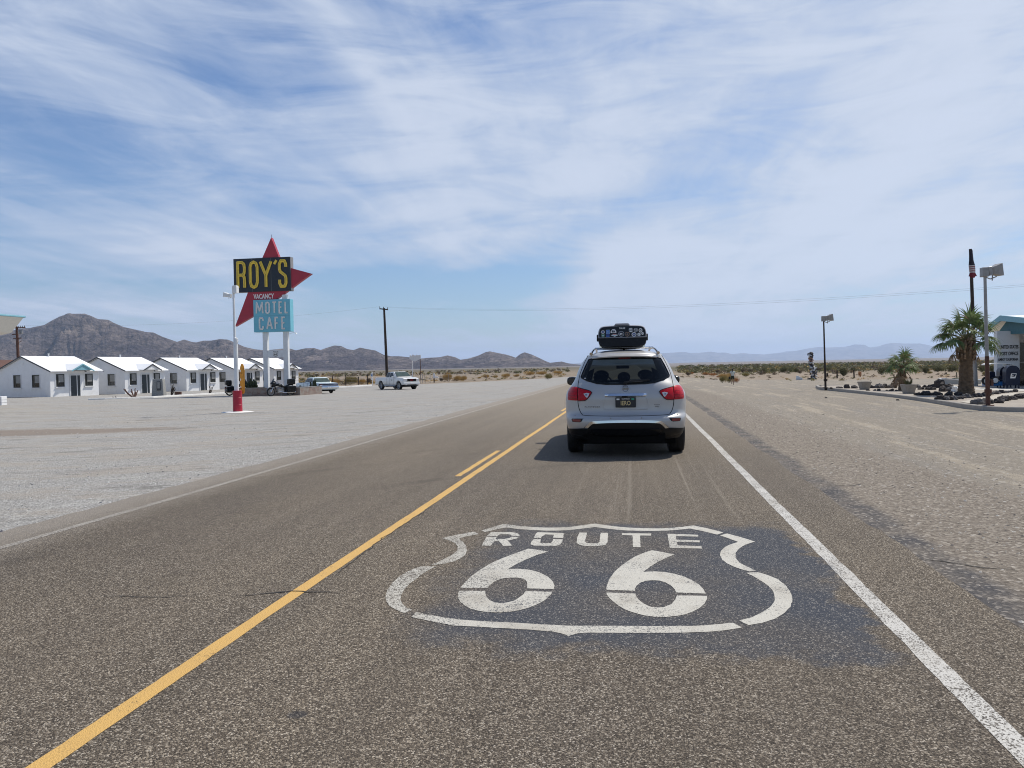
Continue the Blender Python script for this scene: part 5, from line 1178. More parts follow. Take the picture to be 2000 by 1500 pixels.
    q_ = MB(); q_.tube([(-.12, .0, .25), (-.28, .08, .02)], .012, 6); q_.build('kickstand', mt['grey_metal'], t)
    t.scale = (1.1, 1.06, 1.08)
    return t
motorcycle('black motorcycle seen side on in front of the brick sign base', hit(548.5, 773.5), R(138), mt['black_gloss'])
motorcycle('black touring motorcycle half hidden behind the red barrel post', hit(467, 772.5), R(-48), mt['black_gloss'])
# ------------------------------------------------------------------ motel cottages
ROWA = math.atan2(-1.92, 8.63)
def window_on(par, M_, w_, h_, mull=True):
    """window > frame, sill; lies in the local XZ plane of M_ facing -Y, set back into a reveal"""
    q_ = MB(); q_.box(0, w_, .02, .035, 0, h_, M_); wn = q_.build('window', mt['dark_glass'], par)
    q_ = MB()
    for a in ((0, .05, 0, h_), (w_-.05, w_, 0, h_), (.05, w_-.05, 0, .05), (.05, w_-.05, h_-.05, h_)): q_.box(a[0], a[1], -.012, .018, a[2], a[3], M_)
    if mull: q_.box(w_*.30-.02, w_*.30+.02, -.006, .017, .05, h_-.05, M_)
    q_.build('frame', mt['frame'], wn)
    q_ = MB(); q_.box(-.08, w_+.08, -.11, .015, -.10, -.01, M_); q_.build('sill', mt['white_wall'], wn)
    q_ = MB(); q_.box(-.06, -.003, -.035, .02, -.008, h_+.06, M_); q_.box(w_+.003, w_+.06, -.035, .02, -.008, h_+.06, M_); q_.box(-.003, w_+.003, -.035, .02, h_+.003, h_+.06, M_); q_.build('surround', mt['white_wall'], wn)
    if rnd.random() < .8:
        q_ = MB(); q_.box(w_*.32, w_*.92, .012, .018, h_*.35, h_*.92, M_); q_.build('curtain', mt['stone'], wn)
    return wn
def cottage(label):
    t = thing('motel_cottage', label, 'cottage', (0, 0, 0), 0, 'white motel cottages in a row')
    Ln, Wd, He, Hr = 5.75, 8.0, 2.72, 4.22
    q_ = MB(); q_.prism([(-Wd, -.6), (0, -.6), (0, He), (-Wd/2, Hr-.06), (-Wd, He)], 0, Ln); q_.build('wall', mt['white_wall'], t)
    q_ = MB(); sl = (Hr-He)/(Wd/2); ex = .38; zb = He-sl*ex
    for s_ in (-1, 1):
        def X(v): return -Wd/2+s_*v
        q_.add([(X(0), -.22, Hr+.03), (X(Wd/2+ex), -.22, zb+.03), (X(Wd/2+ex), Ln+.32, zb+.03), (X(0), Ln+.32, Hr+.03), (X(0), -.22, Hr+.10), (X(Wd/2+ex), -.22, zb+.10), (X(Wd/2+ex), Ln+.32, zb+.10), (X(0), Ln+.32, Hr+.10)],
               [(0, 1, 2, 3), (7, 6, 5, 4), (0, 4, 5, 1), (1, 5, 6, 2), (2, 6, 7, 3), (3, 7, 4, 0)])
    rf = q_.build('roof', mt['white_roof'], t)
    q_ = MB()
    for s_ in (-1, 1):
        for y_ in (-.26, Ln+.325):
            x0, x1 = -Wd/2, -Wd/2+s_*(Wd/2+ex)
            q_.add([(x0, y_, Hr-.04), (x1, y_, zb-.04), (x1, y_, zb+.085), (x0, y_, Hr+.085), (x0, y_+.035, Hr-.04), (x1, y_+.035, zb-.04), (x1, y_+.035, zb+.085), (x0, y_+.035, Hr+.085)], [(0, 1, 2, 3), (7, 6, 5, 4), (0, 4, 5, 1), (1, 5, 6, 2), (2, 6, 7, 3), (3, 7, 4, 0)])
    q_.build('fascia', mt['trim'], rf)
    q_ = MB(); q_.lathe([(.07, Hr-.1), (.07, Hr+.30), (.11, Hr+.31), (.11, Hr+.36), (0, Hr+.38)], 10, Matrix.Translation((-Wd/2+.1, Ln*.5, 0))); q_.build('roof_vent', mt['white_metal'], rf)
    # small gable over the door
    yc_, hw, out, zp = 3.1, 1.35, .95, He+.62
    q_ = MB()
    for s_ in (-1, 1):
        y0, y1 = yc_, yc_+s_*hw; xb_ = -(zp-He)/sl-.3; xe = -.1
        q_.add([(xb_, y0, zp+.05), (out, y0, zp+.05), (out, y1, zb+.10), (xe, y1, zb+.16), (xb_, y0, zp+.11), (out, y0, zp+.11), (out, y1, zb+.16), (xe, y1, zb+.22)], [(0, 1, 2, 3), (7, 6, 5, 4), (0, 4, 5, 1), (1, 5, 6, 2), (2, 6, 7, 3), (3, 7, 4, 0)])
    pr = q_.build('porch_roof', mt['white_roof'], t)
    q_ = MB(); q_.prism([(yc_-hw*.86, zb+.16), (yc_+hw*.86, zb+.16), (yc_, zp+.02)], out-.10, out-.05, 'x'); q_.build('porch_gable', mt['cyan'] if 'nearest' in label else mt['white_paint'], pr)
    q_ = MB()
    for s_ in (-1, 1):
        y1 = yc_+s_*hw
        q_.add([(out+.003, yc_, zp-.06), (out+.003, y1, zb), (out+.003, y1, zb+.14), (out+.003, yc_, zp+.09), (out+.03, yc_, zp-.06), (out+.03, y1, zb), (out+.03, y1, zb+.14), (out+.03, yc_, zp+.09)], [(0, 1, 2, 3), (7, 6, 5, 4), (0, 4, 5, 1), (1, 5, 6, 2), (2, 6, 7, 3), (3, 7, 4, 0)])
    q_.build('porch_fascia', mt['trim'] if 'nearest' not in label else mt['cyan'], pr)
    q_ = MB(); q_.tube([(out-.15, yc_+.35, zb+.14), (out-.15, yc_+.35, zb+.0), (out-.15, yc_+.5, zb-.02)], .05, 8); q_.build('porch_lamp', mt['trim'], pr)
    # openings: gable wall faces -y, front wall faces +x
    for x_ in (-2.62, -5.45): window_on(t, Matrix.Translation((x_, -.025, .98)), 1.12, 1.33)
    MF = lambda y_, z_: Matrix.Translation((.025, y_, z_)) @ Matrix.Rotation(R(90), 4, 'Z')
    window_on(t, MF(.62, 1.02), .98, 1.33); window_on(t, MF(4.02, 1.02), .98, 1.33)
    MB_ = Matrix.Translation((-Wd-.025, 4.4, 1.0)) @ Matrix.Rotation(R(-90), 4, 'Z'); window_on(t, MB_, 1.0, 1.3)
    q_ = MB(); q_.box(2.30, 3.42, -.012, .0, .0, 2.18, MF(0, 0)); dr = q_.build('door', mt['door_dark'], t)
    q_ = MB()
    for a in ((2.22, 2.295, 0, 2.26), (3.425, 3.50, 0, 2.26), (2.295, 3.425, 2.185, 2.26)): q_.box(a[0], a[1], -.05, .0, a[2], a[3], MF(0, 0))
    q_.box(3.02, 3.10, -.03, -.013, 0, 2.18, MF(0, 0)); q_.build('door_frame', mt['white_wall'], dr)
    q_ = MB(); q_.ell((.06, 2.42, 1.0), (.03, .03, .03), 8, 6); q_.build('door_knob', mt['chrome'], dr)
    q_ = MB(); q_.box(-4.22, -3.80, -.03, .0, 3.18, 3.62); 
    for k in range(5): q_.box(-4.19, -3.83, -.045, -.03, 3.22+k*.078, 3.26+k*.078)
    q_.build('gable_vent', mt['white_paint'], t)
    return t
lab = ['white cottage nearest the camera, whole, with blue trimmed porch gable', 'second white cottage, behind the grey stone monument', 'third white cottage, with bare cactus stems in front', 'fourth white cottage, behind the red barrel post and yellow board', 'farthest white cottage, behind the posts of the tall sign']
cs = [(-59.7, 70.7), (-57.45, 79.34), (-55.9, 89.0), (-53.9, 97.2), (-52.1, 105.0)]
c1_ = cottage(lab[0]); c1_.location = (cs[0][0], cs[0][1], T(*cs[0])+.0); c1_.rotation_euler = (0, 0, ROWA)
c2_ = cottage(lab[1])
for i in range(1, 5):
    c_ = c2_ if i == 1 else copy_tree(c2_)
    c_.location = (cs[i][0], cs[i][1], T(*cs[i])); c_.rotation_euler = (0, 0, ROWA); c_['label'] = lab[i]
c_ = copy_tree(c2_); c_.location = (-63.0, 58.6, T(-63, 58.6)+.1); c_.rotation_euler = (0, 0, ROWA); c_['label'] = 'white cottage cut off by the left edge, only its eave tip showing'
# kerbs, monument, cacti before the cottages
def kerb(name, label, pts, w_, h_, mat, group=None, z0=None, cat='kerb'):
    P_ = [Vector(p) if len(p) == 3 else hit(*p) for p in pts]; out = []
    for a, b__ in zip(P_, P_[1:]):
        n = max(1, int((b__-a).length/1.0))
        for k in range(n): out.append(a.lerp(b__, k/n))
    out.append(P_[-1]); rings = []
    for i, p in enumerate(out):
        t_ = (out[min(i+1, len(out)-1)]-out[max(i-1, 0)]); t_.z = 0; t_.normalize(); n_ = Vector((-t_.y, t_.x, 0)); z = T(p.x, p.y)
        rings.append([tuple(p+n_*a)[:2]+(z+c,) for a, c in ((0, -.15), (0, h_-.02), (w_*.12, h_), (w_*.88, h_), (w_, h_-.02), (w_, -.15))])
    q_ = MB(); q_.loft(rings); o_ = q_.build(name, mat); return tag(o_, label, cat, group)
kerb('kerb', 'long white painted kerb in front of the cottages', [(172, 781.3), (205, 780.6), (250, 779), (300, 777), (360, 773.5), (420, 770), (452, 768.5)], .25, .14, mt['kerb_white'])
kerb('kerb', 'short white kerb between the vintage car and the pickup', [(648, 758), (690, 755.8), (727, 753.4)], .35, .16, mt['kerb_white'])
kerb('kerb', 'white kerb end beside the brick sign base', [(484, 766.5), (500, 765.8)], .4, .15, mt['kerb_white'])
p = hit(311, 773.5); mo = thing('stone_monument', 'grey tapered stone monument with a framed plaque before the second cottage', 'monument', p, R(12))
q_ = MB(); q_.loft([[(-a, -b__, z), (a, -b__, z), (a, b__, z), (-a, b__, z)] for a, b__, z in ((.58, .40, -.1), (.56, .38, .3), (.47, .32, 1.6), (.44, .30, 1.66))]); q_.build('pillar', mt['stone'], mo, bevel=.03)
q_ = MB(); q_.prism([(-.05, .55), (.32, .55), (.30, 1.42), (-.03, 1.42)], -.43, -.36); pq = q_.build('plaque_frame', mt['trim'], mo); q_ = MB(); q_.prism([(.0, .75), (.27, .75), (.26, 1.36), (.02, 1.36)], -.437, -.432); q_.build('plaque', mt['stone'], pq)
def stems(name, label, px, py, hgt, n, seed, mat, spread=.5, thick=.05, cat='cactus', kink=.25):
    r_ = random.Random(seed); t_ = MB(); p_ = hit(px, py)
    for k in range(n):
        a = r_.random()*2*PI; L_ = hgt*r_.uniform(.5, 1); x = y = z = 0; pts = [(0, 0, -.05)]; lean = spread*r_.uniform(.2, 1)
        m_ = 6
        for j in range(m_):
            z += L_/m_; x += math.cos(a)*lean*L_/m_*(1.5-j/m_)+r_.uniform(-kink, kink)*.12*hgt; y += math.sin(a)*lean*L_/m_*(1.5-j/m_)+r_.uniform(-kink, kink)*.12*hgt; pts.append((x, y, z))
        t_.tube(pts, [thick*(1-.5*j/m_) for j in range(m_+1)], 6)
        if r_.random() < .6: t_.tube([pts[3], (pts[3][0]+.15*hgt*math.cos(a+1), pts[3][1]+.15*hgt*math.sin(a+1), pts[3][2]+.22*hgt)], thick*.7, 6)
    return tag(t_.build(name, mat, None, smooth=60, loc=p_), label, cat)
stems('dead_cactus', 'low sprawling dead cactus by the door of the second cottage', 262, 778, .9, 6, 3, mt['rust'], 1.3, .07)
stems('dead_cactus', 'upright cluster of bare cactus stems before the third cottage', 335, 773, 1.25, 7, 4, mt['wood_dark'], .35, .045)
stems('dead_cactus', 'forked bare cactus stem near the fourth cottage', 409, 770.5, 1.15, 4, 8, mt['wood_dark'], .5, .05)
stems('dead_cactus', 'small dead stump at the end of the long white kerb', 224, 779.5, .25, 3, 12, mt['wood_dark'], 1.2, .06)
p = hit(348, 772); q_ = MB(); q_.box(-.30, .30, -.2, .2, 0, .34); tag(q_.build('red_crate', mt['rust'], None, bevel=.03, loc=p, rot=(0, 0, .3)), 'small dark red block on the ground behind the white kerb', 'block')
p = hit(0, 791); q_ = MB(); q_.box(-2.6, .32, -.3, .3, -.1, .62); o_ = q_.build('low_wall', mt['white_wall'], None, bevel=.02, loc=p, rot=(0, 0, R(9))); tag(o_, 'white low block wall end at the left edge', 'low wall')
q_ = MB()
for k in range(2): q_.box(-2.58, .335, -.315, .315, .17+k*.2, .18+k*.2)
q_.build('mortar_line', mt['stone'], o_)
# swept canopy roof of the motel office
Yc = 41.0
def cpt(px, py, Y=Yc): v_ = onY(px, py, Y); return (v_.x, v_.z)
cn = thing('canopy_roof', 'cream and blue upswept canopy tip at the upper left edge', 'canopy', (0, 0, 0))
q_ = MB(); q_.prism([cpt(-260, 690), cpt(-30, 633), cpt(47.5, 618.6), cpt(22, 650), cpt(0, 655), cpt(-260, 712)], Yc-7, Yc); q_.build('soffit', mt['cream'], cn)
q_ = MB(); q_.prism([cpt(-262, 684), cpt(-30, 629), cpt(48, 616.5), cpt(48.5, 620), cpt(-30, 636), cpt(-262, 693)], Yc-7.1, Yc+.1); q_.build('fascia', mt['cyan'], cn, bevel=.02)
q_ = MB(); v0 = cpt(-160, 690); q_.box(v0[0]-7, v0[0], Yc-6, Yc-1, -1, v0[1]); q_.build('wall', mt['white_wall'], cn)
q_ = MB(); v0 = cpt(-60, 660); q_.tube([(v0[0]-1, Yc-3, -1), (v0[0]-1, Yc-3, v0[1]+.2)], .12, 10); q_.build('column', mt['white_paint'], cn)
# brown roofed house and tan building behind
p = atD(-38, 118); hs = thing('house', 'pale house with brown gable roof at the left edge behind the cottages', 'house', (p.x, p.y, p.z), R(10))
q_ = MB(); q_.prism([(-5, -1), (5, -1), (5, 2.9), (0, 4.6), (-5, 2.9)], 0, 8); q_.build('wall', mt['white_paint'], hs)
q_ = MB(); q_.prism([(-5.7, 2.62), (0, 4.65), (5.7, 2.62), (5.7, 2.85), (0, 4.95), (-5.7, 2.85)], -.7, 8.5); q_.build('roof', mt['rust'], hs)
q_ = MB(); q_.box(-.8, .8, -.03, .0, 3.0, 3.8); q_.build('window', mt['dark_glass'], hs)
p = atD(402, 175); q_ = MB(); q_.box(-1.9, 1.9, -1.5, 3, -1, 2.95); q_.box(-2.0, 2.0, -1.6, 3.1, 2.95, 3.1); tag(q_.build('storage_building', mt['tan_wall'], None, loc=p), 'tan flat roofed building seen above the fourth cottage roof', 'building')
# ------------------------------------------------------------------ the tall sign
YS = 65.2
def sp(px, py, Y=YS): v_ = onY(px, py, Y); return (v_.x, v_.z)
sg = thing('motel_sign', 'tall roadside sign with red star, black board and blue motel cafe board', 'sign', (0, 0, 0))
def board(name, a, b__, t0, t1, mat, c0=None):
    x0 = (sp(*a)[0]+sp(a[0], b__[1])[0])/2; x1 = (sp(b__[0], a[1])[0]+sp(*b__)[0])/2; zt_ = sp((a[0]+b__[0])/2, a[1])[1]; zb_ = sp((a[0]+b__[0])/2, b__[1])[1]
    q_ = MB(); q_.box(x0, x1, t0, t1, zb_, zt_); return q_.build(name, mat, sg, bevel=.015), x0, x1, zb_, zt_
nb, x0, x1, z0, z1 = board('name_board', (456.3, 503.6), (567.4, 569.6), YS, YS+.62, mt['sign_black'])
q_ = MB(); q_.box(x1+.002, x1+.012, YS+.02, YS+.60, z0+.02, z1-.02); q_.build('board_edge', mt['grey_metal'], nb)
w_ = x1-x0; h_ = z1-z0; q_ = MB()
for ch, ua, ub, va, vb_ in (('R', .055, .225, .09, .93), ('O', .275, .45, .09, .93), ('Y', .455, .695, .09, .93), ("'", .70, .79, .76, .95), ('S', .79, .95, .09, .93)):
    stroke_glyph(q_, ch, x0+ua*w_, z0+va*h_, (ub-ua)*w_, (vb_-va)*h_, .138 if ch != "'" else .12, YS-.05, .45)
nl = q_.build('name_lettering', mt['sign_yellow'], nb, smooth=50)
q_ = MB()
for ch, ua, ub, va, vb_ in (('R', .055, .225, .09, .93), ('O', .275, .45, .09, .93), ('Y', .455, .695, .09, .93), ('S', .79, .95, .09, .93)): neon_line(q_, ch, x0+ua*w_, z0+va*h_, (ub-ua)*w_, (vb_-va)*h_, .125, YS-.150, .013)
q_.build('neon_tube', mt['neon_brown'], nb, smooth=50)
for fx_ in (.33, .66):
    q_ = MB(); q_.box(x0+fx_*w_-.006, x0+fx_*w_+.006, YS-.004, YS-.001, z0+.03, z1-.03); q_.build('panel_seam', mt['grey_metal'], nb)
mbd, X0, X1, Z0, Z1 = board('motel_board', (496.2, 585.0), (567.8, 648.2), YS-.10, YS+.58, mt['sign_blue'])
w_ = X1-X0; h_ = Z1-Z0; q_ = MB()
for ch, ua, ub in (('M', .065, .285), ('O', .325, .465), ('T', .51, .65), ('E', .69, .80), ('L', .85, .955)): stroke_glyph(q_, ch, X0+ua*w_, Z0+.555*h_, (ub-ua)*w_, .385*h_, .076, YS-.14, .5)
for ch, ua, ub in (('C', .145, .285), ('A', .345, .53), ('F', .57, .69), ('E', .755, .875)): stroke_glyph(q_, ch, X0+ua*w_, Z0+.065*h_, (ub-ua)*w_, .40*h_, .078, YS-.14, .5)
q_.build('motel_lettering', mt['letter_white'], mbd, smooth=50)
q_ = MB()
for ch, ua, ub in (('M', .065, .285), ('O', .325, .465), ('T', .51, .65), ('E', .69, .80), ('L', .85, .955)): neon_line(q_, ch, X0+ua*w_, Z0+.555*h_, (ub-ua)*w_, .385*h_, .062, YS-.19, .008)
for ch, ua, ub in (('C', .145, .285), ('A', .345, .53), ('F', .57, .69), ('E', .755, .875)): neon_line(q_, ch, X0+ua*w_, Z0+.065*h_, (ub-ua)*w_, .40*h_, .065, YS-.19, .008)
q_.build('neon_tube', mt['neon_pink'], mbd, smooth=50)
q_ = MB(); q_.box(X0+.03, X1-.03, YS-.105, YS-.101, Z0+.50*h_-.006, Z0+.50*h_+.006); q_.build('panel_seam', mt['teal'], mbd)
q_ = MB(); star = [(528.5, 463.5), (546, 508), (552, 519), (607, 534), (586, 549), (558, 570), (540, 583), (495, 616), (458, 637.5), (470, 606), (483, 571), (498, 540), (505, 522), (511, 504)]
q_.prism([sp(*s__) for s__ in star], YS+.10, YS+.50); stt = q_.build('red_star', mt['red'], sg)
q_ = MB(); q_.tube([(sp(527.6, 464)[0], YS+.3, sp(527.6, 464)[1]), (sp(527.6, 457)[0], YS+.3, sp(527.6, 457)[1])], .02, 6); q_.build('finial', mt['trim'], stt)
q_ = MB(); cx_, cz_ = sp(514.3, 583.5); text_mb(q_, 'VACANCY', .46, Matrix.Translation((cx_, YS+.09, cz_)), 1.98, .03, bold=.02); q_.build('vacancy_lettering', mt['letter_cream'], stt)
for pxa, pxb, pyt in ((512.6, 521.3, 640), (552.4, 561.4, 575)):
    xa, xb = sp(pxa, 700)[0], sp(pxb, 700)[0]; q_ = MB(); q_.box(xa, xb, YS+.12, YS+.50, -1.0, sp(pxa, pyt)[1]); q_.build('post', mt['white_metal'], sg, bevel=.02)
xa, xb = sp(521.3, 700)[0], sp(552.4, 700)[0]; za, zc = sp(536, 698)[1], sp(536, 684)[1]
q_ = MB(); q_.box(xa+.003, xb-.003, YS+.16, YS+.30, za, zc); cb = q_.build('cross_panel', mt['white_metal'], sg)
q_ = MB(); mx_ = (xa+xb)/2; mz_ = (za+zc)/2; shp = [(0,-.27),(-.16,-.20),(-.24,-.08),(-.21,.06),(-.24,.16),(-.18,.25),(0,.21),(.18,.25),(.24,.16),(.21,.06),(.24,-.08),(.16,-.20)]
q_.prism([(mx_+a, mz_+b2) for a, b2 in shp], YS+.150, YS+.159); e1 = q_.build('route_emblem', mt['sign_black'], cb)
q_ = MB(); q_.prism([(mx_+a*.88, mz_+b2*.88) for a, b2 in shp], YS+.143, YS+.149); q_.build('emblem_face', mt['letter_cream'], e1)
q_ = MB(); text_mb(q_, '66', .20, Matrix.Translation((mx_, YS+.142, mz_-.15)), .30, .004, bold=.03); text_mb(q_, 'ROUTE', .055, Matrix.Translation((mx_, YS+.142, mz_+.10)), .26, .004, bold=.02); q_.build('emblem_lettering', mt['sign_black'], e1)
q_ = MB(); a, b2 = sp(567, 650), sp(576, 649.5); q_.tube([(a[0]-.2, YS+.3, a[1]-.05), (b2[0]-.1, YS+.2, b2[1]+.05), (b2[0], YS+.2, b2[1]-.02)], .02, 6); q_.lathe([(.02, .12), (.05, .10), (.13, 0), (.12, -.01), (.0, .02)], 12, Matrix.Translation((b2[0], YS+.2, b2[1]-.12))); q_.build('sign_lamp', mt['white_metal'], sg)
# brick base round the posts
def mat_brick():
    m_, t, b = new_mat('weathered_brick'); v = opos(t); br = t.node('ShaderNodeTexBrick'); t.l.new(t.map(v, rot=(R(90), 0, 0)), br.inputs[0])
    n = t.node('ShaderNodeNewGeometry'); sx, sy, sz = t.sep(v)
    t.l.new(t.comb(t.math('ADD', sx, sy), sz), br.inputs[0])
    br.inputs['Scale'].default_value = 1; br.inputs['Brick Width'].default_value = .30; br.inputs['Row Height'].default_value = .10; br.inputs['Mortar Size'].default_value = .008
    br.inputs['Color1'].default_value = (.17, .11, .09, 1); br.inputs['Color2'].default_value = (.25, .18, .15, 1); br.inputs['Mortar'].default_value = (.26, .24, .21, 1)
    c = t.mix(t.step(t.noise(v, 3, 5, .7), .45, .6), br.outputs[0], (.24, .22, .20)); t.l.new(c, b.inputs['Base Color']); b.inputs['Roughness'].default_value = .9; return m_
mt['brick'] = mat_brick()
pA = hit(496, 772.5); pB = hit(552, 774.5)
x0_, x1_, y0_ = pA.x+.1, pB.x+.2, (pA.y+pB.y)/2
bs = thing('brick_planter', 'low weathered brick box round the feet of the tall sign', 'planter', (x0_, y0_, T(x0_, y0_)), 0)
LX, LY = x1_-x0_, 4.6
q_ = MB(); q_.box(0, LX, 0, .25, -.2, .68); q_.box(0, LX, LY-.25, LY, -.2, .68); q_.box(0, .25, .25, LY-.25, -.2, .68); q_.box(LX-.25, LX, .25, LY-.25, -.2, .68); q_.build('wall', mt['brick'], bs)
q_ = MB(); q_.box(.25, LX-.25, .25, LY-.25, -.1, .60); q_.build('soil', mt['soil'], bs)
q_ = MB(); q_.box(-.02, LX+.02, -.02, .27, .684, .72); q_.box(LX-.27, LX+.02, .27, LY+.02, .684, .72); q_.box(-.02, .27, .27, LY+.02, .684, .72); q_.build('coping', mt['stone'], bs, bevel=.008)
def spiky(label, loc, r_, h_, n, seed, mat, name='cactus'):
    g_ = random.Random(seed); q__ = MB()
    for k in range(n):
        a = g_.random()*2*PI; rr0 = r_*g_.random()**.6; zt = h_*(1-.55*(rr0/r_)**2)*g_.uniform(.7, 1); x, y = rr0*math.cos(a), rr0*math.sin(a)
        q__.ell((x, y, zt*.5), (r_*.30, r_*.16, zt*.52), 8, 6)
        for j in range(3): z = zt*g_.uniform(.3, .95); b2 = a+g_.uniform(-1, 1); q__.ell((x+.22*r_*math.cos(b2), y+.22*r_*math.sin(b2), z), (r_*.17, r_*.1, r_*.24), 6, 5)
    return tag(q__.build(name, mat, None, smooth=60, loc=loc), label, 'cactus')
spiky('dense dark prickly pear in the left corner of the brick sign base', (x0_+.75, y0_+1.0, T(x0_, y0_)+.56), .50, 1.05, 14, 3, mt['yucca'])
spiky('small dark prickly pear behind the right post of the sign', (x0_+LX-.35, y0_+3.6, T(x0_, y0_)+.56), .30, .95, 8, 5, mt['yucca'])
# ------------------------------------------------------------------ lamp post with red barrel foot and yellow board
def floodlight(par, base, tilt, az_, sc=1.0, mat=None, name='floodlight'):
    """a box-shaped luminaire: housing with a flared reflector hood"""
    e_ = bpy.data.objects.new(name, None); link(e_, par); e_.location = base; e_.rotation_euler = (tilt, 0, az_); e_.scale = (sc, sc, sc)
    q_ = MB(); q_.loft([[(-a, y, -b__), (a, y, -b__), (a, y, b__), (-a, y, b__)] for a, b__, y in ((.10, .10, 0), (.15, .13, .10), (.20, .17, .35), (.24, .20, .52))], cap=True); q_.build('hood', mat or mt['grey_metal'], e_, bevel=.012)
    q_ = MB(); q_.box(-.12, .12, -.24, -.02, -.14, .14); q_.build('ballast_box', mat or mt['grey_metal'], e_, bevel=.015)
    q_ = MB(); q_.box(-.20, .20, .521, .53, -.16, .16); q_.build('lens', mt['lamp_clear'], e_)
    q_ = MB(); q_.tube([(0, .05, -.12), (.0, .0, -.26), (0, -.02, -.30)], .03, 8); q_.build('bracket', mat or mt['grey_metal'], e_); return e_
p = hit(464.5, 805.5); lp = thing('lamp_post', 'white lamp post standing in a red barrel on the gravel lot', 'lamp post', p, 0)
D_ = (p-Vector((0, 0, CAMZ))).dot(FWD); H_ = 233*D_/1500
q_ = MB(); q_.tube([(-.03, 0, .9), (-.02, 0, H_*.62), (-.06, 0, H_*.63), (-.06, 0, H_)], [.105, .095, .055, .05], 14); q_.build('pole', mt['white_metal'], lp, smooth=40)
q_ = MB(); q_.lathe([(.205, .04), (.21, .06), (.205, .34), (.215, .35), (.205, .36), (.205, .66), (.215, .67), (.205, .68), (.205, .97), (.21, .99), (.19, 1.0), (.0, .99)], 28); q_.build('barrel', mt['red_barrel'], lp, smooth=40)
q_ = MB(); r8 = random.Random(4); rg0 = [( (.72+.2*mn.noise((math.cos(a)*2, math.sin(a)*2, 3)))*math.cos(a)*1.0, (.62+.2*mn.noise((math.cos(a)*2, math.sin(a)*2, 3)))*math.sin(a)) for a in [2*PI*j/26 for j in range(26)]]
q_.loft([[(x*1.0, y, -.12) for x, y in rg0], [(x, y, .02) for x, y in rg0], [(x*.85, y*.85, .045) for x, y in rg0], [(x*.3, y*.3, .05) for x, y in rg0]]); q_.build('concrete_footing', mt['kerb_white'], lp, smooth=40)
q_ = MB(); q_.box(-.06, .16, -.14, .10, H_-.02, H_+.30); q_.box(-.04, .14, -.12, .08, H_+.30, H_+.33); q_.build('ballast_box', mt['white_metal'], lp, bevel=.015)
floodlight(lp, (-.30, .05, H_-.10), R(10), R(70), .52, mt['white_metal'])
q_ = MB(); q_.tube([(-.06, 0, H_-.25), (-.25, .03, H_-.20), (-.28, .05, H_-.13)], .02, 6); q_.tube([(.04, 0, H_*.56), (.12, -.02, H_*.60), (.02, 0, H_*.63)], .015, 6); q_.build('bracket_arm', mt['white_metal'], lp)
bo_ = thing('longboard', 'tall orange rounded board fixed behind the red barrel lamp post', 'board', (p.x+.10, p.y+.30, p.z), 0)
q_ = MB(); rings = []
for z in (0.84, .87, .92, 1.05, 1.3, 1.6, 1.9, 2.08, 2.17, 2.21, 2.22):
    w_ = .02+.105*min(1, max(0, (z-.82)/.12))**.5*min(1, max(0, (2.225-z)/.25))**.5
    rings.append([(w_*math.cos(a)+.045*(1.5-z), .03*math.sin(a)+.10*(z-1.5), z) for a in [2*PI*j/14 for j in range(14)]])
q_.loft(rings); q_.build('deck', mt['orange'], bo_, smooth=50)
q_ = MB()
for z in (1.15, 1.5, 1.9): q_.ell((-.06+.045*(1.5-z), -.035+.10*(z-1.5), z), (.022, .012, .06), 8, 6)
q_.build('white_marking', mt['letter_cream'], bo_)
q_ = MB(); q_.tube([(-.13, -.28, 1.1), (0, -.0, 1.1)], .015, 6); q_.tube([(-.13, -.28, 1.8), (0, .03, 1.8)], .015, 6); q_.build('bracket', mt['rust'], bo_)
# ------------------------------------------------------------------ utility poles and wires
tp = hit(757, 755.5); D_ = (tp-Vector((0, 0, CAMZ))).dot(FWD); H_ = 153.5*D_/1500
up = thing('utility_pole', 'dark wooden utility pole rising behind the white pickup', 'utility pole', tp, 0)
q_ = MB(); q_.tube([(0, 0, -.3), (-.12, 0, H_*.5), (-.24, 0, H_)], [.20, .17, .13], 12); q_.build('pole', mt['wood_dark'], up, smooth=40)
q_ = MB(); q_.box(-.56, .56, -.06, .06, -.07, .07, Matrix.Translation((-.22, -.2, H_-.15)) @ Matrix.Rotation(R(8), 4, 'Y')); q_.build('crossarm', mt['wood_dark'], up)
for x_, z_ in ((-.74, H_+.10), (-.24, H_+.05), (.30, H_-.05)):
    q_ = MB(); q_.lathe([(.02, -.1), (.05, 0), (.05, .04), (.03, .06), (.045, .09), (.0, .13)], 8, Matrix.Translation((x_, -.2, z_))); q_.build('insulator', mt['wood_dark'], up)
lpD = 96.0; l0 = atD(38, lpD); top_l = CAMZ+(734.0-638)/1500*lpD
ul = thing('utility_pole', 'brown utility pole with transformers and crossarms behind the nearest cottage', 'utility pole', l0, 0)
hh_ = top_l-l0.z
q_ = MB(); q_.tube([(0, 0, -.3), (-.12, 0, hh_)], [.20, .15], 12); q_.build('pole', mt['rust'], ul, smooth=40)
for z_, xa, xb in ((hh_-.15, -.35, 1.05), (hh_-.95, -.75, .0), (hh_-1.45, -.65, .45)):
    q_ = MB(); q_.box(xa, xb, -.07, .07, z_-.06, z_+.06); q_.build('crossarm', mt['rust'], ul)
for k in range(5):
    q_ = MB(); q_.lathe([(.02, 0), (.05, .05), (.03, .1), (.05, .14), (0, .2)], 8, Matrix.Translation((-.1+k*.27, 0, hh_-.09))); q_.build('insulator', mt['wood_dark'], ul)
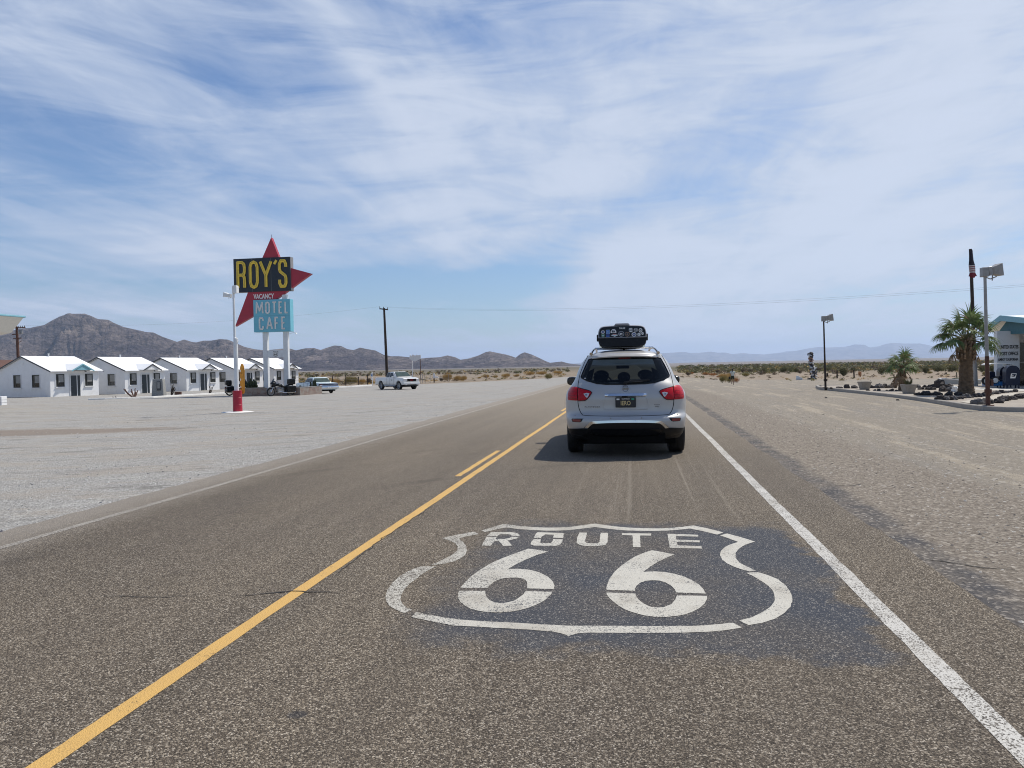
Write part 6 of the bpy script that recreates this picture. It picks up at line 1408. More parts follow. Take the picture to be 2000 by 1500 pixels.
for k in range(2):
    q_ = MB(); q_.lathe([(0, -.02), (.14, 0), (.15, .05), (.15, .5), (.12, .56), (0, .58)], 12, Matrix.Translation((.30+k*.34, -.1, hh_-.98))); q_.build('transformer', mt['grey_metal'], ul, smooth=40)
q_ = MB(); q_.tube([(0, 0, hh_-2.3), (.15, 0, hh_-1.95), (.55, 0, hh_-1.78)], .03, 6); q_.build('conduit', mt['rust'], ul)
def wire(label, a, b__, sag, r=.012):
    a, b__ = Vector(a), Vector(b__); pts = [a.lerp(b__, t_)-Vector((0, 0, sag*4*t_*(1-t_))) for t_ in [i/40 for i in range(41)]]
    q_ = MB(); q_.tube(pts, r, 5); return tag(q_.build('overhead_wire', mt['trim'], None), label, 'wire', 'overhead wires')
wl = lambda px, py, D: Vector((0, 0, CAMZ))+ray(px, py)*D
rpoleD = 42.0
r1 = wl(2330, 530, rpoleD); r2 = wl(2330, 533, rpoleD)
wire('upper overhead wire running from the utility pole across the right sky', tp+Vector((-.24, -.2, H_+.16)), r1, 1.0, .004)
wire('lower overhead wire running from the utility pole across the right sky', tp+Vector((.30, -.2, H_+.05)), r2, 1.05, .004)
wire('overhead wire from the utility pole left to the transformer pole', tp+Vector((-.74, -.2, H_+.2)), l0+Vector((.9, 0, hh_+.1)), .8, .005)
rp = thing('utility_pole', 'wooden utility pole beyond the right edge carrying the wires', 'utility pole', (r1.x, r1.y, T(r1.x, r1.y)), 0)
q_ = MB(); q_.tube([(0, 0, -.3), (0, 0, r1.z+.3-T(r1.x, r1.y))], [.18, .13], 10); q_.build('pole', mt['wood_dark'], rp)
# far little signs and fence by the lot edge
fs1 = thing('old_billboard', 'faded white broken billboard on two posts far behind the pickup', 'billboard', (0, 0, 0))
Yb = 150.0; g1 = atD(814, 155)
for px_, pt in ((805.5, 697), (821, 701)):
    v_ = onY(px_, 716, g1.y); tz = onY(px_, pt, g1.y).z; q_ = MB(); q_.tube([(v_.x, g1.y, T(v_.x, g1.y)-.2), (v_.x, g1.y, tz)], .11 if px_ < 810 else .07, 8); q_.build('post', mt['white_paint'] if px_ < 810 else mt['rust'], fs1)
bp_ = [(800, 700), (801.5, 692), (804, 696), (806, 692.5), (809, 693), (812, 695), (814, 692.5), (817, 694), (822, 693), (823, 699), (819, 702), (812, 706), (806, 705), (803, 702)]
q_ = MB(); q_.prism([(onY(a, b2, g1.y).x, onY(a, b2, g1.y).z) for a, b2 in bp_], g1.y-.25, g1.y-.12); q_.build('panel', mt['white_paint'], fs1)
p = hit(727.5, 753.0); s2 = thing('information_sign', 'small white sign on a post at the lot edge left of the pickup', 'sign', p, R(-20)); D_ = (p-Vector((0, 0, CAMZ))).dot(FWD); k_ = D_/1500
q_ = MB(); q_.tube([(0, 0, -.1), (0, 0, 27*k_)], .05, 8); q_.build('post', mt['white_metal'], s2)
q_ = MB(); q_.box(-2.6*k_, 2.8*k_, -.10, -.06, 17*k_, 25*k_); q_.build('panel', mt['letter_cream'], s2); q_ = MB(); q_.box(-2.2*k_, 2.2*k_, -.10, -.06, 11*k_, 15.5*k_); q_.build('panel', mt['letter_cream'], s2)
q_ = MB(); q_.box(-1.2*k_, 1.8*k_, -.11, -.104, 18*k_, 22*k_); q_.build('sign_print', mt['bright_blue'], s2)
p = hit(848, 747.5); s3 = thing('marker_post', 'white marker standing on a dark post right of the pickup', 'marker', p, 0); k_ = .075
q_ = MB(); q_.tube([(0, 0, -.1), (0, 0, .75)], .09, 8); q_.build('post', mt['wood_dark'], s3)
q_ = MB(); q_.prism([(-.14, .75), (.14, .75), (.20, 1.05), (.12, 1.5), (-.10, 1.5), (-.16, 1.1)], -.05, .05); q_.build('marker_panel', mt['white_paint'], s3, bevel=.02); q_ = MB(); q_.prism([(.14, .75), (.75, .80), (.6, .98), (.18, 1.0)], -.05, .04); q_.build('marker_panel', mt['white_paint'], s3, bevel=.02)
def fence(label, pxs, hgt, wires, D0=None, r_=.07, mat='wood_dark', group=None):
    t_ = thing('wire_fence', label, 'fence', (0, 0, 0)); tops = []
    for k, (a, b2) in enumerate(pxs):
        g_ = hit(a, b2); ln = .08*math.sin(k*5.1); hg = hgt*(1+.12*math.sin(k*2.7)); q_ = MB(); q_.tube([(g_.x, g_.y, g_.z-.2), (g_.x+ln, g_.y, g_.z+hg)], r_, 7); q_.build('post', mt[mat], t_); tops.append((g_, ln, hg))
    for wz in wires:
        q_ = MB(); q_.tube([(g_.x+ln*wz, g_.y, g_.z+hg*wz) for g_, ln, hg in tops], .012, 4); q_.build('wire', mt['grey_metal'], t_)
    return t_
fence('dark wooden posts and wire between the vintage car and the pickup', [(572, 755.5), (612, 754.5), (650.5, 753.5), (675.5, 753), (699.5, 752.5), (718, 752)], 1.45, (.9, .6, .3))
fence('thin pale fence posts and wire right of the pickup', [(822, 749.5), (826, 749), (830.5, 748.8), (840, 748.5), (875, 745.5), (910, 742.8), (950, 741)], 1.35, (.95, .5), None, .04, 'grey_metal')
fence('two short dark stakes in the desert behind the lamp post on the right', [(1635, 739.0), (1668.5, 738.6)], 1.15, (), None, .10)
# ------------------------------------------------------------------ right side: kerbed island, post office, lamps, planters, rocks
KP = [hit(1600, 760.3), hit(1640, 764), hit(1690, 769.5), hit(1740, 775.3), hit(1800, 783), hit(1860, 792.3), hit(1895, 798), hit(1930, 802.3), hit(1965, 804.2), hit(2000, 804.6), hit(2080, 804)]
far_c = hit(1603, 757.4)
kz = .15
isl = [Vector((p.x+.14, p.y+.1, 0)) for p in KP]; isl2 = [far_c+Vector((.1, .3, 0)), Vector((15, 52.3, 0)), Vector((26, 55.0, 0)), Vector((40, 57, 0)), Vector((46, 40, 0)), Vector((40, 22, 0))]
outl = isl+list(reversed(isl2)); outl = [Vector((p.x, p.y, 0)) for p in outl]
# surface of the island as a fine sheet following the ground
def inpoly(x, y, P_):
    c = False; n = len(P_)
    for i in range(n):
        a, b2 = P_[i], P_[(i+1) % n]
        if (a.y > y) != (b2.y > y) and x < (b2.x-a.x)*(y-a.y)/(b2.y-a.y)+a.x: c = not c
    return c
pts = []
for i in range(len(outl)):
    a, b2 = outl[i], outl[(i+1) % len(outl)]; n = max(1, int((b2-a).length/.8)); pts += [a.lerp(b2, k/n) for k in range(n)]
nb_ = len(pts); allp = list(pts)
x = 10.0
while x < 46:
    y = 22.0
    while y < 57:
        if inpoly(x, y, pts) and min((Vector((x, y, 0))-o_).length for o_ in pts) > .5: allp.append(Vector((x, y, 0)))
        y += 1.0
    x += 1.0
V, _, F, _, _, _ = delaunay_2d_cdt([v_.to_2d() for v_ in allp], [], [list(range(nb_))], 1, 1e-5)
def IZ(x, y): return T(x, y)+kz-.02
def mat_island():
    m_, t, b = new_mat('raked_sand'); p = wpos(t)
    f1 = t.noise(p, 30, 6, .75); f2 = t.noise(p, 2.5, 5, .65); f3 = t.noise(p, .35, 4, .6)
    c = t.ramp(f1, [(.3, (.25, .215, .17)), (.5, (.35, .305, .25)), (.7, (.44, .39, .325))])
    c = t.mix(t.math('MULTIPLY', t.step(f2, .5, .62), .35), c, (.24, .215, .185)); c = t.mix(t.math('MULTIPLY', t.step(f3, .5, .65), .4), c, (.45, .39, .31))
    t.l.new(c, b.inputs['Base Color']); b.inputs['Roughness'].default_value = .97; bump(t, b, t.math('ADD', f1, t.math('MULTIPLY', f2, 2)), .7, .02); return m_
mt['raked_sand'] = mat_island()
q_ = MB(); q_.add([(v_.x, v_.y, IZ(v_.x, v_.y)) for v_ in V], [tuple(f) for f in F]); o_ = q_.build('sand_island', mt['raked_sand'], smooth=179, fix=False)
for p_ in o_.data.polygons:
    if p_.normal.z < 0: p_.flip()
struct(o_, 'raised sandy garden island in front of the post office'); o_.name = 'garden_ground'
kerb('kerb', 'long grey concrete kerb edging the sandy garden on the right', [tuple((p.x, p.y, 0)) for p in reversed(KP)], .16, kz, mt['concrete'])
kerb('kerb', 'short far end of the grey kerb beside the farther lamp post', [tuple((KP[0].x+.16, KP[0].y+.1, 0)), (far_c.x+.1, far_c.y+1.2, 0), (far_c.x+3, far_c.y+1.8, 0)], .16, kz, mt['concrete'])
q_ = MB(); jx = hit(1927, 802)
def path_strip(pts_l, pts_r, z, mat, name, label):
    q__ = MB(); n = 30; v = []
    def at_(P_, t_):
        f_ = t_*(len(P_)-1); i_ = min(int(f_), len(P_)-2); return P_[i_].lerp(P_[i_+1], f_-i_)
    for i in range(n+1):
        for P_ in (pts_l, pts_r):
            a = at_(P_, i/n); v.append((a.x, a.y, IZ(a.x, a.y)+z))
    q__.add(v, [(2*i, 2*i+1, 2*i+3, 2*i+2) for i in range(n)]); oo = q__.build(name, mat, fix=False)
    for pp_ in oo.data.polygons:
        if pp_.normal.z < 0: pp_.flip()
    return struct(oo, label)
def ihit(px, py):
    d_ = ray(px, py); z = 0
    for i in range(60):
        t_ = (z-CAMZ)/d_.z; p = Vector((0, 0, CAMZ))+d_*t_; z = .5*z+.5*IZ(p.x, p.y)
    p.z = IZ(p.x, p.y); return p
path_strip([ihit(1876, 785.3), ihit(1915, 778), ihit(1960, 769.5), ihit(2010, 766)], [ihit(1917, 792.3), ihit(1945, 785), ihit(1985, 775), ihit(2060, 766)], .012, mt['gravel_pale'], 'path', 'pale path between two rows of dark rocks')
path_strip([ihit(1905, 757.5), ihit(2010, 757.3), ihit(2100, 757.3)], [ihit(1905, 761.5), ihit(2010, 764.5), ihit(2100, 766)], .012, mt['concrete_pale'], 'pavement', 'concrete strip before the post office')
# rocks: each its own thing
def rockmesh(seed, sub=3):
    bm = bmesh.new(); bmesh.ops.create_icosphere(bm, subdivisions=sub, radius=1)
    for v_ in bm.verts:
        n = v_.co.normalized(); k = 1+.38*mn.noise(n*1.6+Vector((seed*3.1, 0, 0)))+.22*mn.noise(n*4+Vector((0, seed*2.3, 0)))+.12*mn.noise(n*9+Vector((0, seed*1.3, 0))); v_.co = n*k
        v_.co = Vector((round(v_.co.x*3.2)/3.2*.4+v_.co.x*.6, round(v_.co.y*3.2)/3.2*.4+v_.co.y*.6, round(v_.co.z*3.2)/3.2*.4+v_.co.z*.6))
    me = bpy.data.meshes.new('rock'); bm.to_mesh(me); bm.free(); return me
RM = [rockmesh(k) for k in range(9)]
rr_ = random.Random(21)
def rock(p, sx, sy, sz, label, grp, grey=False, rz=None):
    me = RM[rr_.randrange(9)]
    o_ = bpy.data.objects.new('lava_rock', me); link(o_)
    if not me.materials: me.materials.append(mt['lava'])
    if grey: o_.material_slots[0].link = 'OBJECT'; o_.material_slots[0].material = mt['lava_grey']
    o_.location = (p.x, p.y, p.z+sz*.45); o_.scale = (sx, sy, sz); o_.rotation_euler = (rr_.uniform(-.3, .3), rr_.uniform(-.3, .3), rr_.uniform(0, 6) if rz is None else rz)
    return tag(o_, label, 'rock', grp)
def rockrow(pa, pb, n, size, label, grp, jit=.12, var=.35, grey=.25):
    a, b2 = ihit(*pa), ihit(*pb)
    for k in range(n):
        p = a.lerp(b2, (k+.5)/n)+Vector((rr_.uniform(-jit, jit), rr_.uniform(-jit, jit), 0)); p.z = IZ(p.x, p.y); s_ = .56*size*rr_.uniform(1-var, 1+var)
        rock(p, s_*rr_.uniform(1, 1.35), s_*rr_.uniform(.8, 1.1), s_*rr_.uniform(.55, .85), label, grp, rr_.random() < grey)
# far row along the kerb end: hand placed, one by one
for px_, py_, w_, h_, lb in ((1623, 758.5, 7, 2.5, 'smallest flat rock at the far kerb corner'), (1639, 758.5, 13, 4, 'low broad dark rock between the lamp post and the pointed rock'), (1654, 758.5, 11, 9, 'pointed pyramid shaped dark rock in the far row'), (1669, 758.5, 14, 6.5, 'rounded dark rock left of the far planter pot'), (1680.5, 758, 6, 5, 'dark rock half hidden behind the far planter pot'), (1703.5, 758, 11, 6, 'dark rock just right of the far planter pot')):
    p = ihit(px_, py_); k_ = (p-Vector((0, 0, CAMZ))).dot(FWD)/1500; rock(p, w_*k_*.52, w_*k_*.40, h_*k_*.62, lb, 'dark rocks along the far edge of the garden')
rockrow((1711, 758), (1742, 757.5), 4, .27, 'low dark rock left of the small palm', 'dark rocks along the far edge of the garden', .1)
rockrow((1744, 757), (1752, 757), 1, .24, 'dark rock touching the left side of the small palm', 'dark rocks along the far edge of the garden')
rockrow((1790, 757), (1835, 756.5), 7, .26, 'dark rock in the row right of the small palm', 'dark rocks along the far edge of the garden', .2)
rockrow((1794, 761), (1830, 761.5), 6, .22, 'dark rock in the nearer row right of the second pot', 'dark rocks behind the big palm', .2)
p = ihit(1836, 757.5); rock(p, .30, .25, .30, 'largest upright dark rock left of the stranded boat', 'dark rocks behind the big palm')
rockrow((1846, 758), (1858, 758), 2, .34, 'greyish rock leaning on the bow of the stranded boat', 'dark rocks behind the big palm', .1, .2, .6)
p = ihit(1841, 764.8); rock(p, .20, .16, .18, 'rounded dark rock alone in the sand before the boat', 'dark rocks behind the big palm')
rockrow((1850, 764), (1862, 764), 2, .32, 'big grey rock beside the white stones left of the big palm', 'dark rocks behind the big palm', .1, .2, .9)
rockrow((1693, 763), (1755, 763.5), 8, .13, 'small earthy rock in the low line before the small palm', 'small rocks round the small palm', .15)
rockrow((1788, 772), (1868, 772.5), 13, .22, 'dark rock in the row left of the big palm foot', 'dark rocks left of the big palm foot', .12)
rockrow((1838, 781.5), (1872, 781), 7, .21, 'dark rock in the row on the left side of the pale path start', 'dark rocks left of the pale path', .1)
rockrow((1872, 780), (1925, 772.5), 10, .20, 'dark rock in the row before the big palm foot', 'dark rocks left of the pale path', .1)
rockrow((1925, 772), (1985, 765), 8, .20, 'dark rock in the far part of the row left of the pale path', 'dark rocks left of the pale path', .1)
rockrow((1898, 790.5), (1938, 788), 7, .24, 'dark rock near the foot of the near lamp post', 'dark rocks right of the pale path', .1)
rockrow((1938, 787.5), (2012, 772.5), 13, .23, 'dark rock in the row right of the pale path', 'dark rocks right of the pale path', .1)
# white painted stones and the stranded boat
p = ihit(1868, 766); rock(p, .24, .2, .20, 'white painted stone touching the left side of the big palm', 'white stones').material_slots[0].link = 'OBJECT'
bpy.data.objects[-1] if False else None
for o_ in [o for o in SC.objects if o.get('group') == 'white stones']: o_.material_slots[0].material = mt['kerb_white']
p = hit(1868, 754.5); bt = thing('rowing_boat', 'small white and grey boat lying in the sand behind the big palm', 'boat', p, R(14)); k_ = (p-Vector((0, 0, CAMZ))).dot(FWD)/1500
q_ = MB(); secs = []
for t_ in [i/10 for i in range(11)]:
    y_ = -1.15+2.6*t_; w_ = .52*math.sin(PI*min(1, .12+t_*.55))**.6*(1 if t_ > .1 else .5+5*t_); h_ = .40+.12*(1-t_)**2
    secs.append([(y_, -w_, h_), (y_, -w_*.8, .1), (y_, 0, -.02), (y_, w_*.8, .1), (y_, w_, h_), (y_, w_*.85, h_-.02), (y_, 0, .15), (y_, -w_*.85, h_-.02)])
q_.loft(secs); q_.build('hull', M('boat_grey_white', (.42, .45, .46), .5, dirt=((.2, .2, .2), 3, .5)), bt, smooth=40)
q_ = MB(); q_.tube([(s_[0][0], s_[0][1], s_[0][2]+.02) for s_ in secs], .035, 6); q_.tube([(s_[4][0], s_[4][1], s_[4][2]+.02) for s_ in secs], .035, 6); q_.build('gunwale', mt['white_paint'], bt)
q_ = MB(); q_.ell((.1, 0, .46), (.45, .3, .14)); q_.tube([(.05, 0, .5), (.03, .02, .95)], .03, 6); q_.build('cargo', mt['yucca'], bt)
# planter pots
def pot(label, px, py, wpx, hpx, plant):
    p = ihit(px, py); k_ = (p-Vector((0, 0, CAMZ))).dot(FWD)/1500; t = thing('planter_pot', label, 'planter', p, R(9), 'tapered concrete pots'); a, b2, h_ = wpx*k_/2, wpx*k_/2*.66, hpx*k_
    q_ = MB(); q_.loft([[(-r_, -r_, z), (r_, -r_, z), (r_, r_, z), (-r_, r_, z)] for r_, z in ((b2, 0), (b2+(a-b2)*.85, h_*.86), (a, h_*.87), (a, h_), (a*.88, h_), (a*.86, h_*.85))]); q_.build('pot', mt['planter'], t, bevel=.015)
    q_ = MB(); q_.box(-a*.84, a*.84, -a*.84, a*.84, h_*.80, h_*.86); q_.build('soil', mt['soil'], t)
    if plant:
        g_ = random.Random(7); q_ = MB()
        for k in range(34):
            an = g_.random()*2*PI; L_ = g_.uniform(.16, .34); tl = g_.uniform(.1, .6); q_.tube([(.12*math.cos(an)*g_.random(), .12*math.sin(an)*g_.random(), h_*.84), (tl*L_*math.cos(an)+.06*math.cos(an), tl*L_*math.sin(an)+.06*math.sin(an), h_*.84+L_)], [.025, .006], 5)
        q_.build('plant', mt['creosote'], t)
    return t
pot('empty tapered concrete pot in the far row of rocks', 1688.5, 760.8, 20, 15.5, False)
pot('tapered concrete pot with a small green plant right of the small palm', 1774.5, 768.7, 23, 18, True)
# lamp posts on the right
def rlamp(label, px, py, top, rust):
    p = ihit(px, py); D_ = (p-Vector((0, 0, CAMZ))).dot(FWD); H_ = (py-top)*D_/1500; t = thing('lamp_post', label, 'lamp post', p, 0, 'lamp posts on the right side'); lean = -.019*H_
    q_ = MB(); q_.tube([(lean*(.38), 0, H_*.38), (lean, 0, H_)], [.052, .042] if rust else [.048, .038], 12); q_.build('pole', mt['grey_metal'] if rust else mt['wood_dark'], t, smooth=40)
    q_ = MB(); q_.tube([(0, 0, -.15), (lean*.38, 0, H_*.385)], [.066, .058] if rust else [.06, .05], 12); q_.lathe([(.10, H_*.10), (.10, H_*.13)], 12); q_.build('pole_foot', mt['rust'] if rust else mt['wood_dark'], t, smooth=40)
    q_ = MB(); q_.box(.06, .13, -.06, .06, .62, .80); q_.lathe([(.16, -.01), (.16, .03)], 14); q_.build('junction_box', mt['rust'] if rust else mt['wood_dark'], t)
    e_ = floodlight(t, (lean+.17, -.02, H_+.15), R(-4), R(-62), 1.0); e_.rotation_euler = (R(8), 0, R(-70)); e_.scale = (.62, .56, .95)
    q_ = MB(); q_.box(lean-.11, lean+.07, -.12, .10, H_-.02, H_+.26); q_.tube([(lean, 0, H_-.02), (lean+.15, 0, H_-.09), (lean+.32, -.02, H_-.02)], .02, 6); q_.build('ballast_housing', mt['grey_metal'], t, bevel=.015)
    return t
rlamp('near tall grey lamp post with rusty foot in front of the post office', 1930, 793, 540, True)
rlamp('farther thin dark lamp post standing at the far kerb corner', 1612.5, 757.5, 627, False)
# flagpole with furled flag
p = hit(1905.5, 758); D_ = (p-Vector((0, 0, CAMZ))).dot(FWD); H_ = 271*D_/1500; fp = thing('flagpole', 'tall wooden flagpole with a limp flag behind the big palm', 'flagpole', p, 0); ln_ = -.030*H_
q_ = MB(); q_.tube([(0, 0, -.2), (ln_*.5, 0, H_*.5), (ln_, 0, H_)], [.11, .095, .08], 12); q_.build('pole', mt['wood_dark'], fp, smooth=40)
q_ = MB(); q_.tube([(0.01, 0, -.1), (ln_*.20, 0, H_*.2)], [.125, .115], 12); q_.build('pole_sleeve', mt['grey_metal'], fp, smooth=40)
fl = bpy.data.objects.new('flag', None); link(fl, fp)
def flagseg(z0, z1, w0, w1, mat, nm_='flag_stripe', off=0):
    q__ = MB(); R_ = []
    for i in range(5):
        t_ = i/4; z = z0+(z1-z0)*t_; w_ = w0+(w1-w0)*t_; xx = ln_*(z/H_)+.02+off*t_
        R_.append([(xx+w_*math.cos(a)*(1+.3*math.cos(3*a+z*3)), -.03+.09*math.sin(a)*(1+.25*math.cos(4*a)), z) for a in [2*PI*j/16 for j in range(16)]])
    q__.loft(R_); q__.build(nm_, mat, fl, smooth=60)
mt['flag_navy'] = M('flag_navy', (.018, .018, .030), .9); mt['flag_red'] = M('flag_red', (.14, .012, .022), .9); mt['flag_white'] = M('flag_white', (.50, .47, .46), .9)
kk = D_/1500; zt_ = H_
flagseg(zt_-22*kk, zt_-3*kk, .10, .085, mt['flag_navy'], 'flag_canton'); flagseg(zt_-32*kk, zt_-22*kk, .145, .10, mt['flag_navy'], 'flag_canton')
z = zt_-32*kk
for i in range(7): flagseg(z-2.0*kk, z, .14, .145, mt['flag_white'] if i % 2 == 0 else mt['flag_red']); z -= 2.0*kk
flagseg(z-7*kk, z, .20, .14, mt['flag_red']); flagseg(z-10*kk, z-6*kk, .10, .15, mt['flag_red'], off=-.0)
# post office
po = thing('post_office', 'white post office with teal gable and lettered wall at the right edge', 'building', (0, 0, 0))
GX = 20.2
gp_ = [(49.2, 2.86), (46.8, 3.58), (38.5, 2.70)]
q_ = MB()
def slab(y0, z0, y1, z1, x0, x1, th, mat, name, par, up=0.0):
    q__ = MB(); q__.add([(x0, y0, z0+up), (x1, y0, z0+up+.0), (x1, y1, z1+up), (x0, y1, z1+up), (x0, y0, z0+up+th), (x1, y0, z0+up+th), (x1, y1, z1+up+th), (x0, y1, z1+up+th)], [(3, 2, 1, 0), (4, 5, 6, 7), (0, 1, 5, 4), (1, 2, 6, 5), (2, 3, 7, 6), (3, 0, 4, 7)]); return q__.build(name, mat, par)
rf = slab(*gp_[0], *gp_[1], GX+.05, GX+16, .07, mt['white_roof'], 'roof', po, .16); slab(*gp_[1], *gp_[2], GX+.05, GX+16, .07, mt['white_roof'], 'roof', po, .163)
slab(*gp_[0], *gp_[1], GX+.05, GX+16, .03, mt['cream'], 'soffit', rf, .118); slab(*gp_[1], *gp_[2], GX+.05, GX+16, .03, mt['cream'], 'soffit', rf, .121)
slab(*gp_[0], *gp_[1], GX-.06, GX+.047, .30, mt['cyan'], 'fascia', rf, -.04); slab(*gp_[1], *gp_[2], GX-.06, GX+.047, .30, mt['cyan'], 'fascia', rf, -.042)
q_ = MB(); q_.prism([(47.3, 2.78), (48.2, 2.80), (46.8, 3.60), (39.2, 2.72), (39.2, 2.62)], GX+.35, GX+.42, 'x'); q_.build('gable_wall', mt['teal'], po)
zb0 = T(20, 46)
q_ = MB(); q_.box(19.86, 21.0, 46.5, 46.9, zb0-.3, 2.95); wl_ = q_.build('sign_wall', mt['white_wall'], po)
q_ = MB(); q_.box(21.0, 33, 47.5, 47.7, zb0-.3, 2.9); q_.box(32.8, 33, 38, 47.5, zb0-.3, 2.8); q_.box(21.0, 21.2, 46.9, 47.5, zb0-.3, 2.9); q_.build('wall', mt['white_wall'], po)
q_ = MB(); q_.box(21.35, 24.5, 47.42, 47.46, zb0, 2.3); sf = q_.build('shop_window', mt['dark_glass'], po)
q_ = MB()
for x_ in (21.3, 22.3, 23.4, 24.5): q_.box(x_-.04, x_+.04, 47.36, 47.415, zb0, 2.34)
q_.box(21.3, 24.5, 47.37, 47.41, 1.15, 1.22); q_.build('frame', mt['grey_metal'], sf)
q_ = MB(); q_.box(20.9, 33, 38.3, 47.3, zb0-.35, zb0+.10); q_.build('porch_slab', mt['concrete_pale'], po)
q_ = MB()
def wtext(s_, px, py, h_, w_):
    v_ = onY(px, py, 46.49); q_ = MB(); text_mb(q_, s_, h_, Matrix.Translation((v_.x, 46.492, v_.z)), w_, .012, bold=.03); q_.build('wall_lettering', mt['sign_black'], wl_)
wtext('UNITED STATES', 1970.5, 681.0, .20, .97); wtext('POST OFFICE', 1971, 694.0, .20, .93); wtext('AMBOY CALIFORNIA', 1969, 704.5, .15, 1.02); wtext('92304', 1969.5, 712.4, .08, .34)
# collection boxes
def mailbox(label, px, py, D=None, w_=.30, h_=1.16, col='navy', emblem=True):
    p = ihit(px, py); t = thing('collection_box', label, 'mailbox', p, R(-8), 'navy postal collection boxes'); q_ = MB()
    prof = [(-w_, .16)]+[(-w_, h_-w_)]+[(w_*math.cos(a), h_-w_+w_*math.sin(a)) for a in [PI-PI*j/12 for j in range(1, 12)]]+[(w_, h_-w_), (w_, .16)]
    q_.prism(prof, -.30, .30); q_.build('body', mt[col], t, bevel=.015)
    for a, b2 in ((-1, -1), (1, -1), (-1, 1), (1, 1)):
        q_ = MB(); q_.box(a*w_*.85-.03, a*w_*.85+.03, b2*.24-.03, b2*.24+.03, 0, .165); q_.build('leg', mt[col], t)
    if emblem:
        q_ = MB(); q_.prism([(-.13, .52), (.10, .52), (.15, .76), (-.09, .76)], -.309, -.302); e_ = q_.build('emblem', mt['letter_cream'], t)
        q_ = MB(); q_.prism([(-.09, .60), (.06, .60), (.10, .66), (.12, .73), (-.04, .73), (-.075, .66), (.03, .665), (.0, .64)], -.314, -.3095); q_.build('emblem_print', mt['navy'], e_)
    return t
mailbox('navy postal collection box with a white eagle emblem beside the lettered wall', 1975, 759.0); mailbox('plain dark blue collection box half hidden behind the other', 1961, 757.2, None, .27, 1.10, 'navy', False)
# small blue ride-on tractor with a canopy
p = ihit(1938, 757.8); tr = thing('utility_cart', 'small blue cart with white canopy parked by the post office', 'cart', p, R(0)); k_ = (p-Vector((0, 0, CAMZ))).dot(FWD)/1500
q_ = MB(); q_.box(-.35, .62, -.35, .35, .12, .34); q_.box(-.30, .10, -.22, .22, .34, .42); q_.build('chassis', mt['bright_blue'], tr, bevel=.03)
q_ = MB(); q_.prism([(-.25, .42), (-.25, .78), (-.12, .86), (.06, .84), (.10, .42)], -.20, .20); q_.build('bonnet', mt['navy'], tr, bevel=.03)
q_ = MB(); q_.box(.22, .56, -.24, .24, .40, .62); q_.box(.48, .60, -.24, .24, .62, .95); q_.build('seat', mt['navy'], tr, bevel=.03)
for x_, r_ in ((-.42, .22), (-.02, .17)):
    wh = disc_wheel(tr, x_, -.33, r_, .12, 1, 6, .6, simple=True, yaw=R(90)); wh.location.z = .38 if x_ < -.2 else .40
q_ = MB(); q_.lathe([(0, -.01), (.13, -.01), (.13, .01), (0, .012)], 16, Matrix.Translation((-.02, -.42, .40)) @ Matrix.Rotation(R(90), 4, 'X')); q_.build('hub_disc', mt['letter_white'], tr)
q_ = MB(); q_.loft([[(x_, -.45, z-.02), (x_, .45, z-.02), (x_, .45, z+.02), (x_, -.45, z+.02)] for x_, z in ((-.35, 1.20), (-.2, 1.25), (.3, 1.26), (.85, 1.22))]); q_.build('canopy', mt['white_paint'], tr)
for x_ in (.42, .50):
    q_ = MB(); q_.tube([(x_, -.3, .6), (x_+.05, -.3, 1.0), (x_-.02, -.3, 1.24)], .022, 6); q_.build('canopy_post', mt['white_metal'], tr)
q_ = MB(); q_.box(.0, .35, -.38, -.34, .40, .44); q_.build('step', mt['chrome'], tr)
# twisted sculpture of scrap
p = hit(1587.5, 741); D_ = (p-Vector((0, 0, CAMZ))).dot(FWD); k_ = D_/1500; st = thing('scrap_sculpture', 'tall twisted black and white sculpture standing in the desert', 'sculpture', p, 0)
mt['scrap_white'] = M('scrap_white', (.50, .50, .50), .6, var=.5, sc=8); mt['scrap_dark'] = M('scrap_dark', (.035, .033, .04), .6, var=.5, sc=8); mt['scrap_brown'] = M('scrap_brown', (.30, .17, .12), .8, var=.3)
H_ = 52*k_; ax = lambda t_: (.18*math.sin(t_*7)*1.0-.25*max(0, t_-.72)/.28*1.0-.05, 0, H_*t_)
q_ = MB(); q_.tube([ax(t_/20) for t_ in range(21)], [.22-.10*t_/20 for t_ in range(21)], 8); q_.build('core', mt['scrap_dark'], st)
g_ = random.Random(9)
for k in range(46):
    t_ = (k+.5)/46; c_ = Vector(ax(t_)); a = k*2.4; rr0 = (.30-.10*t_+(.12 if .1 < t_ < .42 else 0)); q_ = MB()
    c_ += Vector((rr0*math.cos(a), rr0*.8*math.sin(a), 0)); d_ = Vector((math.cos(a+1.3), math.sin(a+1.3), g_.uniform(-.8, .8)))*.20
    q_.tube([c_-d_, c_, c_+d_+Vector((0, 0, .08))], [.07, .12, .05], 6); q_.build('scrap_piece', mt['scrap_brown'] if .68 < t_ < .80 else (mt['scrap_white'] if g_.random() < .52 else mt['scrap_dark']), st, smooth=50)
q_ = MB(); c_ = Vector(ax(.97)); q_.ell(tuple(c_), (.28, .22, .24)); q_.tube([c_+Vector((-.1, 0, .1)), c_+Vector((-.4, 0, .0)), c_+Vector((-.42, 0, -.25))], .09, 6); q_.build('head_piece', mt['scrap_dark'], st)
q_ = MB(); q_.ell((-.2, 0, .08), (.55, .35, .14)); q_.ell((.2, .1, .1), (.35, .3, .2)); q_.build('rubble_foot', mt['lava'], st)
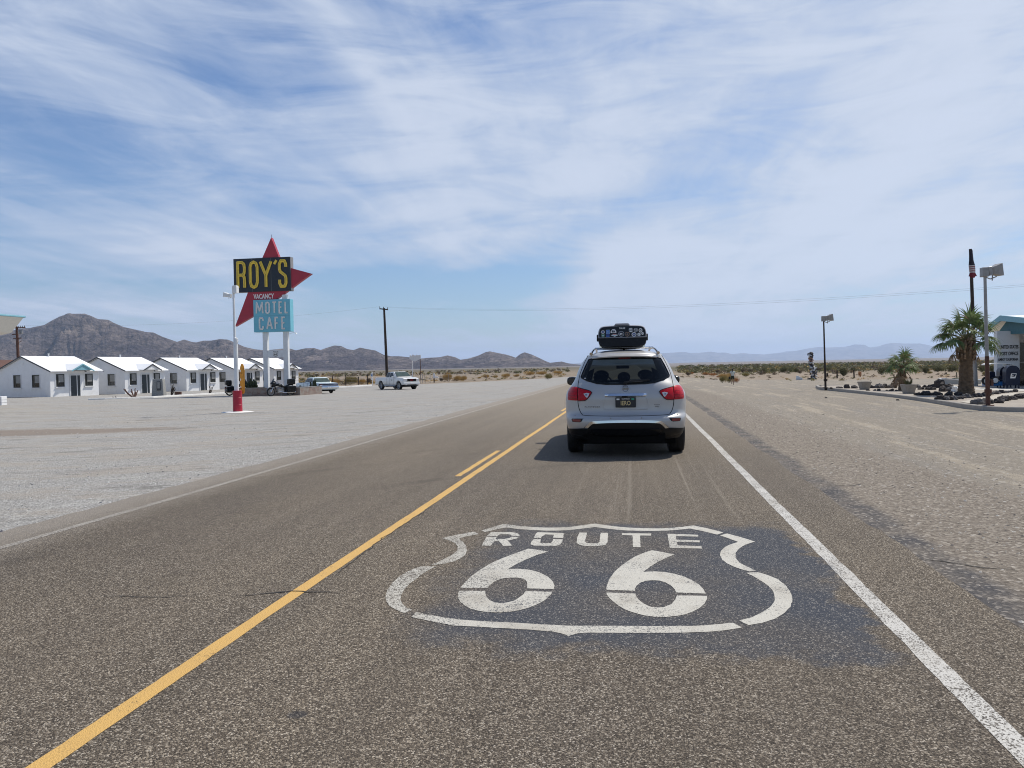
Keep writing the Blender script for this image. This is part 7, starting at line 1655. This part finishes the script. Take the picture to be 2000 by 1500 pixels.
p = hit(1559.5, 741.5); q_ = MB(); q_.prism([(-.32, 0), (.25, 0), (.22, .42), (.05, .38), (-.02, .55), (-.30, .50)], -.15, .15); q_.box(.26, .50, -.1, .1, 0, .26); tag(q_.build('white_block', mt['white_metal'], None, bevel=.03, loc=p), 'low white painted block left of the twisted sculpture', 'block')
# small stones lying about on the right lot
for px_, py_ in ((1593, 740.5), (1604, 739.5), (1613.5, 778), (1613, 740), (1753.5, 782.5), (1368, 738.3), (1700, 744)):
    p = hit(px_, py_); rock(p, .06, .05, .04, 'small loose dark stone lying on the open sand', 'loose stones on the lot')
# ------------------------------------------------------------------ the walking person
def skin_mesh(name, verts, edges, radii, mat, parent, sub=2, root=0):
    me = bpy.data.meshes.new(name); me.from_pydata(verts, edges, []); o_ = bpy.data.objects.new(name, me); link(o_, parent)
    sk = o_.modifiers.new('s', 'SKIN'); sk.use_smooth_shade = True
    for i, r_ in enumerate(radii): me.skin_vertices[0].data[i].radius = r_ if isinstance(r_, tuple) else (r_, r_)
    me.skin_vertices[0].data[root].use_root = True
    sd = o_.modifiers.new('d', 'SUBSURF'); sd.levels = sub; sd.render_levels = sub
    dg_ = bpy.context.evaluated_depsgraph_get(); nm_ = bpy.data.meshes.new_from_object(o_.evaluated_get(dg_)); o_.modifiers.clear(); o_.data = nm_
    nm_.materials.clear(); nm_.materials.append(mt[mat]); nm_.polygons.foreach_set('use_smooth', [True]*len(nm_.polygons)); return o_
pp = hit(1431.0, 751.3); k_ = (pp-Vector((0, 0, CAMZ))).dot(FWD)/1500
person = thing('person', 'person with dark hair walking away over the sand in pale shirt and dark shorts', 'person', pp, R(4)); person.scale = (31*k_/1.70,)*3
# faces +y (away), left knee lifted forward in mid stride
V_ = [(0, 0, .95), (0, .01, 1.10), (0, .0, 1.28), (0, -.01, 1.42), (0, .0, 1.50), (0, .02, 1.58), (0, .02, 1.66)]
E_ = [(0, 1), (1, 2), (2, 3), (3, 4), (4, 5), (5, 6)]; R_ = [(.13, .10), (.115, .085), (.135, .09), (.10, .07), .048, .075, .055]
def chain(pts, rs, start):
    k = start
    for p_, r_ in zip(pts, rs): V_.append(p_); R_.append(r_); E_.append((k, len(V_)-1)); k = len(V_)-1
    return k
for s_ in (-1, 1):
    chain([(s_*.09, 0, .90), (s_*.10, .06 if s_ > 0 else -.02, .50), (s_*.10, -.02 if s_ > 0 else -.10, .10), (s_*.10, .03 if s_ > 0 else -.12, .04), (s_*.105, .13 if s_ > 0 else -.03, .03)] if s_ > 0 else [(s_*.09, .02, .90), (s_*.10, .18, .52), (s_*.10, -.06, .20), (s_*.10, -.08, .14), (s_*.10, .0, .07)], [.085, .058, .038, .038, .03], 0)
    hnd = chain([(s_*.17, 0, 1.40), (s_*.24, -.03, 1.13), (s_*.27, .05 if s_ < 0 else -.02, .90), (s_*.275, .07 if s_ < 0 else .0, .84)], [.055, .042, .028, .030], 3)
    hx, hy, hz2 = V_[hnd]
    for f_, (dx_, ln_2) in enumerate(((-.024, .072), (-.008, .082), (.008, .078), (.024, .062))):
        chain([(hx, hy+dx_, hz2-.045), (hx-s_*.008, hy+dx_, hz2-.045-ln_2*.55), (hx-s_*.02, hy+dx_, hz2-.045-ln_2)], [.009, .008, .007], hnd)
    chain([(hx-s_*.012, hy+.03, hz2-.02), (hx-s_*.02, hy+.045, hz2-.06)], [.010, .008], hnd)
skin_mesh('body', V_, E_, R_, 'skin', person)
q_ = MB(); q_.ell((0, .0, 1.63), (.088, .10, .10), 16, 12); q_.tube([(0, -.06, 1.62), (0, -.10, 1.52), (0, -.11, 1.38)], [.06, .05, .03], 10); q_.build('hair', mt['hair'], person, smooth=60)
def shell(name, rings, mat):
    q__ = MB(); q__.loft([[(cx_+a*math.cos(t_), cy_+b2*math.sin(t_), z) for t_ in [2*PI*j/20 for j in range(20)]] for cx_, cy_, a, b2, z in rings]); return q__.build(name, mt[mat], person, smooth=60)
shell('shirt', [(0, .0, .165, .125, .96), (0, .0, .160, .118, 1.05), (0, .0, .165, .115, 1.2), (0, -.005, .185, .115, 1.33), (0, -.01, .175, .10, 1.42), (0, -.01, .08, .065, 1.475)], 'shirt')
for s_ in (-1, 1):
    q_ = MB(); q_.tube([(s_*.14, 0, 1.42), (s_*.20, -.01, 1.34), (s_*.235, -.02, 1.22)], [.07, .07, .068], 12); q_.build('sleeve', mt['shirt'], person, smooth=60)
    q_ = MB(); q_.tube([(s_*.085, 0, .97), (s_*.095, .01, .80), (s_*.10, .035 if s_ > 0 else .13, .60)], [.10, .10, .085], 14); q_.build('shorts_leg', mt['shorts'], person, smooth=60)
    f0 = (.10, .03, 0) if s_ > 0 else (-.10, -.10, .07)
    q_ = MB(); q_.ell((f0[0], f0[1]+.02, f0[2]+.045), (.045, .125, .045), 12, 8); q_.build('shoe', mt['rubber'], person, smooth=60)
shell('shorts', [(0, .0, .158, .122, .82), (0, .0, .168, .128, .90), (0, .0, .160, .12, 1.0)], 'shorts')
q_ = MB(); q_.box(-.40, -.24, -.06, .10, .62, .84); q_.tube([(-.32, .02, .84), (-.25, .05, .98), (-.20, .0, 1.2)], .012, 6)
bg_ = q_.build('shoulder_bag', mt['rubber'], None, bevel=.02); bg_.location = person.location; bg_.rotation_euler = person.rotation_euler; bg_.scale = person.scale; tag(bg_, 'black shoulder bag carried at the left side of the walking person', 'bag')
# ------------------------------------------------------------------ palms
def frond(mb, base, dirv, length, droop, fan_r, nb, seed, droopy=1.0, width=.035):
    g_ = random.Random(seed); side = Vector((-dirv.y, dirv.x, 0)); 
    if side.length < .1: side = Vector((1, 0, 0))
    side.normalize(); pts = []
    for i in range(6):
        t_ = i/5; pts.append(base+dirv*length*t_+Vector((0, 0, -droop*t_*t_*length)))
    mb.m = 1; mb.tube(pts, [.028*(1-.6*i/5) for i in range(6)], 4)
    tip = pts[-1]; tdir = (pts[-1]-pts[-2]).normalized(); nrm = side.cross(tdir).normalized()
    for k in range(nb):
        mb.m = 0 if g_.random() < .93 else 2
        a = R(-105+210*k/(nb-1)+g_.uniform(-3, 3)); d0 = (tdir*math.cos(a)+side*math.sin(a)).normalized(); L_ = fan_r*(.72+.28*math.cos(a*.8))*g_.uniform(.85, 1.08)
        w_ = width*fan_r/.9; cup = .16*math.sin(a)**2
        p0 = tip; P_ = [p0]; cur = p0; dd = d0+nrm*cup
        for j in range(4):
            dd = (dd+Vector((0, 0, -.10-.16*j))*droopy*g_.uniform(.6, 1.4)).normalized(); cur = cur+dd*L_/4; P_.append(cur)
        sd_ = nrm.cross(d0).normalized(); ws = [.25*w_, w_, w_*.9, w_*.5, .004]
        v = []
        for q, wq in zip(P_, ws): v += [q-sd_*wq, q+sd_*wq]
        mb.add(v, [(2*i, 2*i+1, 2*i+3, 2*i+2) for i in range(4)])
def palm(label, loc, trunk_prof, crown_z, nf, fl, fan, seed, nb=26, dead=6, skirt=0):
    t = thing('palm_tree', label, 'palm tree', loc, 0); q_ = MB(); n = 22; rings = []; prof = []
    for i in range(len(trunk_prof)-1):
        (r0, z0), (r1, z1) = trunk_prof[i], trunk_prof[i+1]; m_ = max(1, int((z1-z0)/.028)); prof += [(r0+(r1-r0)*k/m_, z0+(z1-z0)*k/m_) for k in range(m_)]
    prof.append(trunk_prof[-1])
    for r_, z in prof:
        rings.append([(r_*(1+.05*mn.noise((math.cos(a)*2, math.sin(a)*2, z*6+seed)))*math.cos(a)*(1+.035*math.sin(z*60+.6*math.sin(a*2))), r_*(1+.05*mn.noise((math.cos(a)*2, math.sin(a)*2, z*6+seed)))*math.sin(a)*(1+.035*math.sin(z*60+.6*math.sin(a*2))), z) for a in [2*PI*j/n for j in range(n)]])
    q_.loft(rings); tk = q_.build('trunk', mt['trunk'], t, smooth=60)
    g_ = random.Random(seed); q_ = MB(); zb_ = crown_z-.75 if skirt else crown_z-.45
    for k in range(90 if skirt else 30):
        a = g_.random()*2*PI; z = g_.uniform(zb_, crown_z+.05); r_ = lerp_tab([(z_, r__) for r__, z_ in trunk_prof], z)*1.02; up_ = g_.uniform(.10, .24)
        bs_ = 1 if skirt else .45
        q_.tube([(r_*math.cos(a), r_*math.sin(a), z), ((r_+.07*bs_)*math.cos(a), (r_+.07*bs_)*math.sin(a), z+up_*.5), ((r_+(.05+.06*g_.random())*bs_)*math.cos(a+.1), (r_+.06*bs_)*math.sin(a+.1), z+up_)], [.045*bs_, .04*bs_, .02*bs_], 5)
    q_.build('old_frond_bases', mt['boots'], tk)
    q_ = MB()
    for k in range(nf):
        a = k*2.399+g_.uniform(-.2, .2); e = R(80-78*(k/nf)**.85+g_.uniform(-6, 6)); d_ = Vector((math.cos(a)*math.cos(e), math.sin(a)*math.cos(e), math.sin(e))); L_ = fl*g_.uniform(.85, 1.1)
        frond(q_, Vector((.08*math.cos(a), .08*math.sin(a), crown_z+.12*math.sin(e))), d_, L_, .10+.12*math.cos(e), fan*g_.uniform(.85, 1.1), nb, seed*50+k, .7+.5*(k/nf))
    q_.build('crown', [mt['palm_leaf'], mt['creosote'], mt['palm_dead']], t, fix=False)
    q_ = MB()
    for k in range(dead):
        a = k*2.399+1; e = R(g_.uniform(-62, -30)); d_ = Vector((math.cos(a)*math.cos(e), math.sin(a)*math.cos(e), math.sin(e))); frond(q_, Vector((.1*math.cos(a), .1*math.sin(a), crown_z-.1)), d_, fl*.75, .2, fan*.75, 16, seed*70+k, 1.7)
    if dead: q_.build('dead_fronds', [mt['palm_dead'], mt['palm_dead'], mt['boots']], t, fix=False)
    return t
p = ihit(1887, 772); D_ = (p-Vector((0, 0, CAMZ))).dot(FWD); k_ = D_/1500
palm('big fan palm with thick brown trunk beside the near lamp post', p, [(16.5*k_, -.1), (16.3*k_, 2*k_), (13.2*k_, 18*k_), (12.4*k_, 30*k_), (12.2*k_, 48*k_), (11.5*k_, 52*k_), (11.3*k_, 69*k_), (13.0*k_, 74*k_), (12.0*k_, 90*k_), (8.5*k_, 97*k_), (6.0*k_, 108*k_), (2*k_, 114*k_)], 106*k_, 27, 37*k_, 34*k_, 4, 30, 3, 1)
p = ihit(1762, 763); D_ = (p-Vector((0, 0, CAMZ))).dot(FWD); k_ = D_/1500
palm('small fan palm between the two concrete pots', p, [(7.5*k_, -.1), (6.8*k_, 6*k_), (5.9*k_, 22*k_), (6.4*k_, 40*k_), (4*k_, 47*k_), (1.5*k_, 50*k_)], 44*k_, 18, 19*k_, 21*k_, 9, 26, 5)
p = ihit(1749, 758); k_ = (p-Vector((0, 0, CAMZ))).dot(FWD)/1500
palm('thin young palm with brown drooping fronds behind the small palm', p, [(2.2*k_, -.1), (2.0*k_, 10*k_), (1.8*k_, 18*k_), (.8*k_, 21*k_)], 19*k_, 5, 8*k_, 11*k_, 15, 14, 6)
# ------------------------------------------------------------------ desert brush
def bushmesh(name, r_, h_, n, seed, mat, leaf=.05, blade=False, flat=.0):
    g_ = random.Random(seed); q_ = MB(); lobes = [(g_.uniform(-.5, .5)*r_, g_.uniform(-.5, .5)*r_, g_.uniform(.45, .75)*h_, g_.uniform(.4, .65)) for _ in range(6)]
    for k in range(n):
        lx, ly, lz, lr = lobes[g_.randrange(6)]
        d_ = Vector((g_.gauss(0, 1), g_.gauss(0, 1), g_.gauss(0, 1))).normalized()*(g_.random()**.4)
        p = Vector((lx+d_.x*r_*lr, ly+d_.y*r_*lr, max(.01, lz*.9+d_.z*h_*lr*.75)))
        if p.z > h_: continue
        if blade:
            out = Vector((p.x*.6, p.y*.6, h_*.9)).normalized()*leaf*g_.uniform(2.5, 5); out += Vector((g_.uniform(-1, 1), g_.uniform(-1, 1), g_.uniform(-.3, .5)))*leaf*1.2
            s_ = out.cross(Vector((g_.uniform(-1, 1), g_.uniform(-1, 1), .3))).normalized()*leaf*.16; q_.add([p-s_, p+s_, p+out], [(0, 1, 2)])
        else:
            a1 = Vector((g_.uniform(-1, 1), g_.uniform(-1, 1), g_.uniform(-1, 1))).normalized()*leaf*g_.uniform(.6, 1.3); a2 = a1.cross(Vector((g_.uniform(-1, 1), g_.uniform(-1, 1), g_.uniform(-1, 1)))).normalized()*leaf*g_.uniform(.35, .7)
            q_.add([p-a1, p-a2*.9, p+a1, p+a2*.9], [(0, 1, 2, 3)])
    for k in range(14):
        a = g_.random()*2*PI; e = g_.uniform(.3, .9); q_.tube([(0, 0, -.03), (.3*r_*math.cos(a), .3*r_*math.sin(a), h_*.4*e), (.7*r_*math.cos(a), .7*r_*math.sin(a), h_*.85*e)], [.014, .01, .004], 4)
    me = bpy.data.meshes.new(name); me.from_pydata(q_.v, [], q_.f); me.materials.append(mt[mat]); me.update(); return me
BM = {
 'creosote': [bushmesh('creosote_mesh', 1, .8, 1500, 31+k, 'creosote', .07) for k in range(4)],
 'dry': [bushmesh('dry_mesh', 1, .62, 1700, 41+k, 'dry', .07, True) for k in range(3)],
 'dry_green': [bushmesh('olive_mesh', 1, .55, 1500, 51+k, 'dry_green', .07, True) for k in range(3)],
 'brown_brush': [bushmesh('brown_mesh', 1, .6, 1200, 61+k, 'brown_brush', .065) for k in range(3)],
 'rust_brush': [bushmesh('rust_mesh', 1, .9, 1500, 71+k, 'rust_brush', .06, True) for k in range(2)],
}
NM = {'creosote': 'creosote_bush', 'dry': 'dry_brush_clump', 'dry_green': 'olive_brush_clump', 'brown_brush': 'brown_brush_clump', 'rust_brush': 'tumbleweed'}
gb = random.Random(77)
def bush(kind, px, py, wpx, hpx, label, grp=None, yw=None):
    p = hit(px, py); k_ = (p-Vector((0, 0, CAMZ))).dot(FWD)/1500; me = gb.choice(BM[kind]); o_ = bpy.data.objects.new(NM[kind], me); link(o_)
    r_ = wpx*k_/2*.95; hz_ = {'creosote': .8, 'dry': .62, 'dry_green': .55, 'brown_brush': .6, 'rust_brush': .9}[kind]
    o_.location = p; o_.scale = (r_, r_*(yw or .9), hpx*k_/hz_); o_.rotation_euler = (0, 0, gb.random()*.8); return tag(o_, label, 'bush', grp)
GL = 'golden brush along the far edge of the left lot'
for a in ((655, 751.5, 26, 10, 'dry', 'golden brush just right of the vintage car'), (684, 751, 30, 13, 'dry_green', 'dull golden brush between the second and third fence posts'), (706, 750.5, 20, 9, 'dry', 'low golden brush left of the small information sign'), (722, 749.5, 14, 11, 'brown_brush', 'brown brush behind the small information sign'),
          (637, 751, 18, 7, 'dry', 'pale brush directly behind the vintage car roof'), (876, 745, 22, 15, 'dry', 'tallest golden brush clump right of the white marker'), (893, 744.3, 20, 9, 'dry', 'lower golden brush right beside the tallest clump'), (905, 743.5, 18, 8, 'dry', 'golden brush at the right end of the big clump'),
          (863, 745, 12, 8, 'brown_brush', 'brown brush left of the tallest golden clump'), (936, 739.5, 10, 3, 'dry', 'tiny dry tuft in the gap of the golden brush'), (950, 739, 16, 6.5, 'dry', 'golden brush in the middle of the far lot edge'), (968, 738, 12, 4, 'dry', 'small golden tuft on the far lot edge'), (990, 737.5, 22, 7, 'dry', 'wide golden brush on the far lot edge'), (1010, 736.5, 14, 5, 'dry', 'golden tuft right of the wide far brush'),
          (1071, 741, 17, 9, 'dry_green', 'round olive bush standing alone left of the SUV'), (1035, 733, 24, 6, 'dry', 'long low golden brush far left of the SUV'), (1060, 732, 26, 6, 'dry', 'golden brush band behind the lone olive bush'), (1090, 731.5, 24, 6, 'dry', 'golden brush touching the left side of the SUV outline'), (1027, 728.5, 10, 4, 'brown_brush', 'small brown shrub on the left horizon line')):
    bush(a[4], a[0], a[1], a[2], a[3], a[5], GL)
GRR = 'brush on the desert to the right of the road'
for a in ((1411, 747.3, 20, 11, 'dry_green', 'round olive bush left of the walking person'), (1424, 747.5, 20, 10, 'dry_green', 'olive bush behind the walking person'), (1439, 747.2, 18, 9.5, 'rust_brush', 'rusty brown tumbleweed right of the walking person'), (1412, 740.5, 28, 9, 'dry', 'tall golden brush behind the olive bush'), (1425, 739.5, 22, 9, 'dry', 'golden brush directly behind the walking person'), (1392, 735, 26, 6, 'rust_brush', 'long orange brush left of the walking person'), (1380, 732.5, 20, 5, 'rust_brush', 'orange brush close to the right side of the SUV'), (1404, 737.5, 14, 4, 'rust_brush', 'low orange brush between the two golden bushes'),
          (1387, 727, 14, 6, 'brown_brush', 'dark shrub above the orange brush'), (1403, 728.5, 12, 6, 'brown_brush', 'second dark shrub above the orange brush'), (1457, 735.5, 18, 5.5, 'dry_green', 'low yellow green bush right of the tumbleweed'), (1453, 729, 13, 8.5, 'brown_brush', 'dark shrub upper right of the walking person'), (1466, 728, 13, 7, 'brown_brush', 'second dark shrub beside it right of the person'),
          (1494, 730, 17, 11, 'creosote', 'round green creosote midway to the sculpture'), (1509, 727.5, 14, 8, 'creosote', 'smaller creosote right of the round one'), (1479, 726.5, 8, 5, 'brown_brush', 'small brownish tuft left of the round creosote'), (1530, 727.5, 20, 10, 'creosote', 'first creosote in the row left of the sculpture'), (1545, 727, 16, 8, 'creosote', 'second creosote in the row left of the sculpture'), (1557, 727.5, 16, 9, 'creosote', 'third creosote in the row left of the sculpture'), (1563, 729.7, 9, 6, 'brown_brush', 'small reddish shrub just left of the sculpture'),
          (1600, 725, 14, 7, 'brown_brush', 'dark shrub between sculpture and lamp post'), (1618, 725.5, 15, 8, 'creosote', 'creosote just right of the farther lamp post'), (1648, 734.5, 25, 17, 'creosote', 'big round creosote between the two dark stakes'), (1680, 736.5, 11, 11, 'rust_brush', 'small round orange tumbleweed right of the stakes'), (1668, 724.5, 18, 7, 'creosote', 'creosote behind the right stake'), (1698, 723, 10, 4, 'brown_brush', 'tiny brown shrub above the orange tumbleweed'),
          (1722, 732, 22, 14, 'creosote', 'large creosote at the left of the small palm'), (1737, 728, 20, 13, 'creosote', 'creosote behind the small palm left fronds'), (1808, 729.5, 22, 13, 'creosote', 'large creosote right of the small palm'), (1832, 726, 26, 12, 'creosote', 'wide creosote left of the big palm'), (1860, 726, 24, 13, 'creosote', 'creosote touching the left of the big palm trunk'), (1790, 726, 20, 11, 'creosote', 'creosote behind the small palm right fronds'), (1816, 730, 12, 4, 'dry_green', 'small yellow green tuft on the open sand'), (1848, 731, 6, 4, 'brown_brush', 'tiny dark tuft left of the big palm'), (1867, 722, 10, 5, 'dry_green', 'pale tuft beside the big palm trunk'),
          (1918, 727, 20, 13, 'creosote', 'creosote between flagpole and near lamp post'), (1938, 729, 20, 15, 'creosote', 'creosote left of the lettered wall'), (1925, 734, 16, 7, 'dry_green', 'yellow tuft at the foot of the near lamp view'), (1345, 733.5, 12, 7, 'brown_brush', 'dark bush right against the SUV outline'), (1352, 731, 10, 4, 'rust_brush', 'reddish tuft right of the SUV'), (1371, 718.5, 9, 6, 'creosote', 'small bush breaking the far right horizon line')):
    bush(a[4], a[0], a[1], a[2], a[3], a[5], GRR)
# scattered scrub beyond, uncountable: one object per side
def scrub(name, spec, label):
    q_ = MB(); mats = ['creosote', 'brown_brush', 'dry', 'dry_green']; g_ = random.Random(len(spec)*7+3)
    for (n, px0, px1, d0, d1, s0, s1, wts) in spec:
        for k in range(n):
            D_ = 1/(1/d1+(1/d0-1/d1)*g_.random()); p = atD(g_.uniform(px0, px1), D_); r_ = g_.uniform(s0, s1); h_ = r_*g_.uniform(.5, .9)
            q_.m = g_.choices(range(4), wts)[0]; near = D_ < 260; m_ = 46 if near else 16; lf = r_*(.20 if near else .36)
            for j in range(m_):
                d_ = Vector((g_.gauss(0, .45), g_.gauss(0, .45), 0)); z = h_*g_.random()*(1-min(.8, d_.length)*.6); c_ = Vector((p.x+d_.x*r_, p.y+d_.y*r_, p.z+z))
                a1 = Vector((g_.uniform(-1, 1), g_.uniform(-1, 1), g_.uniform(-.8, .8)))*lf; a2 = Vector((g_.uniform(-1, 1), g_.uniform(-1, 1), g_.uniform(-.2, 1)))*lf*.7
                q_.add([c_-a1, c_-a2, c_+a1, c_+a2], [(0, 1, 2, 3)])
    o_ = q_.build(name, [mt[k] for k in mats], None, fix=False); o_['kind'] = 'stuff'; o_['label'] = label; return o_
scrub('desert_scrub', [(420, 1325, 2150, 150, 330, .4, 1.3, (5, 3, 1, 1)), (1300, 1325, 2200, 190, 420, .6, 1.5, (8, 2, .3, 2)), (1500, 1325, 2200, 400, 1300, 1.0, 2.2, (8, 2, .3, 1)), (160, 1330, 2150, 95, 150, .15, .45, (2, 3, 1, 2))], 'scattered creosote scrub across the desert on the right')
scrub('desert_scrub', [(170, 560, 1110, 125, 240, .25, .7, (1, 4, 4, 2)), (380, 560, 1110, 260, 900, .7, 1.6, (4, 5, 1, 2)), (120, 560, 760, 118, 150, .2, .6, (1, 2, 4, 2)), (500, -300, 620, 130, 700, .5, 1.5, (4, 4, 1, 2))], 'low dry scrub across the desert on the left')
